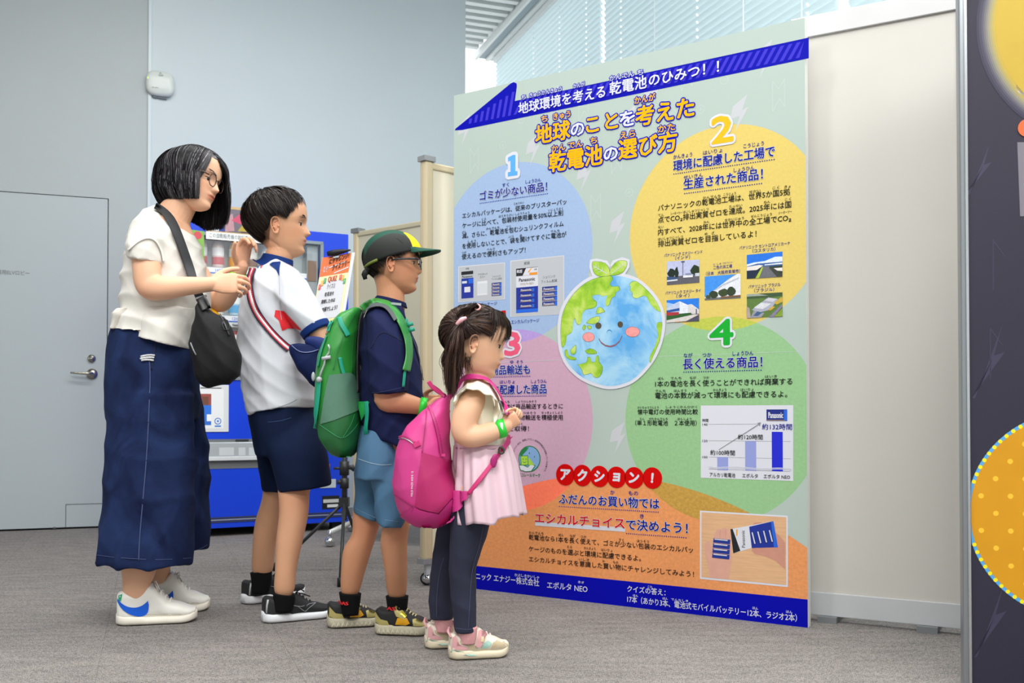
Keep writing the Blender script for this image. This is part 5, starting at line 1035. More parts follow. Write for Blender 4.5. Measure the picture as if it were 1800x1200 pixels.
class Skull:
    """local frame x forward, y to the figure's left, z up; one unit = chin to crown"""
    def __init__(s, px, py, D, h, yaw=0, pitch=0, roll=0, back=.47, wid=.335):
        s.c = P(px, py, D); s.h = h
        s.M = (Matrix.Rotation(R(yaw), 3, 'Z') @ Matrix.Rotation(R(pitch), 3, 'Y') @ Matrix.Rotation(R(roll), 3, 'X')); s.back = back; s.wid = wid
    def w(s, p): return s.c + s.M @ (Vector(p) * s.h)
    def loc(s, v):
        Mi = np.array(s.M.transposed()); return ((v - np.array(s.c)) @ Mi.T) / s.h
    def ell(s, d, k=1.0, extra=0):
        r = np.array([s.back, s.wid + .03, .42]); C = np.array([-.02, 0, .09])
        f = np.array([.40 if d[0] > 0 else s.back, s.wid + .02, .415]); q = 1 / math.sqrt(((d / f) ** 2).sum()); return C + d * (q * k + extra)
    def build(s, S, front, jaw=None, nose=1.0, child=False):
        zs = [.5, .485, .45, .38, .28, .18, .08, 0, -.08, -.16, -.24, -.32, -.40, -.46, -.5]
        bk = np.array([-.06, -.16, -.27, -.38, -.455, -.485, -.49, -.475, -.43, -.35, -.24, -.12, -.02, .05, .12]); bk[bk < 0] *= s.back / .49
        wd = np.array([.03, .11, .195, .275, .33, .345, .345, .335, .32, .30, .275, .245, .195, .135, .07]) * s.wid / .345
        fx = np.interp(zs[::-1], [z for z, x in front][::-1], [x for z, x in front][::-1])[::-1]
        prof = cat([(z, b_, f_, w_) for z, b_, f_, w_ in zip(zs, bk, fx, wd)], 5)
        rs = []; n = 72
        for z, b_, f_, w_ in prof:
            kz = max(0, min(1, (-.15 - z) / .25)); xc = max(b_ + .02, min(-.06 + .10 * kz, f_ - .05)); ring = []
            for j in range(n):
                q = 2 * math.pi * j / n; c, sn = math.cos(q), math.sin(q)
                ef = 2 / 2.35 * (1 - kz) + kz
                y = w_ * math.copysign(abs(sn) ** ef, sn); x = xc + ((f_ - xc) * abs(c) ** (2 / 2.5) if c > 0 else -(xc - b_) * abs(c) ** .95)
                if c > 0:
                    # features
                    if -.20 < z < .06:
                        t = (.06 - z) / .19
                        hgt = (.012 + .085 * t ** 1.3) if z > -.135 else .10 * max(0, 1 - ((-.135 - z) / .055) ** 1.6)
                        sg = .032 + .034 * max(0, min(1, t)) ; x += nose * hgt * math.exp(-(y / sg) ** 2 * 1.0)
                    x -= .045 * math.exp(-(((abs(y) - .135) / .06) ** 2 + ((z - .005) / .05) ** 2))
                    x += .022 * math.exp(-((y / .085) ** 4 + ((z + .235) / .024) ** 2)) + .020 * math.exp(-((y / .075) ** 4 + ((z + .288) / .024) ** 2))
                    x -= .016 * math.exp(-((y / .1) ** 2 + ((z + .262) / .009) ** 2))
                    x += .018 * math.exp(-((y / .11) ** 2 + ((z + .42) / .05) ** 2))
                    x -= .012 * math.exp(-((y / .12) ** 2 + ((z + .345) / .03) ** 2))
                    x += .012 * math.exp(-(((abs(y) - .14) / .09) ** 2 + ((z - .085) / .03) ** 2))
                ring.append(s.w((x, y, z)))
            rs.append(ring)
        S.rings(rs)
        for sg in (-1, 1):
            S.ball(s.w((.266, sg * .135, .022)), s.h * .066, 14, 10); S.ball(s.w((.262, sg * .137, -.030)), s.h * .060, 14, 10)
            # ear
            e0 = np.array([-.035, sg * (s.wid - .012), -.06])
            S.ball(s.w(e0 + [0, sg * .004, 0]), (s.h * .060, s.h * .018, s.h * .105), 16, 10, s.M @ Matrix.Rotation(R(-8), 3, 'Y'))
            hx = [(.046, .0, .02), (.046, .06, .032), (.015, .112, .046), (-.040, .110, .064), (-.070, .055, .074), (-.064, -.02, .066), (-.038, -.075, .046), (-.01, -.118, .032), (.024, -.118, .024), (.040, -.075, .016)]
            rad = [.010, .012, .014, .0145, .014, .013, .014, .020, .018, .011]
            q = [s.w(e0 + [x + z * .08, sg * o_, z]) for x, z, o_ in hx]; limbw(S, [(v.x, v.y, v.z, r_ * s.h) for v, r_ in zip(q, rad)], 10, 3)
            q = [s.w(e0 + [x, sg * o_, z]) for x, z, o_ in [(.01, .07, .032), (-.03, .05, .036), (-.04, 0, .034), (-.015, -.05, .028)]]; limbw(S, [(v.x, v.y, v.z, .011 * s.h) for v in q], 8, 3)
            S.ball(s.w(e0 + [.042, sg * .022, -.015]), s.h * .02, 8, 6)
    def pigf(s, lip=(.72, .45, .45), brow=(.12, .1, .09), browk=.85, extra=None, scalp=None, cheek=(.95, .78, .74)):
        def f(v):
            L = s.loc(v); c = np.ones((len(v), 3)); near = np.linalg.norm(L, axis=1) < .8
            def mixc(m, col): return c * (1 - m[:, None]) + c * np.array(col) * m[:, None]
            x, y, z = L.T
            lipm = np.exp(-((y / .09) ** 4 + ((z + .262) / .042) ** 4)) * (x > .3) * near; c = mixc(lipm, lip)
            line = np.exp(-((y / .1) ** 4 + ((z + .262) / .008) ** 2)) * (x > .3) * near; c = mixc(line * .7, (.45, .3, .3))
            bm = np.exp(-(((np.abs(y) - .15) / .085) ** 4 + ((z - .098 + .25 * np.abs(np.abs(y) - .14) ** 1.5) / .021) ** 2)) * (x > .15) * near; c = mixc(bm * browk, brow)
            ck = np.exp(-(((np.abs(y) - .2) / .1) ** 2 + ((z + .14) / .1) ** 2)) * (x > .05) * near; c = mixc(ck * .6, cheek)
            er = np.exp(-((x + .04) ** 2 / .01 + (z + .06) ** 2 / .02)) * (np.abs(y) > s.wid * .98) * near; c = mixc(er * .6, (.97, .72, .66))
            if scalp is not None: c = mixc(np.clip(scalp(x, y, z), 0, 1) * near, (.10, .085, .08))
            if extra is not None: c = extra(v, c)
            return c
        return f
    def eyes(s, parent, lashw=.006, look=0):
        for sg in (-1, 1):
            S = Soup(); S.ball(s.w((.2715, sg * .136, -.004)), s.h * .0565, 20, 14); e = S.mk('eye', M('b3aaa3', .3), parent, True)
            d = Vector((math.cos(R(8)), -sg * 0 + sg * .12, -.1)).normalized(); S = Soup(); S.ball(s.w(Vector((.276, sg * .137, -.004)) + d * .022), s.h * .0375, 14, 10); S.mk('iris', M('1c130f', .1), e, True)
            q = [s.w((.268 + .066 * math.cos(a) * math.cos(R(14)), sg * .137 + .066 * math.sin(a), .012)) for a in [R(t) for t in range(-75, 76, 15)]]
            S = Soup(); S.tube(q, [s.h * lashw * (1 - .5 * abs(i - 5) / 5) for i in range(len(q))], 6); S.mk('eyelash', M('17110f', .6), e, True)
def brows(sk, parent, mat, n=70, w=.0011):
    rg = np.random.RandomState(5); out = []
    for sg in (-1, 1):
        for i in range(n):
            u = rg.rand(); y = sg * (.055 + .18 * u); z = .088 + .022 * math.sin(u * 2.6) + rg.uniform(-.009, .009); x = .396 - .55 * max(0, abs(y) - .03) ** 2 - .28 * abs(y) ** 3
            out.append([np.array(sk.w((x - .004 * j - .25 * (abs(y) * j * .012), y + sg * .011 * j, z + .002 * j + .004))) for j in range(5)])
    strands('eyebrows', out, w, mat, parent, centre=sk.c)
def hand(S, wrist, d, n, L, curl=(25, 25, 20), thumb=1, spread=6, tc=25, fist=0):
    """palm, four separate bent fingers, thumb from the palm's side. d = pointing direction, n = palm side"""
    d = Vector(d).normalized(); n = Vector(n); n = (n - d * n.dot(d)).normalized(); sd = d.cross(n).normalized() * thumb
    w0 = Vector(wrist); rs = []
    for t, hw, th in [(-.06, .115, .085), (.08, .16, .085), (.25, .215, .08), (.42, .225, .07), (.50, .215, .058), (.53, .17, .035)]:
        c = w0 + d * L * t; rs.append([c + sd * hw * L * math.cos(q) + n * th * L * math.sin(q) for q in [2 * math.pi * i / 18 for i in range(18)]])
    S.rings(rs)
    for i, (o, ln, r_) in enumerate([(.155, .44, .047), (.055, .49, .048), (-.05, .45, .046), (-.145, .36, .040)]):
        b = w0 + d * L * (.47 - .02 * abs(i - 1)) + sd * o * L; dd = (d + sd * math.tan(R(spread)) * (1.2 - i * .8)).normalized(); nn_ = n.copy()
        pts = [(b - dd * .08 * L, r_ * 1.05), (b, r_ * 1.05)]
        for f_, cu in zip((.46, .30, .24), curl):
            mm = Matrix.Rotation(R(cu * (1 + .1 * i)), 3, dd.cross(nn_).normalized()); dd = mm @ dd; nn_ = mm @ nn_
            b = b + dd * f_ * ln * L; r_ *= .93; pts.append((b, r_))
        limbw(S, [(*p, r2 * L) for p, r2 in pts], 10, 3)
    b = w0 + d * .10 * L + sd * .13 * L; dd = (d * .62 + sd * .72 + n * .28).normalized(); pts = [(b, .07), (b + dd * .2 * L, .062)]; b = b + dd * .2 * L
    tgt = (d * .8 + n * .6).normalized()
    for f_, cu, r_ in ((.19, tc, .05), (.16, tc * .8, .042)):
        ax = dd.cross(tgt)
        if ax.length > 1e-4: dd = Matrix.Rotation(R(cu), 3, ax.normalized()) @ dd
        b = b + dd * f_ * L; pts.append((b, r_))
    limbw(S, [(*p, r2 * L) for p, r2 in pts], 10, 3)
# ------------------------------------------------------------ shoes
def shoe(parent, hx, hy, tx, ty, width, collar, up, sole, lab, sole_h=.028, toe_h=.055, ankle=.30, extras=None, peak=None):
    a = G(hx, hy); b = G(tx, ty); L = (b - a).length; ux = (b - a).normalized(); uy = Vector((-ux.y, ux.x, 0)); 
    def W(t, y, z): return a + ux * t * L + uy * y + Vector((0, 0, z))
    hwf = lambda t: width / 2 * np.interp(t, [0, .04, .12, .3, .5, .68, .8, .92, .98, 1], [.42, .72, .92, .98, .94, .98, 1.0, .82, .5, .25])
    def slab(t0z, zt, grow, n=24, ts=None):
        rs = []
        for t in (ts if ts is not None else np.linspace(0, 1, 22)):
            z0, z1 = t0z(t), zt(t); hw = hwf(t) * grow; c = (z0 + z1) / 2; hh = (z1 - z0) / 2; ring = []
            for i in range(n):
                q = 2 * math.pi * i / n; cs, sn = math.cos(q), math.sin(q); ring.append(W(t, hw * math.copysign(abs(cs) ** .55, cs), c + hh * math.copysign(abs(sn) ** .6, sn)))
            rs.append(ring)
        return rs
    rise = lambda t: .012 * max(0, (t - .8) / .2) ** 2 + .004 * max(0, (.08 - t) / .08)
    S = Soup(); S.rings(slab(lambda t: rise(t), lambda t: sole_h + rise(t) + (.006 if t < .35 else 0), 1.06))
    top = lambda t: float(np.interp(t, [0, .06, .14, .26, ankle + .08, .52, .64, .80, .92, 1], [collar * .86, collar, collar * .93, collar * .93, peak or collar * 1.02, (peak or collar) * .35 + toe_h * .95, toe_h * 1.12, toe_h * .95, toe_h * .72, sole_h + .012]))
    U = Soup(); rs = []
    for t in np.linspace(.01, .985, 34):
        z0, z1 = sole_h * .7 + rise(t), top(t) + rise(t) * .5; hw = hwf(t) * .97; ring = []
        for i in range(28):
            q = 2 * math.pi * i / 28; cs, sn = math.cos(q), math.sin(q); hgt = (sn + 1) / 2
            nar = 1 - (.10 if t < .45 else .28) * max(0, hgt - .35) ** 1.3
            sq = max(0, min(1, (.52 - t) / .16)); ring.append(W(t, hw * max(.3, nar) * math.copysign(abs(cs) ** (.7 - .38 * sq), cs), (z0 + z1) / 2 + (z1 - z0) / 2 * math.copysign(abs(sn) ** (.75 - .35 * sq), sn)))
        rs.append(ring)
    U.rings(rs)
    o = shape('shoe', U, .0032, up, parent, smooth=3, label=lab)
    S.mk('sole', sole, o, True)
    if extras: extras(o, W, top, hwf, L, uy, bvh([o]))
    return o, W, L
# ============================================================ WOMAN
def cloth(h, **k): return M(h, k.pop('rough', .85), bump=k.pop('bump', .25), bscale=k.pop('bscale', 900), spec=.15, sheen=k.pop('sheen', 0), **k)
def basis(p): return (p[0], p[1])
DW = 3.30
woman = thing('person', (P(275, 700, DW).x, DW, 0), 'woman with greying bob, glasses, white blouse and long denim trousers, gesturing', 'person', 'family reading the poster')
HWm = Skull(343, 316, DW, .208, yaw=-13, pitch=10, roll=-12, back=.47, wid=.325)
adult = [(.5, .04), (.485, .13), (.45, .235), (.38, .315), (.28, .365), (.18, .385), (.08, .385), (0, .365), (-.08, .375), (-.16, .38), (-.24, .385), (-.32, .37), (-.40, .37), (-.46, .34), (-.5, .26)]
child = [(.5, .05), (.485, .15), (.45, .26), (.38, .345), (.28, .39), (.18, .405), (.08, .395), (0, .36), (-.08, .365), (-.16, .37), (-.24, .37), (-.32, .35), (-.40, .345), (-.46, .31), (-.5, .23)]
S = Soup(); HWm.build(S, adult)
q0 = HWm.w((-.10, 0, -.12)); q1 = P(303, 386, DW); q2 = P(300, 412, DW)
limbw(S, [(q0.x, q0.y, q0.z, .056), ((q0.x + q1.x) / 2 + .005, DW, (q0.z + q1.z) / 2, .052), (q1.x, q1.y, q1.z, .060), (q2.x, q2.y, q2.z, .075)], 22)
rows(S, [(378, 284, 314, .06), (392, 266, 326, .10), (412, 254, 334, .13), (440, 244, 342, .14), (480, 230, 348, .14), (530, 226, 340, .125), (580, 215, 333, .145), (640, 204, 330, .16), (700, 206, 325, .155), (735, 212, 318, .14)], DW)
leg = lambda rw, dys: [(r[0], r[0], r[1], r[2], r[3], d) for r, d in zip(rw, dys)]
rows(S, leg([(700, 214, 300, .06), (800, 220, 296, .055), (900, 218, 284, .05), (960, 214, 277, .05), (1000, 215, 274, .046), (1030, 216, 264, .029), (1050, 217, 260, .026), (1072, 219, 254, .022)], [-.06, -.075, -.09, -.095, -.10, -.10, -.095, -.095]), DW)
rows(S, leg([(700, 222, 320, .06), (800, 232, 316, .055), (900, 240, 308, .05), (960, 248, 302, .05), (1000, 252, 298, .046), (1030, 264, 296, .031), (1055, 268, 296, .024)], [.06, .07, .08, .09, .095, .10, .10]), DW)
aR = [(268, 418, -.10, .042), (259, 440, -.145, .045), (258, 475, -.17, .044), (262, 503, -.18, .040), (285, 506, -.185, .039), (325, 503, -.17, .031), (364, 500, -.155, .024), (372, 499, -.15, .024)]
limb(S, aR, DW); hand(S, P(368, 499, DW - .152), (1, .1, .05), (.1, 1, -.35), .165, curl=(28, 38, 30), thumb=1, spread=4, tc=15)
aL = [(300, 408, .13, .050), (330, 455, .155, .045), (365, 510, .15, .040), (386, 530, .13, .038), (402, 512, .10, .036), (418, 482, .06, .026), (424, 468, .045, .024)]
limb(S, aL, DW); hand(S, P(423, 470, DW + .045), (.18, -.1, 1), (.75, -.5, .0), .155, curl=(40, 50, 35), thumb=-1, spread=5, tc=15)
def limbred(pts):
    pw = [(np.array(P(x, y, Y)), r) for x, y, Y, r in pts]
    def f(v, c):
        for p, r in pw:
            m = np.exp(-((v - p) ** 2).sum(1) / r ** 2) * .5; c = c * (1 - m[:, None]) + c * np.array([.95, .72, .66]) * m[:, None]
        return c
    return f
skW = skinmat('e3b191', .1)
bodyW = shape('body', S, .0023, skW, woman, smooth=1, keep=[(HWm.c, .15), (P(395, 495, DW - .14), .10), (P(430, 445, DW + .03), .10)], pig=HWm.pigf(lip=(.72, .38, .38), browk=.6, extra=limbred([(250, 518, DW - .2, .03), (415, 495, DW - .12, .05), (440, 445, DW, .05)])))
HWm.eyes(woman); brows(HWm, woman, hairmat('3a322e', '5a504c', .6), 50, .0009)
# blouse
S = Soup()
rows(S, [(363, 364, 272, 283, .04), (372, 374, 264, 291, .085), (384, 386, 254, 302, .12), (395, 397, 246, 318, .14), (405, 406, 240, 331, .15), (414, 414, 235, 341, .155), (440, 440, 228, 350, .155), (480, 480, 221, 360, .15), (520, 520, 217, 368, .15), (548, 548, 215, 362, .15), (568, 570, 210, 349, .16), (583, 598, 204, 343, .165)], DW, e=2.3)
rows(S, [(386, 386, 256, 290, .05, -.09), (396, 394, 246, 292, .07, -.11), (410, 410, 234, 293, .082, -.125), (428, 424, 226, 292, .086, -.135), (446, 448, 223, 290, .082, -.142), (458, 466, 226, 288, .078, -.145)], DW, e=2.2)
rows(S, [(392, 270, 318, .05), (430, 276, 348, .07), (465, 300, 358, .06)], DW, dY=.125, e=2.2)
fW = folds([((1, 0, .35), .09, .0045), ((.25, 0, 1), .06, .0085), ((1, .2, -.5), .04, .003)], 3)
blouse = shape('blouse', S, .0045, cloth('e0ddd6', bscale=1100), woman, smooth=3, disp=lambda v: fW(v) * np.clip(.75 + (1.25 - v[:, 2]) * 2.2, .6, 1.7))
tB = bvh([blouse])
# side-slit hem pieces
fr = [(255, 566), (300, 575), (345, 585), (350, 597), (347, 612), (338, 618), (318, 614), (300, 606), (280, 600), (254, 596), (250, 580)]
bk_ = [(246, 566), (218, 587), (201, 582), (206, 566), (215, 552), (240, 550)]
S = Soup(); rows(S, [(545, 545, 252, 364, .14), (568, 580, 254, 349, .16), (595, 617, 254, 339, .165)], DW - .012, e=2.6); shape('blouse_front_hem', S, .0045, cloth('e0ddd6', bscale=1100), woman, smooth=2, disp=fW)
S = Soup(); rows(S, [(545, 545, 214, 262, .12), (566, 562, 208, 248, .12), (583, 585, 202, 236, .115)], DW - .02, e=2.2); shape('blouse_back_hem', S, .0045, cloth('dcd8cf', bscale=1100), woman, smooth=2, disp=fW)
# sleeve edging
def bandring(name, px0, py0, px1, py1, Dc, dep, r_, mat, parent, n=28, thick=.004, bow=0):
    a, b = P(px0, py0, Dc), P(px1, py1, Dc); c = (a + b) / 2; A = (b - a) / 2; S = Soup()
    pts = [c + A * math.cos(q) + Vector((0, dep, 0)) * math.sin(q) for q in [2 * math.pi * i / n for i in range(n)]]
    S.tube(pts, thick, 6, closed=True); return S.mk(name, mat, parent, True)
# neckline edge
ribbon('sleeve_hem', tB, [(226, 440), (240, 426), (257, 418), (272, 422), (282, 440), (286, 460)], 1.8, .004, cloth('e8e6e0'), woman, fb=DW - .19)
# denim culottes
dm = bpy.data.materials.new('denim'); dm.use_nodes = True; nt = dm.node_tree; b = nt.nodes['Principled BSDF']; N = nt.nodes.new; L_ = nt.links.new
tc = N('ShaderNodeTexCoord'); n1 = N('ShaderNodeTexNoise'); n1.inputs['Scale'].default_value = 6; n1.inputs['Detail'].default_value = 8; n1.inputs['Distortion'].default_value = 1.2; L_(tc.outputs['Object'], n1.inputs[0])
cr = N('ShaderNodeValToRGB'); e = cr.color_ramp.elements; e[0].position = .35; e[0].color = (*lin('0e1736'), 1); e[1].position = .7; e[1].color = (*lin('203058'), 1); L_(n1.outputs[0], cr.inputs[0])
mp = N('ShaderNodeMapping'); mp.inputs['Scale'].default_value = (1, 1, .25); L_(tc.outputs['Object'], mp.inputs[0]); n2 = N('ShaderNodeTexNoise'); n2.inputs['Scale'].default_value = 900; n2.inputs['Detail'].default_value = 2; L_(mp.outputs[0], n2.inputs[0])
mr = N('ShaderNodeMapRange'); mr.inputs[3].default_value = .7; mr.inputs[4].default_value = 1.35; L_(n2.outputs[0], mr.inputs[0]); sc_ = N('ShaderNodeVectorMath'); sc_.operation = 'SCALE'; L_(cr.outputs[0], sc_.inputs[0]); L_(mr.outputs[0], sc_.inputs['Scale']); L_(sc_.outputs[0], b.inputs['Base Color'])
b.inputs['Roughness'].default_value = .85; b.inputs['Specular IOR Level'].default_value = .15; bp_ = N('ShaderNodeBump'); bp_.inputs['Strength'].default_value = .3; bp_.inputs['Distance'].default_value = .001; L_(n2.outputs[0], bp_.inputs['Height']); L_(bp_.outputs[0], b.inputs['Normal'])
fD = folds([((1, .3, .06), .11, .006), ((.3, 0, 1), .16, .004), ((1, 0, .5), .05, .0015)], 5)
S = Soup()
rows(S, [(560, 208, 338, .13), (590, 199, 341, .15), (640, 193, 345, .165), (700, 192, 346, .17), (740, 193, 344, .165)], DW)
rows(S, [(690, 690, 193, 340, .10), (760, 760, 189, 340, .105), (830, 830, 185, 344, .115), (900, 900, 179, 341, .125), (960, 960, 172, 338, .135), (989, 993, 168, 336, .14)], DW, dY=-.075)
rows(S, [(680, 680, 220, 350, .09), (740, 740, 220, 359, .10), (800, 800, 225, 366, .11), (840, 840, 225, 370, .12), (900, 900, 225, 369, .12), (950, 943, 225, 367, .12), (978, 966, 225, 364, .12)], DW, dY=.10)
trou = shape('denim_culottes', S, .006, dm, woman, smooth=3, disp=lambda v: fD(v) * np.clip((1.1 - v[:, 2]) * 1.8, .35, 1.3))
tT = bvh([trou]); STI = M('3b4870', .8)
for nm, path, w_ in [('side_seam', [(262, 628), (264, 660), (262, 720), (258, 800), (252, 870), (246, 940), (244, 985)], 1.0), ('hem_stitching', [(171, 975), (200, 979), (240, 982), (290, 983), (336, 980)], .5), ('hem_stitching', [(338, 968), (352, 964), (364, 957)], .5), ('pocket_edge', [(274, 598), (271, 620), (266, 650)], 1.2)]:
    ribbon(nm, tT, path, w_, .0012, STI if nm != 'pocket_edge' else M('101a36', .9), woman, thick=.0008)
# white cord loops at the pocket
S = Soup()
for k, (a, b_) in enumerate([((248, 627), (272, 625)), ((247, 631), (271, 629)), ((249, 634), (270, 634))]):
    S.tube([hitp(tT, a[0] + (b_[0] - a[0]) * t, a[1] + (b_[1] - a[1]) * t - 1.5 * math.sin(t * 3.14), .005, DW) for t in np.linspace(0, 1, 9)], .003, 6)
S.mk('pocket_cord', M('cfd0d2', .8, var=.5, vscale=300), woman, True)
# hair: bob parted near the top, hanging straight (its own upright frame round the same cranium)
HB = Skull(343, 316, DW, .208, yaw=-13, pitch=3, back=.47, wid=.325); HB.c = HWm.w((-.02, 0, .09)) - HB.M @ (Vector((-.02, 0, .09)) * HB.h)
def bob_paths(n, jit, seed, inner=1.0):
    rg = np.random.RandomState(seed); out = []; grey = []
    for i in range(n):
        sg = -1 if (rg.rand() < .62) else 1
        lo = 50 if sg < 0 else 24
        u = rg.rand() ** .85 if n > 200 else (i + .5) / n; az = lo + u * (182 - lo)
        xe = max(math.cos(R(az)) * .92, -.42) + rg.uniform(-.05, .05); d0 = np.array([xe, 0.0, math.sqrt(1 - xe * xe)])
        d1 = dirv(sg * az, rg.uniform(-22, 4)); k = inner + jit * rg.uniform(-.6, 1); kb = .36 * max(0, az - 80) / 100 + (.13 * max(0, 110 - az) / 90 if sg > 0 else 0)
        pts = []
        for t in np.linspace(0, 1, 9):
            d = slerp(d0, d1, t); p = HB.ell(d, 1.0, 0); C = np.array([-.02, 0, .09]); p = C + (p - C) * ((k + kb * t) * (1.06 + .09 * math.sin(t * 2.6)))
            pts.append(np.array(HB.w(p)))
        e = pts[-1]; ctr = np.array(HB.c)
        lowz = (np.array(P(330, 352, DW))[2] if sg < 0 else np.array(P(380, 394, DW))[2])
        if sg < 0 and az > 140: lowz -= (az - 140) / 40 * .006
        if sg > 0 and az > 100: lowz += (az - 100) / 82 * .075
        if sg > 0 and az < 45: lowz += .01
        lowz += rg.uniform(-.009, .009) if n > 200 else .004
        hor = e - ctr; hor[2] = 0; hn = hor / np.linalg.norm(hor)
        tan = pts[-1] - pts[-2]; tan /= np.linalg.norm(tan)
        for t in np.linspace(.17, 1, 6):
            z = e[2] + (lowz - e[2]) * t; drop = e[2] - z
            pts.append(np.array([e[0], e[1], z]) + hn * (.006 * math.sin(t * 3) - .016 * t ** 2 * (1.3 if az > 100 else .6)) + rg.uniform(-.0012, .0012, 3) * (n > 200))
        if sg > 0: pts = [p + np.array([.014 * min(1, max(0, (150 - az) / 80)) * (i_ / len(pts)) ** 1.5, 0, 0]) for i_, p in enumerate(pts)]
        out.append(pts); grey.append(rg.rand() ** 8 * .9 + (.15 if az < 60 else 0))
    return out, grey
hmW = hairmat('121014', '9a969c', .45)
paths, gr = bob_paths(7500, .055, 1)
strands('hair', paths, .0021, hmW, woman, gr, centre=HWm.c)
pin, _ = bob_paths(2600, .02, 2, .955); strands('under_hair', pin, .006, hairmat('0d0c0e', '141216', .6), woman, centre=HWm.c)
# grey streaks swept over the temple from the parting
rg = np.random.RandomState(4); st = []; gg = []
for sgn, n_, azr, elr, gr_ in ((-1, 620, (24, 78), (34, 56), (.25, 1.0)), (1, 420, (22, 70), (30, 54), (.1, .6))):
    for i in range(n_):
        u = rg.rand(); a = dirv(sgn * rg.uniform(-2, 5), 40 + 40 * u); b_ = dirv(sgn * (azr[0] + (azr[1] - azr[0]) * min(1, max(0, u + rg.uniform(-.12, .12)))), rg.uniform(*elr)); q = []; kk = rg.uniform(1.05, 1.085)
        for t in np.linspace(0, 1, 12): d = slerp(a, b_, t); C = np.array([-.02, 0, .09]); q.append(np.array(HWm.w(C + (HWm.ell(d) - C) * (kk + .035 * math.sin(t * 3.1)))))
        st.append(q); gg.append(rg.uniform(*gr_) * (1 if u < .6 else .4))
strands('grey_parting_hair', st, .0018, hmW, woman, gg, centre=HWm.c)
# glasses
def glasses(sk, parent, col, rx, rz, gap, sq, tcol, x0=.415, zc=-.015):
    fm = M(col, .3); g = None
    for sg in (-1, 1):
        q = []
        for a in [2 * math.pi * i / 28 for i in range(28)]:
            c, s_ = math.cos(a), math.sin(a); y = sg * (gap + rx) + rx * math.copysign(abs(c) ** sq, c); z = zc + rz * math.copysign(abs(s_) ** sq, s_); q.append(sk.w((x0 - .25 * max(0, abs(y) - .1) ** 1.5, y, z)))
        S = Soup(); S.tube(q, sk.h * .0075, 6, closed=True)
        if g is None: g = S.mk('glasses', fm, parent, True)
        else: S.mk('rim', fm, g, True)
        S = Soup(); S.add(q, [tuple(range(28))]); S.mk('lens', gm_, g)
        S = Soup(); S.tube([sk.w((x0 - .04, sg * (gap + 2 * rx - .005), zc + rz * .5)), sk.w((x0 - .09, sg * (sk.wid - .01), zc + rz * .55)), sk.w((.1, sg * (sk.wid + .02), zc + rz * .4)), sk.w((-.03, sg * (sk.wid + .025), zc + rz * .2))], sk.h * tcol, 6, flat=1.6); S.mk('temple', fm, g, True)
    S = Soup(); S.tube([sk.w((x0, -gap, zc + rz * .3)), sk.w((x0 + .015, 0, zc + rz * .45)), sk.w((x0, gap, zc + rz * .3))], sk.h * .008, 6); S.mk('bridge', fm, g, True)
glasses(HWm, woman, '3c2a1e', .092, .098, .04, .9, .0065, x0=.398)
# yellow and green bands on the raised arm
def wristband(parent, cpx, cpy, cY, ax, rad, wd, mat, name='wristband', label=None):
    c = P(cpx, cpy, cY); ax = Vector(ax).normalized(); u = ax.cross(Vector((0, 0, 1)) if abs(ax.z) < .9 else Vector((1, 0, 0))).normalized(); v_ = ax.cross(u); S = Soup(); n = 30
    prof = [(-wd, 0), (wd, 0), (wd, .0015), (-wd, .0015)]
    S.rings([[c + ax * t + u * (rad + o_) * math.cos(q) + v_ * (rad + o_) * math.sin(q) for q in [2 * math.pi * i / n for i in range(n)]] for t, o_ in prof], cap=False, closed=True)
    return S.mk(name, mat, parent, True, label=label)
wristband(woman, 418, 481, DW + .058, (.35, -.3, 1), .0285, .006, M('7fd21c', .4), label='lime green wristband')
S = Soup(); limb(S, [(367, 540, .13, .012), (374, 549, .12, .014), (383, 560, .11, .012), (390, 572, .1, .008)], DW); S.mk('yellow_scarf_end', M('eeb012', .5, var=.1, vscale=80), woman, True)
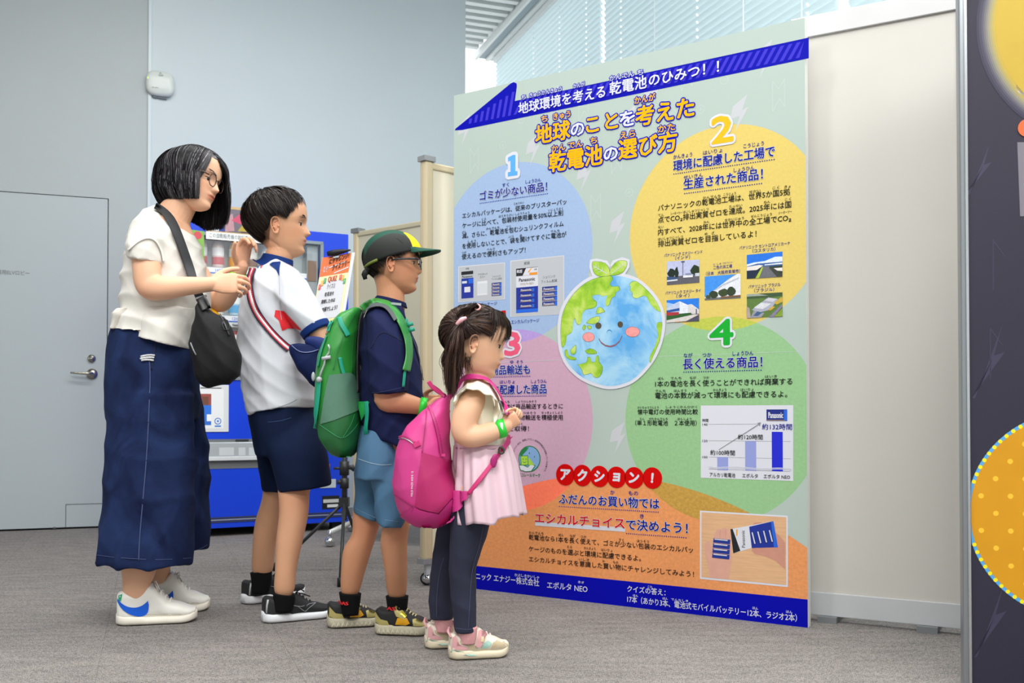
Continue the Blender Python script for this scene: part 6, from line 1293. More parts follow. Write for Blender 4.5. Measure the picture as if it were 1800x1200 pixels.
# sneakers
def sneaker_w(o, W, top, hwf, L, uy, tr):
    sgn = -1
    def side(pts, off, mat, nm, z=None):
        S = Soup(); v = []
        for t, z in pts:
            y = sgn * .2; r0 = W(t, y, z); d = (W(t, 0, z) - r0).normalized(); h = tr.ray_cast(r0, d, 1); v.append((h[0] if h[0] is not None else W(t, sgn * hwf(t), z)) - d * off)
        n = len(v) // 2; v = [v[i] * (1 - t) + v[(i + 1)] * t if t else v[i] for i in range(n - 1) for t in (0, .5)] + [v[n - 1]] + [v[n + i] * (1 - t) + v[n + i + 1] * t if t else v[n + i] for i in range(n - 1) for t in (0, .5)] + [v[2 * n - 1]]; n = len(v) // 2
        S.add(v, [(i, i + 1, 2 * n - 2 - i, 2 * n - 1 - i) for i in range(n - 1)]); return S.mk(nm, mat, o, True)
    sw_t = [(.02, .088), (.08, .074), (.15, .064), (.22, .060), (.28, .061), (.34, .067), (.385, .076), (.40, .080)]
    sw_b = [(.018, .080), (.07, .060), (.14, .045), (.21, .036), (.28, .031), (.35, .032), (.40, .043), (.412, .066)]
    sw_t, sw_b = [tuple(x) for x in cat(sw_t, 3)], [tuple(x) for x in cat(sw_b, 3)]
    side([(t, z) for t, z in sw_t] + [(t, z) for t, z in reversed(sw_b)], .0028, M('0c5fd8', .4), 'curved_side_mark')
    side([(.035, .098), (.085, .103), (.07, .082), (.035, .078)], .0022, M('0f9b6c', .5), 'heel_patch')
    side([(.02, .036), (.2, .037), (.4, .035), (.6, .034), (.8, .032), (.95, .03)] + [(.95, .0285), (.8, .0305), (.6, .0325), (.4, .0335), (.2, .0355), (.02, .0345)], .001, M('bdb8ac', .6), 'sole_seam')
    for k in range(5):
        t = .44 + k * .055; a = W(t, -.020, top(t) - .001); b_ = W(t + .02, .020, top(t + .02) - .001); m = W(t + .01, 0, top(t + .01) + .006); S = Soup(); S.tube([W(t, -.031, top(t) - .016), a, m, b_], .0028, 6); S.mk('lace', M('f0efe8', .8), o, True)
    S = Soup(); c = W(.46, -.012, top(.46) + .006)
    for sg in (-1, 1): S.tube([c, c + (W(.52, -.03, 0) - W(.46, 0, 0)) * .6 + Vector((0, 0, .008 * sg)), c + (W(.56, -.045, 0) - W(.46, 0, 0)) * .8 + Vector((0, 0, -.022)), c + Vector((.01, 0, -.006))], .0026, 6)
    S.mk('lace_bow', M('f0efe8', .8), o, True)
    S = Soup(); S.rings([[W(t, y * .024, top(t) * (.97) + z - .004) for y, z in ((-1, 0), (-.6, .008), (.6, .008), (1, 0), (.6, -.006), (-.6, -.006))] for t in (.33, .37, .41)]); 
    S2 = Soup(); S2.rings([[W(.34 + .05 * k - .0, y * .022, .118 + .028 * (1 - k) + z) for y, z in ((-1, 0), (0, .006), (1, 0), (0, -.006))] for k in (0, .5, 1)]); S2.mk('tongue', M('e9e7df', .7), o, True)
    S2 = Soup(); S2.rings([[W(.335 + .03 * k, y * .014, .138 + .012 * (1 - k) + z) for y, z in ((-1, .003), (1, .003), (1, .008), (-1, .008))] for k in (0, 1)]); S2.mk('tongue_label', M('16a06c', .5), o)
WS = M('eeece4', .45, var=.03, vscale=30); WSO = M('e9e4d6', .6, var=.06, vscale=25)
shoe(woman, 205, 1097, 347, 1090, .098, .112, WS, WSO, 'white high-top sneaker with blue curved side mark and green heel', sole_h=.028, toe_h=.066, ankle=.30, extras=sneaker_w, peak=.142)
shoe(woman, 258, 1077, 369, 1070, .098, .12, WS, WSO, 'white high-top sneaker half hidden behind the nearer one', sole_h=.028, toe_h=.066, ankle=.30, extras=sneaker_w, peak=.14)

# black shoulder bag (its own thing)
bag = thing('shoulder_bag', P(378, 680, DW - .17), 'black slouchy shoulder bag hanging across the woman in the white blouse', 'bag')
S = Soup(); rows(S, [(526, 526, 350, 357, .012), (535, 535, 346, 364, .02), (546, 546, 345, 374, .035), (560, 560, 342, 394, .05), (582, 582, 336, 410, .062), (617, 617, 335, 420, .068), (640, 640, 339, 424, .066), (662, 662, 341, 420, .055), (674, 674, 348, 403, .035), (681, 680, 355, 384, .015)], DW, dY=-.185, e=2.2)
fB = folds([((1, 0, .25), .07, .005), ((.8, 0, .6), .045, .002)], 9)
BLK = M('131315', .75, bump=.3, bscale=900, spec=.3)
bb = shape('bag_body', S, .004, BLK, bag, smooth=3, disp=fB); tb_ = bvh([bb]); tboth = bvh([bb, blouse, bodyW])
ribbon('shoulder_strap', bvh([blouse, bodyW]), [(272, 363), (284, 369), (296, 384), (308, 408), (320, 442), (330, 470), (341, 500), (351, 528)], 7.6, .008, M('26272a', .7, bump=.4, bscale=500), bag, fb=DW - .08, thick=.003, relax=14)
ribbon('strap_tab', tb_, [(352, 522), (358, 533), (363, 545)], 9, .006, M('0c0c0d', .5), bag, fb=DW - .2)
ribbon('zipper', tb_, [(386, 551), (395, 570), (403, 590)], 1.2, .002, M('3a3b3e', .4, .5), bag)
S = Soup(); S.tube([hitp(tb_, x, y, .004, DW - .2) for x, y in ((392, 562), (390, 572), (393, 580), (400, 581), (402, 574), (398, 564))], .0016, 6, closed=True); S.mk('zip_pull', M('1b1c1e', .4), bag, True)
S = Soup(); S.tube([hitp(tboth, x, y, .006, DW - .2) for x, y in ((335, 585), (333, 594), (338, 604), (342, 616), (346, 624))], .0022, 6); S.mk('cord_end', M('8b8d92', .7, var=.6, vscale=400), bag, True)
S = Soup(); m0 = P(354, 522, DW - .175); S.box(m0, (1, 0, .3), (0, 1, 0), (-.3, 0, 1), .016, .004, .003); S.mk('strap_buckle', M('a8abb0', .2, .9), bag)

# ============================================================ TALLER BOY, white shirt
D1 = 3.40
boy1 = thing('person', (P(500, 700, D1).x, D1, 0), 'taller boy with thick dark hair, white sports shirt and navy shorts, looking up', 'person', 'family reading the poster')
H1 = Skull(494, 396, D1, .220, yaw=6, pitch=-1, back=.50, wid=.335)
S = Soup(); H1.build(S, child, nose=.95)
q0 = H1.w((-.12, 0, -.10)); q1 = P(487, 462, D1)
limbw(S, [(q0.x, q0.y, q0.z, .055), (q1.x + .012, D1, (q0.z + q1.z) / 2, .046), (q1.x, q1.y, q1.z, .050), (q1.x - .01, D1, q1.z - .05, .06)], 22)
rows(S, [(462, 468, 508, .05), (480, 452, 525, .10), (500, 444, 535, .125), (540, 434, 542, .125), (600, 430, 545, .12), (680, 436, 546, .125), (730, 442, 548, .13), (770, 450, 556, .13)], D1)
rows(S, leg([(795, 484, 560, .045), (810, 486, 560, .050), (860, 489, 545, .054), (880, 491, 543, .053), (907, 491, 541, .05), (949, 486, 532, .048), (1000, 484, 521, .038), (1034, 482, 518, .031), (1050, 487, 511, .018), (1074, 488, 509, .014)], [-.06, -.09, -.12, -.13, -.14, -.15, -.165, -.17, -.17, -.17]), D1)
rows(S, leg([(795, 462, 525, .050), (805, 462, 525, .055), (867, 463, 507, .054), (914, 450, 496, .052), (953, 445, 485, .048), (998, 443, 480, .034), (1014, 448, 472, .020), (1040, 449, 468, .015)], [.06, .08, .10, .11, .12, .135, .138, .14]), D1)
limb(S, [(500, 505, -.075, .035), (530, 540, -.12, .036), (563, 590, -.14, .036), (578, 622, -.13, .034), (592, 640, -.08, .030), (606, 646, -.03, .024)], D1)
hand(S, P(606, 646, D1 - .03), (.6, .8, .1), (0, 1, 0), .13, curl=(30, 40, 30))
limb(S, [(505, 490, .115, .045), (545, 545, .14, .040), (575, 610, .14, .035), (600, 640, .1, .026)], D1); hand(S, P(600, 640, D1 + .1), (.6, -.7, .1), (0, -1, 0), .13, thumb=-1, curl=(30, 40, 30))
sk1 = skinmat('d09d7b', .1)
scal1 = lambda x, y, z: .9 / (1 + np.exp(-(z - np.interp(x, [-.5, -.3, -.16, -.10, -.03, .10, .20, .3, .42], [-.32, -.34, -.28, .0, .07, .06, .12, .30, .33])) * 60))
body1 = shape('body', S, .0022, sk1, boy1, smooth=1, keep=[(H1.c, .15), (P(625, 640, D1 - .02), .12)], pig=H1.pigf(lip=(.80, .50, .50), scalp=scal1, extra=limbred([(520, 880, D1 - .15, .05), (540, 905, D1 - .12, .03), (468, 952, D1 + .05, .008)])))
H1.eyes(boy1); brows(H1, boy1, hairmat('1a1412', '2e2420', .6), 44, .0009)
def short_hair(sk, parent, name, n, whorl, edge, thick, width, mat, seed, wav=.0, k=12, frz=.008, front=None):
    rg = np.random.RandomState(seed); out = []; g = []; nc = 150
    clump = [(rg.uniform(-180, 180), rg.uniform(-3, 5), rg.uniform(.85, 1.12), rg.uniform(-1, 1)) for i in range(nc)]; C = np.array([-.02, 0, .09])
    for i in range(n):
        ca, ce, ct, cw = clump[rg.randint(nc)]; az = ca + rg.normal(0, 3.2); el = edge(az if abs(az) <= 180 else 360 - abs(az)) + ce + rg.normal(0, 2.2)
        d1 = dirv(az, el); s0 = rg.rand() ** 1.2 * .72; s1 = min(1, s0 + rg.uniform(.35, .6)); th = thick * ct * rg.uniform(.70, 1.03); q = []; off = rg.normal(0, .008, 3)
        for j, t in enumerate(np.linspace(s0, s1, k)):
            d = slerp(whorl, d1, t); u = j / (k - 1); lift = th * (math.sin(math.pi * min(1, u * .8 + .16)) ** .6) * (1 - .72 * max(0, t - .62) / .38) * (1 - .75 * min(1, max(0, -d[2] + .1) * 1.6))
            p = C + (sk.ell(d) - C) * (1.0 + lift) + off * (.4 + u) + np.array([0, cw * wav * t * u, 0]); q.append(np.array(sk.w(p)))
        out.append(q); g.append(rg.rand() ** 2 * .5 + .12 * max(0, cw))
    return strands(name, out, width, mat, parent, g, centre=sk.c)
def hair_cap(sk, parent, edge, k, mat, whorl=dirv(180, 65), name='hair_base'):
    n = 72; m = 18; v = []; f = []
    for i in range(n):
        az = -180 + 360 * i / n; d1 = dirv(az, edge(az))
        for j in range(m + 1):
            t = j / m; d = slerp(whorl, d1, t); C = np.array([-.02, 0, .09]); kk = 1 + (k - 1) * (1 - .9 * max(0, t - .6) / .4) * (1 - .5 * max(0, -d[2])); v.append(sk.w(C + (sk.ell(d) - C) * kk))
    for i in range(n):
        for j in range(m): a = i * (m + 1) + j; b_ = ((i + 1) % n) * (m + 1) + j; f.append((a, b_, b_ + 1, a + 1))
    return mk(name, v, f, mat, parent, True)
edge1 = lambda az: float(np.interp(abs(az), [0, 30, 52, 66, 80, 95, 118, 140, 180], [24, 22, 14, -6, 5, 0, -34, -54, -60]))
hm1 = hairmat('15100e', '3c2c25', .4)
hair_cap(H1, boy1, edge1, 1.10, hairmat('120d0c', '1c1513', .6))
short_hair(H1, boy1, 'hair', 9000, dirv(180, 58), edge1, .20, .0019, hm1, 11, wav=.05)
edge1f = lambda az: float(np.interp(abs(az), [0, 40, 60, 90, 180], [20, 18, 16, 12, 0]))
short_hair(H1, boy1, 'top_hair', 3500, dirv(180, 60), edge1f, .25, .0019, hm1, 12, wav=.07)
# shirt
WT = cloth('d0d3da', rough=.6, bscale=1300, bump=.15); NV = cloth('12306e', rough=.7, bscale=1300)
S = Soup()
rows(S, [(459, 464, 506, .052), (468, 457, 512, .075), (478, 448, 524, .115), (492, 440, 534, .14), (515, 432, 542, .15), (545, 424, 548, .152), (600, 419, 551, .15), (655, 424, 555, .15), (700, 432, 555, .15), (718, 435, 555, .15)], D1, e=2.2)
rows(S, [(700, 700, 430, 556, .152), (720, 707, 434, 555, .155), (732, 709, 437, 553, .156)], D1, e=2.2)
f1 = folds([((.6, 0, 1), .09, .006), ((1, 0, .3), .10, .004), ((1, 0, 1), .05, .0025)], 21)
limb(S, [(492, 492, -.07, .055), (512, 515, -.11, .064), (537, 552, -.132, .058), (556, 580, -.14, .049)], D1, cap1=False)
shirt = shape('shirt', S, .0042, WT, boy1, smooth=4, disp=f1)
S = Soup(); limb(S, [(500, 497, .085, .050), (530, 535, .13, .058), (556, 580, .14, .049)], D1, cap1=False); shape('sleeve', S, .006, WT, boy1, smooth=2)
S = Soup(); limb(S, [(552, 574, -.139, .0525), (558, 584, -.141, .051)], D1, cap0=False, cap1=False); S.mk('sleeve_cuff', NV, boy1, True)
S = Soup(); limb(S, [(489, 452, 0, .052), (486, 464, 0, .058), (482, 474, 0, .070), (479, 479, 0, .080)], D1, cap0=False, cap1=False, n=30); S.mk('collar', NV, boy1, True)
t1 = bvh([shirt])
patch('collar_point', t1, [(474, 466), (480, 462), (493, 461), (492, 486), (487, 476), (479, 470)], .004, NV, boy1, fb=D1 - .1)
patch('red_side_panel', t1, [(484, 545), (499, 546), (507, 554), (531, 580), (523, 578), (505, 577), (496, 581), (490, 563), (482, 556)], .0022, M('e01424', .6), boy1)
ribbon('shoulder_seam', t1, [(492, 462), (491, 480), (492, 510), (492, 540), (497, 575)], .5, .0012, M('b9bdc6', .8), boy1, thick=.0008)
ribbon('shirt_hem_line', t1, [(437, 724), (461, 721), (485, 716), (507, 709), (522, 701)], .4, .0012, M('b9bdc6', .8), boy1, thick=.0008)
for x, c in ((454, '1a6fb8'), (459.5, 'd22a2a')): ribbon('shoulder_mark', t1, [(x - .8, 471), (x + .8, 467)], 1.1, .002, M(c, .6), boy1)
# shorts
ND = cloth('0e1b38', rough=.85, bscale=900)
S = Soup(); rows(S, [(700, 442, 548, .13), (730, 439, 556, .145), (760, 445, 564, .155), (800, 452, 574, .155)], D1)
rows(S, [(725, 725, 480, 550, .05, .06), (780, 780, 468, 572, .082, .01), (820, 820, 480, 579, .09), (850, 845, 486, 582, .09), (866, 853, 490, 582, .088)], D1 - .11)
rows(S, [(780, 780, 449, 545, .085), (820, 820, 455, 540, .085), (862, 866, 462, 530, .085)], D1 + .10)
f2 = folds([((1, 0, .4), .09, .0045), ((.4, 0, 1), .12, .003)], 31)
sh1 = shape('shorts', S, .005, ND, boy1, smooth=2, disp=f2)
ribbon('shorts_seam', bvh([sh1]), [(470, 742), (490, 740), (512, 734)], .5, .001, M('2c4372', .9), boy1, thick=.0008)
# socks + running shoes
def sock(parent, rws, D, mat): S = Soup(); rows(S, rws, D); return S.mk('sock', mat, parent, True)
BKS = cloth('0f0f11'); 
sock(boy1, [(1040, 1046, 480, 518, .030), (1056, 1056, 481, 518, .026), (1074, 1074, 482, 514, .021)], D1 - .17, BKS)
sock(boy1, [(1006, 1000, 440, 478, .031), (1020, 1020, 442, 477, .026), (1042, 1042, 443, 472, .021)], D1 + .138, BKS)
def runner(o, W, top, hwf, L, uy, tr):
    def hit(t, z): r0 = W(t, -.2, z); d = (W(t, 0, z) - r0).normalized(); h = tr.ray_cast(r0, d, 1); return (h[0] if h[0] is not None else W(t, -hwf(t), z)) - d * .0012
    ln = M('8c9096', .5); S = Soup()
    for pth in ([(.34, .058), (.45, .050), (.52, .036), (.56, .030), (.60, .040), (.70, .058)], [(.38, .054), (.50, .048), (.62, .054), (.70, .058)], [(.56, .030), (.585, .052), (.61, .052)]): S.tube([hit(t, z) for t, z in pth], .0011, 5)
    S.mk('side_mark', ln, o, True, kind='stuff'); S = Soup(); S.tube([hit(.03, .035), hit(.035, .06), hit(.05, .078)], .0035, 6); S.mk('heel_pull', M('b8babd', .4), o, True)
    for k in range(5):
        t = .46 + k * .05; S = Soup(); S.tube([W(t, -.022, top(t) - .006), W(t + .01, 0, top(t + .01) + .004), W(t + .02, .022, top(t + .02) - .006)], .0022, 5); S.mk('lace', M('1a1a1c', .8), o, True)
    c = W(.46, -.01, top(.46) + .004); S = Soup()
    for dz, dx in ((.014, .03), (-.004, .05), (-.02, .03)): S.tube([c, c + (W(1, 0, 0) - W(0, 0, 0)).normalized() * dx * .5 + Vector((0, -.012, dz)), c + (W(1, 0, 0) - W(0, 0, 0)).normalized() * dx + Vector((0, -.015, dz - .01))], .0022, 5)
    S.mk('lace_bow', M('1a1a1c', .8), o, True)
BUP = M('1c1d1f', .7, bump=.3, bscale=700); WSL = M('e8eaee', .5)
shoe(boy1, 461, 1094, 585, 1082, .084, .086, BUP, WSL, 'black running shoe with thick white sole, flat on the carpet', sole_h=.028, toe_h=.052, ankle=.30, extras=runner, peak=.092)
shoe(boy1, 428, 1062, 533, 1045, .084, .086, BUP, WSL, 'black running shoe with white sole, farther foot', sole_h=.028, toe_h=.052, ankle=.30, extras=runner, peak=.092)
# cross-body pouch
pouch = thing('sling_pouch', P(540, 680, D1 - .19), 'navy sling pouch with a red, white and navy striped strap on the taller boy', 'bag')
S = Soup(); rows(S, [(604, 604, 512, 566, .02), (612, 612, 507, 572, .028), (640, 640, 518, 575, .04), (660, 660, 532, 577, .035), (682, 682, 553, 577, .015)], D1, dY=-.185); pb_ = shape('pouch_body', S, .004, cloth('0f1d48', rough=.7), pouch, smooth=2, disp=folds([((1, 0, -.6), .06, .003)], 4)); tp = bvh([pb_])
S = Soup(); limb(S, [(545, 600, -.19, .018), (562, 606, -.19, .026), (572, 622, -.18, .03)], D1); shape('pouch_lining', S, .004, cloth('1a2a62', rough=.6), pouch, smooth=1, disp=folds([((1, 0, .2), .03, .003)], 5))
ribbon('pouch_zipper', tp, [(513, 607), (527, 618), (545, 619), (560, 614)], .7, .0015, M('6470a0', .6), pouch)
ctr = [(445, 472), (440, 488), (440, 505), (444, 528), (453, 550), (467, 571), (483, 590), (499, 606), (508, 613)]
for k, (o_, w_, c) in enumerate([(-6.6, 1.5, '161c3c'), (-4.0, 1.5, 'd21c30'), (0, 2.6, 'e9e9ee'), (4.0, 1.5, 'd21c30'), (6.6, 1.5, '161c3c')]):
    q = []
    for i, p in enumerate(ctr):
        a = ctr[max(i - 1, 0)]; b_ = ctr[min(i + 1, len(ctr) - 1)]; dx, dy = b_[0] - a[0], b_[1] - a[1]; L = math.hypot(dx, dy); q.append((p[0] - dy / L * o_ * .8, p[1] + dx / L * o_ * .8))
    ribbon('strap_stripe', t1, q, w_ * .9, .005, M(c, .7, bump=.3, bscale=700), pouch, fb=D1 - .14, across=2)
# ============================================================ BOY in green cap
D2 = 3.09
boy2 = thing('person', (P(680, 760, D2).x, D2, 0), 'boy in a dark green cap, glasses, navy t-shirt and blue shorts wearing a green backpack', 'person', 'family reading the poster')
H2 = Skull(694, 463, D2, .190, yaw=3, pitch=0, back=.49, wid=.34)
S = Soup(); H2.build(S, child, nose=.85)
q0 = H2.w((-.12, 0, -.10)); q1 = P(686, 536, D2)
limbw(S, [(q0.x, q0.y, q0.z, .050), ((q0.x + q1.x) / 2 + .004, D2, (q0.z + q1.z) / 2, .043), (q1.x, q1.y, q1.z, .046), (q1.x - .01, D2, q1.z - .045, .058)], 22)
rows(S, [(536, 668, 702, .05), (552, 655, 703, .08), (580, 646, 712, .10), (640, 640, 732, .115), (700, 640, 736, .11), (760, 640, 732, .115), (820, 640, 712, .12)], D2)
rows(S, leg([(800, 655, 712, .05), (870, 668, 718, .052), (917, 673, 720, .050), (953, 669, 716, .050), (1000, 676, 716, .044), (1023, 678, 716, .038), (1042, 681, 714, .031), (1056, 688, 708, .017), (1086, 690, 706, .014)], [-.05, -.06, -.06, -.055, -.045, -.035, -.025, -.025, -.025]), D2)
rows(S, leg([(800, 632, 680, .05), (870, 624, 676, .054), (905, 620, 672, .054), (937, 619, 663, .052), (965, 604, 654, .050), (1000, 600, 643, .044), (1036, 599, 633, .031), (1050, 605, 626, .017), (1076, 607, 625, .014)], [.05, .06, .06, .055, .05, .05, .05, .05, .05]), D2)
limb(S, [(674, 566, -.085, .038), (680, 610, -.125, .038), (684, 655, -.14, .036), (676, 700, -.14, .034), (700, 706, -.135, .034), (733, 713, -.12, .026), (748, 718, -.115, .022)], D2)
hand(S, P(747, 718, D2 - .115), (1, .3, -.15), (.1, 1, -.2), .12, curl=(35, 45, 35), thumb=1, spread=3)
limb(S, [(686, 566, .085, .038), (694, 610, .13, .036), (700, 660, .14, .034), (700, 700, .14, .032), (735, 708, .11, .025)], D2); hand(S, P(737, 708, D2 + .11), (1, -.2, 0), (.1, -1, 0), .12, thumb=-1, curl=(30, 40, 30))
sk2 = skinmat('c48c6a', .1)
scal2 = lambda x, y, z: .85 / (1 + np.exp(-(z - np.interp(x, [-.5, -.3, -.16, -.10, .0, .12, .2, .3, .42], [-.26, -.28, -.22, -.02, .04, .02, .10, .22, .26])) * 60))
body2 = shape('body', S, .0022, sk2, boy2, smooth=1, keep=[(H2.c, .14), (P(770, 715, D2), .12)], pig=H2.pigf(lip=(.85, .5, .5), scalp=scal2, extra=limbred([(682, 701, D2 - .175, .006), (700, 930, D2 - .1, .04), (640, 930, D2, .04)])))
H2.eyes(boy2); brows(H2, boy2, hairmat('1a1412', '2e2420', .6), 60)
edge2 = lambda az: float(np.interp(abs(az), [0, 30, 52, 66, 80, 95, 118, 140, 180], [20, 18, 10, -4, 0, -6, -36, -50, -54]))
short_hair(H2, boy2, 'hair', 4200, dirv(180, 40), edge2, .05, .0018, hairmat('14100e', '3a2c26', .4), 14, wav=.02)
# fringe under the bill
rg = np.random.RandomState(3); st = []
for i in range(260):
    y0 = rg.uniform(-.27, .2); q = []
    for t in np.linspace(0, 1, 8): q.append(np.array(H2.w((.36 + .045 * t - .3 * y0 * y0 + rg.uniform(-.003, .003), y0 + .04 * t * rg.uniform(-1, 1), .235 - t * rg.uniform(.10, .17)))))
    st.append(q)
strands('fringe', st, .0022, hairmat('14100e', '3a2c26', .4), boy2, centre=H2.c)
glasses(H2, boy2, '20242a', .10, .078, .045, .8, .011, x0=.43, zc=-.01)
# cap
GRN = cloth('1d4a3c', rough=.6, bscale=700); MSH = M('101412', .75, bump=.3, bscale=700)
CE_ = np.array([-.035, 0, .115]); CR_ = np.array([.50, .405, .43])
def cap_pt(az, t, k=1.0):
    a = R(az); lowz = -.035 + .155 * math.cos(a) - .02     # brim line rises to the front
    el0 = math.asin(max(-.9, min(.9, (lowz) / CR_[2]))); el = el0 + (math.pi / 2 - el0) * t
    d = np.array([math.cos(el) * math.cos(a), math.cos(el) * math.sin(a), math.sin(el)]); return H2.w(CE_ + d * CR_ * k)
capo = None
def cap_panel(name, az0, az1, t0, t1, mat, k=1.0, n=14, m=14, parent=None):
    S = Soup(); A = [[cap_pt(az0 + (az1 - az0) * i / n, t0 + (t1 - t0) * j / m, k) for j in range(m + 1)] for i in range(n + 1)]; B_ = [[cap_pt(az0 + (az1 - az0) * i / n, t0 + (t1 - t0) * j / m, k - .03) for j in range(m + 1)] for i in range(n + 1)]
    v = [p for r_ in A for p in r_] + [p for r_ in B_ for p in r_]; f = []; o_ = (n + 1) * (m + 1)
    for i in range(n):
        for j in range(m):
            a = i * (m + 1) + j; f.append((a, a + 1, a + m + 2, a + m + 1)); f.append((a + o_, a + m + 1 + o_, a + m + 2 + o_, a + 1 + o_))
    for i in range(n):
        for j in (0, m): a = i * (m + 1) + j; b_ = a + m + 1; f.append((a, b_, b_ + o_, a + o_))
    for j in range(m):
        for i in (0, n): a = i * (m + 1) + j; f.append((a, a + 1, a + 1 + o_, a + o_))
    return mk(name, v, f, mat, parent, True)
capo = cap_panel('cap', -180, 180, 0, 1, GRN, 1.0, 64, 16, boy2)
def side_panel(sg):
    # mesh side panel with a curved upper edge
    S = Soup(); n, m = 28, 10; rr_ = []
    for i in range(n + 1):
        az = sg * (38 + 118 * i / n); top = .60 * math.sin(math.pi * (i / n) ** .8 * .96 + .10) ** .6; rr_.append([cap_pt(az, top * j / m, 1.008) for j in range(m + 1)] + [cap_pt(az, top * j / m, .995) for j in range(m, -1, -1)])
    S.rings(rr_); return S.mk('mesh_panel', MSH, capo, True)
side_panel(-1); side_panel(1)
for sg in (-1, 1):
    S = Soup(); rr_ = []
    for i in range(9):
        az = sg * (12 + 34 * i / 8); rr_.append([cap_pt(az, .0 + .62 * j / 8, 1.014) for j in range(9)] + [cap_pt(az, .62 * j / 8, 1.0) for j in range(8, -1, -1)])
    S.rings(rr_); S.mk('yellow_panel', cloth('f0c41e', rough=.6), capo, True)
S = Soup(); rr_ = []
for i in range(29):
    yy = -1 + 2 * i / 28; a = yy * .88; r0 = np.array([CE_[0] + .485 * math.cos(a) * 1.0, .40 * math.sin(a), .235 - .05 * (1 - math.cos(a))])
    ln = .30 * (1 - abs(yy) ** 2.6) + .01; ring = []
    for s_ in list(np.linspace(0, 1, 7)): ring.append(H2.w((r0[0] + ln * s_ * 1.0, r0[1] * (1 + .04 * s_), r0[2] - .02 * s_ - .07 * s_ * yy * yy + .012)))
    for s_ in list(np.linspace(1, 0, 7)): ring.append(H2.w((r0[0] + ln * s_ * .995, r0[1] * (1 + .04 * s_), r0[2] - .02 * s_ - .07 * s_ * yy * yy - .006)))
    rr_.append(ring)
S.rings(rr_); S.mk('cap_bill', GRN, capo, True)
S = Soup(); S.tube([H2.w(p) for p in ((-.40, -.16, -.10), (-.47, -.08, -.16), (-.49, 0, -.18), (-.47, .08, -.16), (-.40, .16, -.10))], .010, 8, flat=.5); S.mk('cap_strap', M('131513', .7), capo, True)
S = Soup(); S.tube([H2.w(p) for p in ((-.44, -.14, -.14), (-.49, -.12, -.21), (-.47, -.11, -.28))], .009, 8, flat=.5); S.mk('strap_end', M('131513', .7), capo, True)
S = Soup(); S.tube([cap_pt(az, .02, 1.02) for az in range(-165, -115, 8)], .0045, 6); S.mk('strap_edge', M('6d7a2c', .7), capo, True)
# t-shirt
TS = cloth('171e42', bscale=1100)
S = Soup()
rows(S, [(530, 530, 664, 704, .058), (541, 541, 652, 710, .09), (556, 556, 643, 716, .12), (580, 580, 637, 724, .14), (620, 620, 634, 737, .145), (680, 680, 633, 744, .145), (730, 730, 634, 747, .145), (755, 770, 640, 746, .145), (762, 796, 650, 742, .14)], D2, e=2.2)
f3 = folds([((.7, 0, 1), .09, .006), ((1, .2, .2), .07, .005), ((1, 0, -.8), .05, .003)], 41)
limb(S, [(668, 556, -.07, .048), (676, 585, -.11, .058), (682, 630, -.135, .060), (684, 672, -.142, .059), (685, 692, -.142, .058)], D2, cap1=False)
ts = shape('t_shirt', S, .0042, TS, boy2, smooth=4, disp=f3)
S = Soup(); limb(S, [(676, 556, .07, .048), (690, 600, .125, .060), (698, 670, .14, .058)], D2, cap1=False); shape('t_shirt_sleeve', S, .006, TS, boy2, smooth=2, disp=f3)
t2 = bvh([ts])
ribbon('sleeve_hem_stitch', t2, [(654, 690), (668, 689), (685, 686), (712, 679)], .4, .001, M('323c66', .9), boy2, thick=.0007)
ribbon('armhole_seam', t2, [(652, 612), (664, 590), (676, 584), (694, 592), (707, 600)], .5, .001, M('141a36', .9), boy2, thick=.0008)
S = Soup(); limb(S, [(688, 526, 0, .047), (686, 534, 0, .055)], D2, cap0=False, cap1=False, n=30); S.mk('neck_rib', TS, boy2, True)
# shorts
SBL = cloth('4c7190', rough=.7, bscale=900)
S = Soup(); rows(S, [(745, 638, 712, .12), (770, 631, 714, .135), (800, 627, 715, .145), (840, 625, 718, .145)], D2)
rows(S, leg([(820, 650, 722, .075), (850, 654, 724, .078), (890, 660, 721, .08), (921, 664, 713, .08)], [-.06] * 4) if False else [(775, 775, 655, 712, .05, -.02), (820, 820, 650, 720, .072, -.055), (850, 850, 654, 724, .078, -.062), (890, 890, 658, 721, .08, -.062), (919, 927, 662, 712, .08, -.062)], D2)
rows(S, [(820, 820, 626, 690, .075, .062), (860, 860, 623, 688, .078, .062), (901, 917, 623, 682, .08, .062)], D2)
f4 = folds([((1, 0, -.9), .08, .0045), ((1, 0, .2), .06, .002)], 51)
sh2 = shape('shorts', S, .0045, SBL, boy2, smooth=2, disp=f4); t3 = bvh([sh2])
ribbon('shorts_stitching', t3, [(630, 806), (650, 813), (670, 817), (688, 816)], .5, .001, M('9db6c6', .8), boy2, thick=.0007)
ribbon('shorts_hem_stitch', t3, [(626, 893), (645, 903), (665, 911), (690, 915), (712, 917)], .4, .001, M('6f92ac', .8), boy2, thick=.0007)
sock(boy2, [(1047, 1047, 678, 718, .031), (1068, 1068, 681, 716, .027), (1090, 1090, 684, 712, .021)], D2 - .025, BKS)
sock(boy2, [(1040, 1043, 596, 635, .031), (1060, 1060, 599, 633, .027), (1080, 1080, 602, 630, .021)], D2 + .05, BKS)
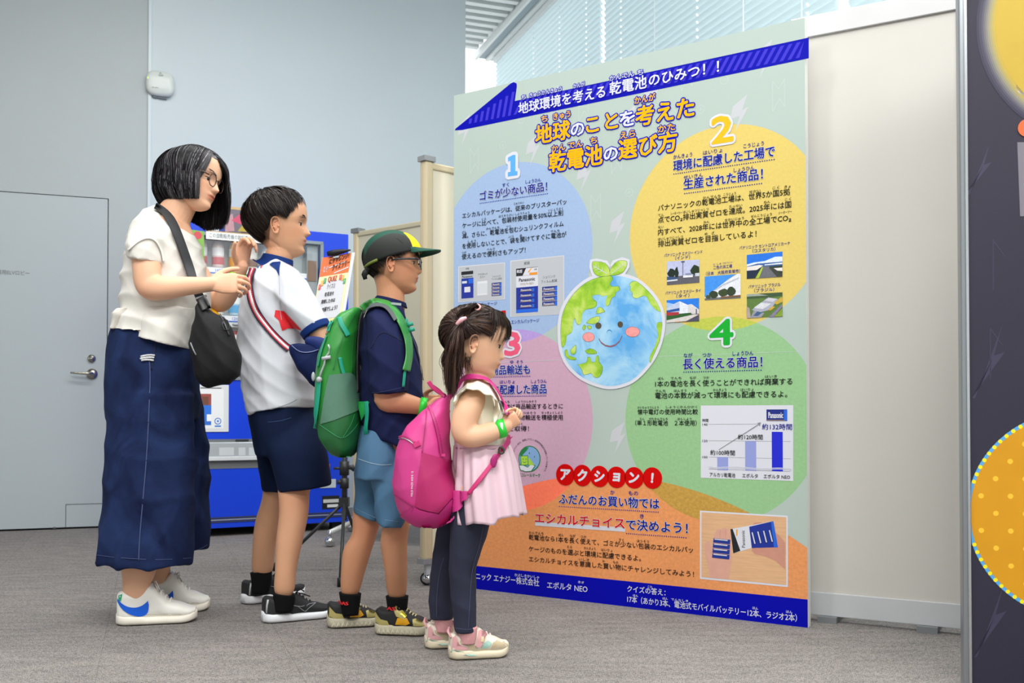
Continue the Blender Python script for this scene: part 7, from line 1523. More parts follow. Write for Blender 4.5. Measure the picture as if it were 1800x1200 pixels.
for nm, px, py, Y, s_ in (('AS', 682, 1062, D2 - .025, 'AS'), ('DAS', 595, 1053, D2 + .05, 'DAS')):
    v, f = text_geo(s_, 0); c = P(px, py, Y); w_ = v[:, 0].max(); wd = .026 if len(s_) == 2 else .036; rad = .0325; Sx = Soup()
    for o_ in (0, .0012, -.0012): Sx.add([(c.x + x / w_ * wd + o_, Y - rad * math.sqrt(max(.02, 1 - ((c.x + x / w_ * wd - P(697 if len(s_) == 2 else 615, py, Y).x) / .0350) ** 2)) - .0016, c.z - .012 + y * .015) for x, y in v], f)
    Sx.mk('sock_lettering', M('d81e24', .6), boy2)
wristband(boy2, 743, 715, D2 - .118, (1, .1, -.2), .0275, .010, M('22c832', .35), label='bright green paper wristband')
# khaki-gold sneakers
def goldshoe(o, W, top, hwf, L, uy, tr):
    def pan(pts, off, mat, nm):
        vv = []
        for i in range(len(pts)):
            a, b_ = pts[i], pts[(i + 1) % len(pts)]
            for t in np.linspace(0, 1, 5)[:-1]: vv.append((a[0] + (b_[0] - a[0]) * t, a[1] + (b_[1] - a[1]) * t))
        def hit(t, z): r0 = W(t, -.2, z); d = (W(t, 0, z) - r0).normalized(); h = tr.ray_cast(r0, d, 1); return (h[0] if h[0] is not None else W(t, -hwf(t), z)) - d * off
        c = (sum(p[0] for p in vv) / len(vv), sum(p[1] for p in vv) / len(vv)); v = [hit(*c)] + [hit(*p) for p in vv] + [hit((p[0] + c[0]) / 2, (p[1] + c[1]) / 2) for p in vv]; n = len(vv); f = []
        for i in range(n): k = (i + 1) % n; f += [(0, n + 1 + i, n + 1 + k), (n + 1 + i, 1 + i, 1 + k, n + 1 + k)]
        return mk(nm, v, f, mat, o, True)
    KG = M('b3a767', .45, .15); pan([(.02, .032), (.03, .07), (.14, .05), (.26, .046), (.30, .032)], .002, KG, 'heel_overlay'); pan([(.72, .032), (.70, .052), (.80, .056), (.93, .04), (.98, .032)], .002, KG, 'toe_overlay')
    pan([(.36, .082), (.42, .060), (.56, .052), (.60, .062), (.50, .080), (.42, .094)], .0025, KG, 'strap'); pan([(.40, .035), (.44, .056), (.60, .056), (.66, .040), (.58, .033)], .0022, M('e0a214', .4) , 'side_panel')
    pan([(.49, .066), (.57, .058), (.59, .064), (.51, .078)], .004, M('d8c43a', .2, .6), 'strap_badge')
    for k in range(4):
        t = .56 + k * .05; S = Soup(); S.tube([W(t, -.024, top(t) - .008), W(t + .01, 0, top(t + .01) + .003), W(t + .02, .024, top(t + .02) - .008)], .002, 5); S.mk('lace', M('d9cf9a', .6), o, True)
    for k in range(9):
        t = .06 + k * .085; S = Soup(); a, b_, c = W(t, -hwf(t) * 1.07, .006), W(t + .05, -hwf(t + .05) * 1.07, .028), W(t + .085, -hwf(t + .085) * 1.07, .008); m = (a + b_ + c) / 3 - uy * .003
        S.add([a, b_, c, m], [(0, 1, 3), (1, 2, 3), (2, 0, 3)]); S.mk('sole_facet', M('c4bda6', .5), o)
BK2 = M('17171a', .7, bump=.3, bscale=600); KSO = M('b8b19a', .6, var=.08, vscale=60)
shoe(boy2, 661, 1112, 759, 1115, .078, .082, BK2, KSO, 'black and gold sneaker nearer the girl', sole_h=.033, toe_h=.056, ankle=.30, extras=goldshoe, peak=.088)
shoe(boy2, 575, 1102, 669, 1097, .078, .082, BK2, KSO, 'black and gold sneaker with yellow side patch', sole_h=.033, toe_h=.056, ankle=.30, extras=goldshoe, peak=.088)

# ---- green backpack
gp = thing('backpack', P(600, 790, D2), 'green hiking backpack with teal cords on the boy in the cap', 'backpack')
GN = M('2b8634', .42, bump=.08, bscale=300); GD = M('1a6330', .45, bump=.08, bscale=400); GM_ = M('4f7c66', .6, bump=.5, bscale=900); TL = M('179a7c', .5); GRY = M('4a4f52', .8, bump=.3, bscale=700); LGR = M('a9aeb2', .5)
DB = D2 - .02
S = Soup(); rows(S, [(546, 541, 612, 637, .05), (556, 550, 596, 637, .085), (575, 568, 584, 633, .105), (600, 592, 571, 631, .115), (640, 635, 560, 629, .12), (680, 680, 557, 630, .12), (715, 715, 555, 634, .12), (745, 745, 559, 636, .12), (770, 770, 564, 632, .115), (790, 790, 576, 628, .10), (804, 802, 596, 617, .06)], DB, e=2.5)
fG = folds([((.6, 0, -1), .085, .004), ((1, 0, .35), .05, .002)], 61)
gb_ = shape('pack_body', S, .0045, GN, gp, smooth=2, disp=fG); tg = bvh([gb_])
patch('lower_pocket', tg, [(579, 659), (596, 657), (614, 655), (621, 661), (632, 706), (636, 740), (633, 768), (628, 790), (617, 803), (598, 804), (577, 791), (564, 769), (561, 745), (566, 720), (572, 690)], .0035, GD, gp)
patch('mesh_pocket', tg, [(579, 659), (596, 657), (614, 655), (621, 661), (628, 690), (630, 720), (612, 728), (588, 738), (565, 745), (570, 705), (574, 680)], .006, GM_, gp)
for nm, pth, w_, m in [('pocket_seam', [(563, 746), (580, 758), (601, 770), (620, 755), (634, 735)], .8, '2d8a55'), ('pocket_seam', [(601, 770), (616, 745), (622, 728)], .5, '2d8a55'), ('zipper', [(582, 563), (577, 575), (573, 588)], 1.0, '0f6a55'), ('teal_cord', [(597, 558), (600, 570), (607, 582), (611, 590)], 4.0, '17987a'), ('teal_cord', [(584, 564), (579, 574), (577, 582)], 3.5, '17987a'), ('teal_cord', [(597, 628), (600, 645), (604, 658)], 3.0, '17987a'), ('side_seam', [(625, 548), (610, 575), (596, 610), (586, 650)], .5, '24703a'), ('side_seam', [(634, 548), (624, 590), (620, 640), (621, 662)], .7, '1f6636'), ('piping', [(575, 590), (565, 620), (560, 645)], 1.3, '17987a')]:
    ribbon(nm, tg, pth, w_, .0035, M(m, .5, bump=.4, bscale=600), gp)
ribbon('back_padding', tg, [(640, 545), (633, 560), (630, 590), (628, 640), (629, 690)], 4.5, .006, GRY, gp, fb=DB - .08)
ribbon('compression_strap', tg, [(564, 665), (561, 700), (557, 735), (554, 753)], 3.6, .007, TL, gp, thick=.002)
S = Soup(); S.tube([hitp(tg, x, y, .008, DB - .1) for x, y in ((579, 607), (581, 612), (579, 620), (574, 628), (572, 640), (567, 655), (565, 665))], .0028, 8); S.mk('grey_cord', LGR, gp, True)
S = Soup(); S.ball(hitp(tg, 565, 667, .009, DB - .1), .009, 10, 8); S.ball(hitp(tg, 556, 662, .009, DB - .1), (.006, .006, .014), 10, 8); S.box(hitp(tg, 575, 629, .008, DB - .1), (1, 0, .2), (0, 1, 0), (-.2, 0, 1), .013, .003, .005); S.mk('cord_toggle', LGR, gp, True, kind='stuff')
tsb = bvh([ts, body2, gb_])
pth = [(636, 543), (646, 535), (660, 530), (676, 534), (690, 546), (701, 562), (709, 582), (715, 602), (716, 628), (711, 652)]
ribbon('shoulder_strap', bvh([ts, body2]), pth, 6.4, .007, GN, gp, fb=D2 - .06, thick=.006)
ribbon('strap_padding', bvh([ts, body2]), [(640, 552), (650, 543), (664, 539), (678, 544), (688, 556), (694, 566)], 3.2, .009, GRY, gp, fb=D2 - .08, thick=.006)
ribbon('strap_webbing', t2, [(712, 560), (714, 590), (714, 620), (710, 650), (707, 680)], 2.2, .005, TL, gp, fb=D2 - .1, thick=.002)
S = Soup()
for x, y in ((712, 572), (715, 582)): S.box(hitp(tsb, x, y, .014, D2 - .1), (1, 0, .3), (0, 1, 0), (-.3, 0, 1), .011, .004, .006)
S.mk('strap_buckle', M('1e8f78', .4), gp, True, kind='stuff')
S = Soup(); S.box(hitp(tsb, 693, 541, .016, D2 - .1), (1, 0, -.1), (0, 1, 0), (.1, 0, 1), .015, .003, .0035); S.mk('strap_slider', M('9aa7a6', .4), gp)
ribbon('sternum_cord', t2, [(722, 592), (730, 612), (738, 640), (744, 668)], .8, .004, M('121318', .6), gp, fb=D2 - .05)
ribbon('lower_webbing', t2, [(649, 706), (650, 730), (648, 755), (646, 775), (641, 793)], 3.2, .012, TL, gp, fb=D2 - .15, thick=.002)
patch('strap_wing', t2, [(633, 705), (654, 707), (640, 738)], .010, M('1fa048', .5), gp, fb=D2 - .1)
S = Soup(); c = hitp(tsb, 641, 794, .012, D2 - .15); S.box(c, (1, 0, .1), (0, 1, 0), (-.1, 0, 1), .008, .004, .010); S.mk('webbing_end', M('15805f', .5), gp)
S = Soup(); c = hitp(tg, 631, 616, .010, DB - .1); S.box(c - Vector((.01, 0, 0)), (1, 0, 0), (0, 1, 0), (0, 0, 1), .011, .003, .009); S.mk('hook_tab', TL, gp); S = Soup(); S.tube([c + Vector((.004, -.002, .004)), c + Vector((.014, -.002, .004)), c + Vector((.016, -.002, -.010)), c + Vector((.008, -.002, -.016))], .0022, 6); S.mk('hook', LGR, gp, True)

# ============================================================ GIRL
D3 = 2.81
girl = thing('person', (P(830, 850, D3).x, D3, 0), 'small girl with a ponytail, cream ruffled top, pink skirt and dark leggings', 'person', 'family reading the poster')
H3 = Skull(838, 601, D3, .202, yaw=4, pitch=12, back=.50, wid=.355)
S = Soup()
toddler = [(.5, .05), (.485, .15), (.45, .27), (.38, .35), (.28, .40), (.18, .41), (.08, .395), (0, .355), (-.08, .355), (-.16, .37), (-.24, .375), (-.32, .345), (-.40, .34), (-.46, .29), (-.5, .20)]
H3.build(S, toddler, nose=.7)
q0 = H3.w((-.10, 0, -.10)); q1 = P(838, 676, D3)
limbw(S, [(q0.x, q0.y, q0.z, .046), (q1.x + .001, D3, (q0.z + q1.z) / 2, .036), (q1.x, q1.y, q1.z, .038), (q1.x - .006, D3, q1.z - .035, .045)], 20)
rows(S, [(674, 824, 852, .03), (690, 814, 862, .055), (708, 806, 874, .08), (745, 800, 886, .09), (790, 800, 890, .095), (860, 798, 870, .10)], D3)
rows(S, leg([(850, 796, 850, .05), (930, 794, 856, .05), (1000, 792, 834, .036), (1060, 797, 834, .030), (1100, 808, 832, .018), (1130, 812, 831, .013)], [-.06, -.065, -.065, -.065, -.065, -.065]), D3)
rows(S, leg([(850, 790, 850, .05), (930, 774, 820, .048), (1000, 760, 802, .036), (1060, 759, 796, .030), (1082, 766, 789, .018), (1110, 769, 787, .013)], [.06, .065, .065, .06, .06, .06]), D3)
limb(S, [(838, 698, -.075, .030), (826, 712, -.105, .038), (815, 742, -.118, .036), (816, 763, -.122, .032), (836, 767, -.122, .030), (860, 760, -.118, .028), (880, 753, -.11, .022), (888, 749, -.108, .021)], D3)
hand(S, P(885, 750, D3 - .108), (.85, .1, .55), (-.15, 1, .25), .090, curl=(70, 80, 45), thumb=1, spread=2, tc=35)
limb(S, [(858, 700, .075, .030), (868, 735, .115, .034), (872, 762, .11, .030), (888, 744, .05, .022), (893, 735, .03, .020)], D3)
hand(S, P(892, 737, D3 + .03), (.6, -.3, .5), (.5, -.9, -.2), .088, curl=(50, 60, 40), thumb=-1, spread=3)
sk3 = skinmat('e3b493', .12)
scal3 = lambda x, y, z: .8 / (1 + np.exp(-(z - np.interp(x, [-.5, -.3, -.12, .0, .10, .2, .3, .42], [-.20, -.24, -.12, .0, .06, .16, .30, .32])) * 50))
body3 = shape('body', S, .0021, sk3, girl, smooth=1, keep=[(H3.c, .14), (P(895, 738, D3 - .05), .085)], pig=H3.pigf(lip=(.82, .45, .42), browk=.45, scalp=scal3, extra=limbred([(812, 775, D3 - .16, .02), (900, 735, D3 - .12, .03)])))
H3.eyes(girl, lashw=.008); brows(H3, girl, hairmat('3a2c26', '5a483e', .6), 40, .0009)
# hair swept back to a ponytail
hm3 = hairmat('1f1614', '6a4c3e', .34)
tie1 = dirv(-124, 12); tie2 = dirv(-108, 56)
edge3 = lambda az: float(np.interp(abs(az), [0, 25, 48, 62, 76, 92, 112, 140, 180], [22, 20, 12, 0, 6, 0, -16, -36, -40]))
hair_cap(H3, girl, edge3, 1.05, hairmat('15100e', '1c1513', .6), whorl=dirv(180, 60))
rg = np.random.RandomState(8); st = []; gg = []
C_ = np.array([-.02, 0, .09])
for i in range(5200):
    az = rg.uniform(-180, 180); el = edge3(az) + rg.uniform(-3, 14) if rg.rand() < .62 else rg.uniform(edge3(az), 85)
    d0 = dirv(az, el); up = (el > 34 and -175 < az < 60 and rg.rand() < .45); d1 = (tie2 if up else tie1) + rg.normal(0, .05, 3); q = []; s1 = rg.uniform(.75, 1); lf = rg.uniform(.03, .075)
    mid = slerp(d0, d1, .5) + np.array([0, 0, .10]); 
    for t in np.linspace(0, s1, 12):
        a = slerp(d0, mid, t); b_ = slerp(mid, d1, t); d = slerp(a, b_, t); q.append(np.array(H3.w(C_ + (H3.ell(d) - C_) * (1.01 + lf * math.sin(3.1 * min(1, t * .9 + .1)) + .012 * math.sin(az * .6)))))
    st.append(q); gg.append(rg.rand() ** 2 * .7)
strands('hair', st, .0020, hm3, girl, gg, centre=H3.c)
# loose fringe and temple locks
st = []
cl = [(-.36 + .62 * (_ + rg.rand()) / 60, rg.uniform(.14, .28) if _ > 17 else (rg.uniform(.30, .42) if _ % 6 == 2 else rg.uniform(.02, .14))) for _ in range(60)]
for i in range(520):
    cy_, cl_ = cl[rg.randint(60)]; y0 = cy_ + rg.normal(0, .008); q = []; zt_ = .47; ln_ = cl_ * rg.uniform(.85, 1.05); dx = rg.uniform(-.01, .015)
    for t in np.linspace(0, 1, 10):
        z = zt_ - t * (ln_ + .12); fx = float(np.interp(z, [-.3, -.1, 0, .1, .2, .3, .38, .45], [.36, .37, .38, .415, .43, .42, .38, .30])); x = math.sqrt(max(.0, 1 - (y0 / .37) ** 2)) * fx + .012 + dx * t; q.append(np.array(H3.w((x, y0 * (1 + .12 * t) + rg.uniform(-.002, .002), z))))
    st.append(q)
strands('fringe', st, .0016, hm3, girl, centre=H3.c)
# ponytail
base3 = C_ + (H3.ell(tie1) - C_) * 1.07; b3 = np.array(H3.w(base3)); st = []; gg = []
ends = [(792, 684), (786, 668), (800, 668), (780, 640), (806, 655), (796, 690), (790, 678)]
cls = []
for i in range(34):
    e = ends[rg.randint(len(ends))]; Y = D3 - .092 + rg.normal(0, .014); u = rg.uniform(-1, 1)
    cls.append((P(800 + 13 * u, 606 + rg.uniform(-4, 6), Y), P(794 + 17 * u, 640 + rg.uniform(-5, 5), Y), P(e[0] + 5 * u, e[1] + rg.normal(0, 5), Y)))
for i in range(1700):
    a_, m_, e_ = cls[rg.randint(34)]; j = rg.normal(0, .0022, 3); j2 = rg.normal(0, .0028, 3)
    q = cat([tuple(b3 + j * .8), tuple((np.array(b3) * .5 + np.array(a_) * .5) + np.array([-.003, -.005, .008]) + j), tuple(np.array(a_) + j), tuple(np.array(m_) + j2), tuple(np.array(e_) + j2 * 1.5)], 4)
    st.append([np.array(x) for x in q]); gg.append(rg.rand() ** 2 * .8)
strands('ponytail', st, .0019, hm3, girl, gg, centre=np.array(H3.w((.1, 0, -.2))))
S = Soup(); S.tube([b3 + np.array([.010 * math.cos(t) , -.004, .016 * math.sin(t)]) for t in np.linspace(0, 6.28, 14)[:-1]], .004, 6, closed=True); S.mk('hair_tie', M('2a1c1c', .7), girl, True)
S = Soup(); a, b_ = Vector(b3) + Vector((-.012, -.024, -.003)), Vector(b3) + Vector((.010, -.026, .012)); limbw(S, [(*a, .0045), (*((a + b_) / 2 + Vector((0, -.003, .002))), .0062), (*b_, .0045)], 12); S.mk('hair_clip', M('e9aeb6', .35), girl, True, label='pale pink oval hair clip')
# small upper knot with a pink band
b4 = np.array(H3.w(C_ + (H3.ell(tie2) - C_) * 1.08)); S = Soup(); S.tube([b4 + np.array([.008 * math.cos(t), .004 * math.sin(t) - .004, .008 * math.sin(t)]) for t in np.linspace(0, 6.28, 12)[:-1]], .0032, 6, closed=True); S.mk('hair_band', M('dfa09c', .6), girl, True, label='pink elastic hair band')
st = []
for i in range(260):
    e = P(808 + rg.uniform(-10, 12), 560 + rg.uniform(-14, 20), D3 - .06); q = cat([tuple(b4 + rg.normal(0, .002, 3)), tuple(b4 + np.array([-.008, -.012, .004]) + rg.normal(0, .003, 3)), tuple((b4 + np.array(e)) / 2 + np.array([-.006, -.012, .004])), tuple(e)], 3); st.append([np.array(x) for x in q])
strands('top_knot', st, .0018, hm3, girl, centre=H3.c)
# wisps at the nape
st = []
for i in range(60):
    x0, y0 = 815 + rg.uniform(-6, 14), 590 + rg.uniform(0, 30); q = [np.array(P(x0 + (rg.uniform(2, 6)) * t * math.sin(t * 2.4 + i), y0 + 42 * t, D3 - .055 + .005 * math.sin(i))) for t in np.linspace(0, 1, 8)]; st.append(q)
strands('nape_wisps', st, .0012, hm3, girl, centre=H3.c)
# cream top
CM = cloth('f1eed9', bscale=1100)
S = Soup(); rows(S, [(670, 826, 858, .048), (680, 812, 869, .08), (695, 803, 879, .10), (730, 799, 889, .105), (765, 799, 893, .108), (792, 799, 897, .112)], D3, e=2.2)
fT = folds([((1, 0, .15), .035, .0022)], 71); top_ = shape('ruffle_top', S, .0035, CM, girl, smooth=2, disp=fT)
for sg in (-1, 1):   # ruffled cap sleeve: a wavy flounce round the shoulder
    Sx = Soup(); n = 96; lo = [];
    c = [(805, 735), (799, 722), (797, 708), (800, 697), (809, 688), (821, 684), (834, 684), (846, 689), (858, 694), (868, 698), (875, 706), (879, 720), (876, 735), (868, 744)]
    inn = [(813, 716), (812, 708), (813, 700), (816, 692), (822, 684), (828, 677), (836, 672), (845, 672), (853, 676), (860, 682), (866, 690), (869, 700), (870, 712), (866, 722)]
    c, inn = cat(c, 8), cat(inn, 8); rr_ = []
    for i, (o_, n_) in enumerate(zip(c, inn)):
        t = i / (len(c) - 1); wv = math.sin(t * 46) ; row = []
        for j in range(7):
            s_ = j / 6; x = n_[0] + (o_[0] - n_[0]) * s_; y = n_[1] + (o_[1] - n_[1]) * s_; y += wv * 1.3 * s_
            dep = .085 + (.155 - .085) * min(1, s_ * 1.3) * (.35 + .65 * math.sin(math.pi * (.08 + .84 * t))) + .007 * wv * s_
            row.append(P(x, y, D3 + sg * dep))
        rr_.append(row + [p + Vector((0, .0018, -.0012)) for p in reversed(row)])
    Sx.rings(rr_); Sx.mk('ruffle_sleeve', CM, girl, True)
# lavender pink skirt with soft pleats
S = Soup(); rr_ = []; n = 120
for r_ in cat([(783, 783, 799, 896, .108, 0), (792, 791, 798, 899, .114, .06), (815, 812, 797, 904, .128, .35), (850, 846, 795, 910, .145, .7), (885, 880, 796, 915, .158, 1), (914, 906, 799, 919, .165, 1.15)], 4):
    base_ = rowring(r_[2], r_[0], r_[3], r_[1], r_[4], 0, D3, n, 2.1); c = sum(base_, Vector()) / n; ring = []
    for i, p in enumerate(base_):
        q_ = 2 * math.pi * i / n; wv = math.sin(q_ * 17 + 1.3 * math.sin(q_ * 3)) * .0055 * min(1, r_[5] * 1.6 + .25) + math.sin(q_ * 7 + 1) * .006 * r_[5]; o_ = (p - c); o_.z = 0; dz = (.004 * math.sin(q_ * 7 + 2) + (.010 if math.sin(q_) < -.2 and math.cos(q_) > .25 else 0)) * r_[5] * .8
        ring.append(p + o_.normalized() * wv + Vector((0, 0, dz)))
    rr_.append(ring)
S.rings(rr_, cap=False); sk_ = S.mk('pleated_skirt', cloth('d6b9c4', rough=.6, bscale=700), girl, True); md = sk_.modifiers.new('s', 'SOLIDIFY'); md.thickness = .002; md.offset = -1
S = Soup(); rows(S, [(780, 799, 896, .110), (787, 798, 898, .114)], D3, sub=2); S.mk('waistband', cloth('cfaebb', rough=.6), girl, True)
# leggings
LEG = M('20243a', .8, bump=.25, bscale=900, var=.12, vscale=25); S = Soup()
rows(S, [(860, 797, 868, .10), (895, 794, 866, .105)], D3)
rows(S, leg([(870, 790, 866, .062), (919, 791, 862, .062), (970, 790, 846, .052), (1003, 789, 837, .045), (1030, 791, 838, .043), (1063, 794, 837, .040), (1090, 797, 838, .037), (1110, 799, 838, .035)], [-.062] * 8), D3)
rows(S, leg([(870, 785, 850, .06), (923, 769, 824, .056), (970, 761, 812, .050), (1000, 757, 805, .045), (1040, 754, 800, .042), (1070, 754, 798, .038), (1088, 755, 797, .036)], [.062] * 7), D3)
lg = shape('leggings', S, .0035, LEG, girl, smooth=2, disp=folds([((.3, 0, 1), .06, .0018), ((1, 0, .3), .05, .001)], 81)); tl = bvh([lg])
for pth in ([(849, 925), (842, 960), (830, 1000), (826, 1050), (823, 1105)], [(780, 980), (772, 1010), (768, 1050), (768, 1085)]): ribbon('leg_seam', tl, pth, .4, .0008, M('4d5270', .8), girl, thick=.0006)
ribbon('cuff_stitching', tl, [(800, 1103), (818, 1106), (836, 1104)], .4, .0008, M('4d5270', .8), girl, thick=.0006)
PKS = M('dd9fa2', .85, bump=1, bscale=120, stretch=(3, 3, .1))
sock(girl, [(1100, 1100, 803, 839, .027), (1118, 1118, 806, 838, .023), (1130, 1130, 808, 836, .019)], D3 - .065, PKS); sock(girl, [(1080, 1080, 760, 796, .027), (1096, 1096, 764, 795, .023), (1110, 1110, 766, 793, .019)], D3 + .06, PKS)
def kidshoe(o, W, top, hwf, L, uy, tr):
    def hit(t, z, off): r0 = W(t, -.2, z); d = (W(t, 0, z) - r0).normalized(); h = tr.ray_cast(r0, d, 1); return (h[0] if h[0] is not None else W(t, -hwf(t), z)) - d * off
    def pan(pts, off, mat, nm, lab=None):
        vv = []
        for i in range(len(pts)):
            a, b_ = pts[i], pts[(i + 1) % len(pts)]
            for t in np.linspace(0, 1, 5)[:-1]: vv.append((a[0] + (b_[0] - a[0]) * t, a[1] + (b_[1] - a[1]) * t))
        c = (sum(p[0] for p in vv) / len(vv), sum(p[1] for p in vv) / len(vv)); v = [hit(*c, off)] + [hit(*p, off) for p in vv] + [hit((p[0] + c[0]) / 2, (p[1] + c[1]) / 2, off) for p in vv]; n = len(vv); f = []
        for i in range(n): k = (i + 1) % n; f += [(0, n + 1 + i, n + 1 + k), (n + 1 + i, 1 + i, 1 + k, n + 1 + k)]
        return mk(nm, v, f, mat, o, True, label=lab)
    PK_ = M('d9a2a4', .6); BG = M('bfae8f', .7, bump=.3, bscale=500); MN = M('a9cdbf', .6)
    pan([(.02, .030), (.03, .062), (.09, .07), (.13, .045), (.27, .036), (.29, .029)], .0018, PK_, 'heel_overlay'); pan([(.30, .029), (.27, .040), (.16, .048), (.15, .056), (.36, .050), (.44, .029)], .0018, BG, 'side_overlay'); pan([(.66, .029), (.70, .046), (.80, .052), (.92, .042), (.99, .030)], .002, BG, 'toe_overlay')
    pan([(.50, .030), (.54, .044), (.62, .052), (.68, .044), (.62, .030)], .0016, MN, 'mint_panel'); st_ = pan([(.40, .040), (.47, .078), (.56, .080), (.60, .070), (.50, .036), (.44, .034)], .0045, PK_, 'strap', 'pink closing strap'); pan([(.49, .050), (.50, .064), (.545, .064), (.535, .050)], .006, M('d8cf9c', .4), 'strap_badge')
    pan([(.0, .022), (.02, .030), (.12, .028), (.3, .022), (.45, .012), (.3, .014), (.12, .020)], .004, MN, 'sole_stripe'); S = Soup(); S.tube([hit(.02, .062, .002), W(-.02, -.004, .075), W(.0, 0, .086), W(.05, 0, .072)], .005, 8, flat=.5); S.mk('heel_loop', PK_, o, True)
    for k in range(2): t = .62 + k * .06; S = Soup(); S.tube([W(t, -.022, top(t) - .006), W(t + .01, 0, top(t) + .002), W(t + .02, .022, top(t) - .008)], .003, 6); S.mk('lace', M('f1dcd6', .7), o, True)
CRS = M('e3dccb', .65, bump=.2, bscale=500); SOC = M('ddd0b6', .6)
shoe(girl, 789, 1157, 893, 1151, .074, .074, CRS, SOC, 'cream and pink toddler sneaker with mint details, nearer foot', sole_h=.026, toe_h=.056, ankle=.30, extras=kidshoe, peak=.080)
shoe(girl, 747, 1138, 838, 1133, .074, .074, CRS, SOC, 'cream and pink toddler sneaker, farther foot', sole_h=.026, toe_h=.056, ankle=.30, extras=kidshoe, peak=.080)
wristband(girl, 881, 753, D3 - .110, (.85, .05, .25), .0245, .012, M('2ecb3a', .35), label='bright green paper wristband with a white flash')
patch('band_flash', bvh([o for o in girl.children if o.name.startswith('wristband')]), [(879, 743), (884, 743), (884, 756), (880, 750)], .001, M('f2f4f2', .4), girl)
# ---- pink backpack
pk = thing('backpack', P(745, 915, D3), 'pink child backpack with dark pink pocket on the small girl', 'backpack')
PK = M('cc3a86', .5, bump=.12, bscale=300, stretch=(1, 1, 2)); PD = M('b01e62', .5, bump=.3, bscale=700); PE = M('c02a7c', .5, bump=.3, bscale=500)
DP = D3 - .02
S = Soup(); rows(S, [(694, 694, 780, 791, .03), (706, 703, 762, 792, .06), (731, 731, 733, 791, .09), (757, 757, 710, 792, .105), (785, 785, 699, 792, .115), (826, 826, 692, 797, .12), (858, 858, 691, 808, .12), (886, 882, 696, 812, .115), (905, 903, 706, 800, .10), (920, 919, 726, 784, .07), (926, 925, 742, 772, .04)], DP, e=2.4)
fP = folds([((.5, 0, -1), .09, .0035), ((1, 0, .35), .06, .0022)], 91)
pb2 = shape('pack_body', S, .0042, PK, pk, smooth=2, disp=fP); tpk = bvh([pb2])
patch('front_pocket', tpk, [(742, 795), (760, 800), (778, 806), (795, 809), (801, 830), (806, 862), (790, 878), (770, 900), (752, 897), (738, 893), (730, 888), (733, 860), (737, 828)], .004, PD, pk)
patch('base_panel', tpk, [(728, 890), (738, 895), (752, 899), (770, 902), (790, 880), (806, 864), (826, 866), (818, 882), (806, 902), (793, 917), (776, 924), (750, 928), (728, 922), (703, 905)], .0045, PE, pk)
for nm, pth, w_, m in [('seam', [(742, 795), (745, 770), (748, 745), (750, 722)], .6, '9c1d5e'), ('zipper', [(754, 712), (764, 740), (771, 770), (775, 800)], 2.6, 'b32a70'), ('zipper_teeth', [(756, 712), (766, 740), (773, 770), (777, 800)], .6, '7c1448'), ('side_zipper', [(701, 769), (708, 767), (718, 770), (729, 778)], 2.4, 'a72466'), ('zipper_trim', [(701, 771), (708, 769.5), (718, 773), (728, 781)], .7, 'cdd2d4'), ('seam', [(691, 868), (706, 876), (728, 889)], .6, 'a02466'), ('seam', [(728, 889), (720, 905), (704, 906)], .5, '9c1d5e')]:
    ribbon(nm, tpk, pth, w_, .003, M(m, .5), pk)
S = Soup(); S.box(hitp(tpk, 733, 781, .005, DP - .1), (1, 0, .5), (0, 1, 0), (-.5, 0, 1), .008, .003, .006); S.mk('zipper_garage', M('cc3378', .5), pk)
S = Soup(); S.box(hitp(tpk, 775, 800, .005, DP - .1), (1, 0, 0), (0, 1, 0), (0, 0, 1), .008, .003, .0035); S.mk('zipper_garage', M('cc3378', .5), pk)
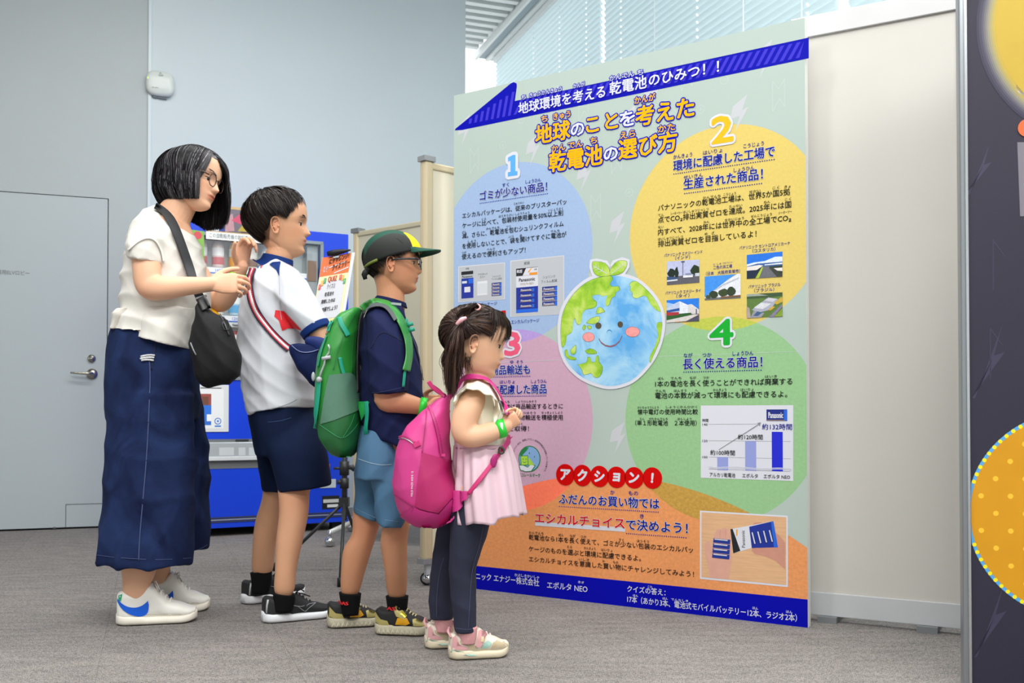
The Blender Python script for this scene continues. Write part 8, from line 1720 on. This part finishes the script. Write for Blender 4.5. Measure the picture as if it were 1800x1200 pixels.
# printed words along the side
v, f = text_geo("FIELD PACK KID'S 12", 0); w_ = v[:, 0].max(); vv = []
for k in range(3):
    pass
Sx = Soup()
for dx in (0, .25, -.25):
    Sx.add([hitp(tpk, 726 - y * 4.2 + (x / w_) * .8 + dx, 872 - x / w_ * 44, .003 + abs(dx) * .001, DP - .1) for x, y in v], f)
Sx.mk('side_lettering', M('e3d3dc', .5), pk)
# straps
tg3 = bvh([top_, body3]); 
ribbon('shoulder_strap', tg3, [(788, 700), (797, 686), (809, 672), (822, 664), (836, 662), (852, 668), (866, 680), (878, 700), (888, 718), (892, 730)], 5.0, .012, M('cc2a80', .5, bump=.3, bscale=500), pk, fb=D3 - .07, thick=.006, relax=12)
ribbon('strap_lining', tg3, [(874, 706), (883, 718), (888, 728)], 2.6, .008, M('77747a', .7), pk, fb=D3 - .1, thick=.004)
tg4 = bvh([sk_, top_])
ribbon('strap_webbing', tg4, [(893, 770), (880, 788), (868, 810), (852, 834), (836, 856), (824, 869)], 3.6, .016, M('c02468', .5, bump=.3, bscale=500), pk, fb=D3 - .16, thick=.002, relax=60)
ribbon('strap_end', tg4, [(890, 765), (886, 778), (878, 792)], 5, .012, M('b8236e', .5), pk, fb=D3 - .14, thick=.003)
patch('strap_wing', bvh([pb2, sk_]), [(800, 862), (826, 864), (824, 874), (808, 896), (796, 905)], .012, PE, pk, fb=D3 - .14)
S = Soup(); c = hitp(tg4, 875, 797, .02, D3 - .16); S.tube([c + Vector((.007 * math.cos(t), 0, .009 * math.sin(t))) for t in np.linspace(0, 6.28, 12)[:-1]], .003, 6, closed=True); S.mk('strap_ring', M('3d3f36', .4), pk, True)
S = Soup(); c = hitp(tg4, 869, 812, .02, D3 - .16); limbw(S, [(*(c + Vector((.003, 0, .010))), .008), (*c, .010), (*(c - Vector((.002, 0, .012))), .008)], 12, flat=.6); S.mk('folded_strap_tab', M('a81f6e', .5), pk, True)
ribbon('hang_loop', tpk, [(783, 696), (770, 688), (760, 680), (753, 670)], 3.6, .002, M('c4246e', .5), pk, fb=DP - .02, thick=.002)
ribbon('hang_loop', tpk, [(753, 670), (758, 676), (770, 684), (780, 694)], 2.4, .002, M('a01c58', .5), pk, fb=DP - .0, thick=.002)
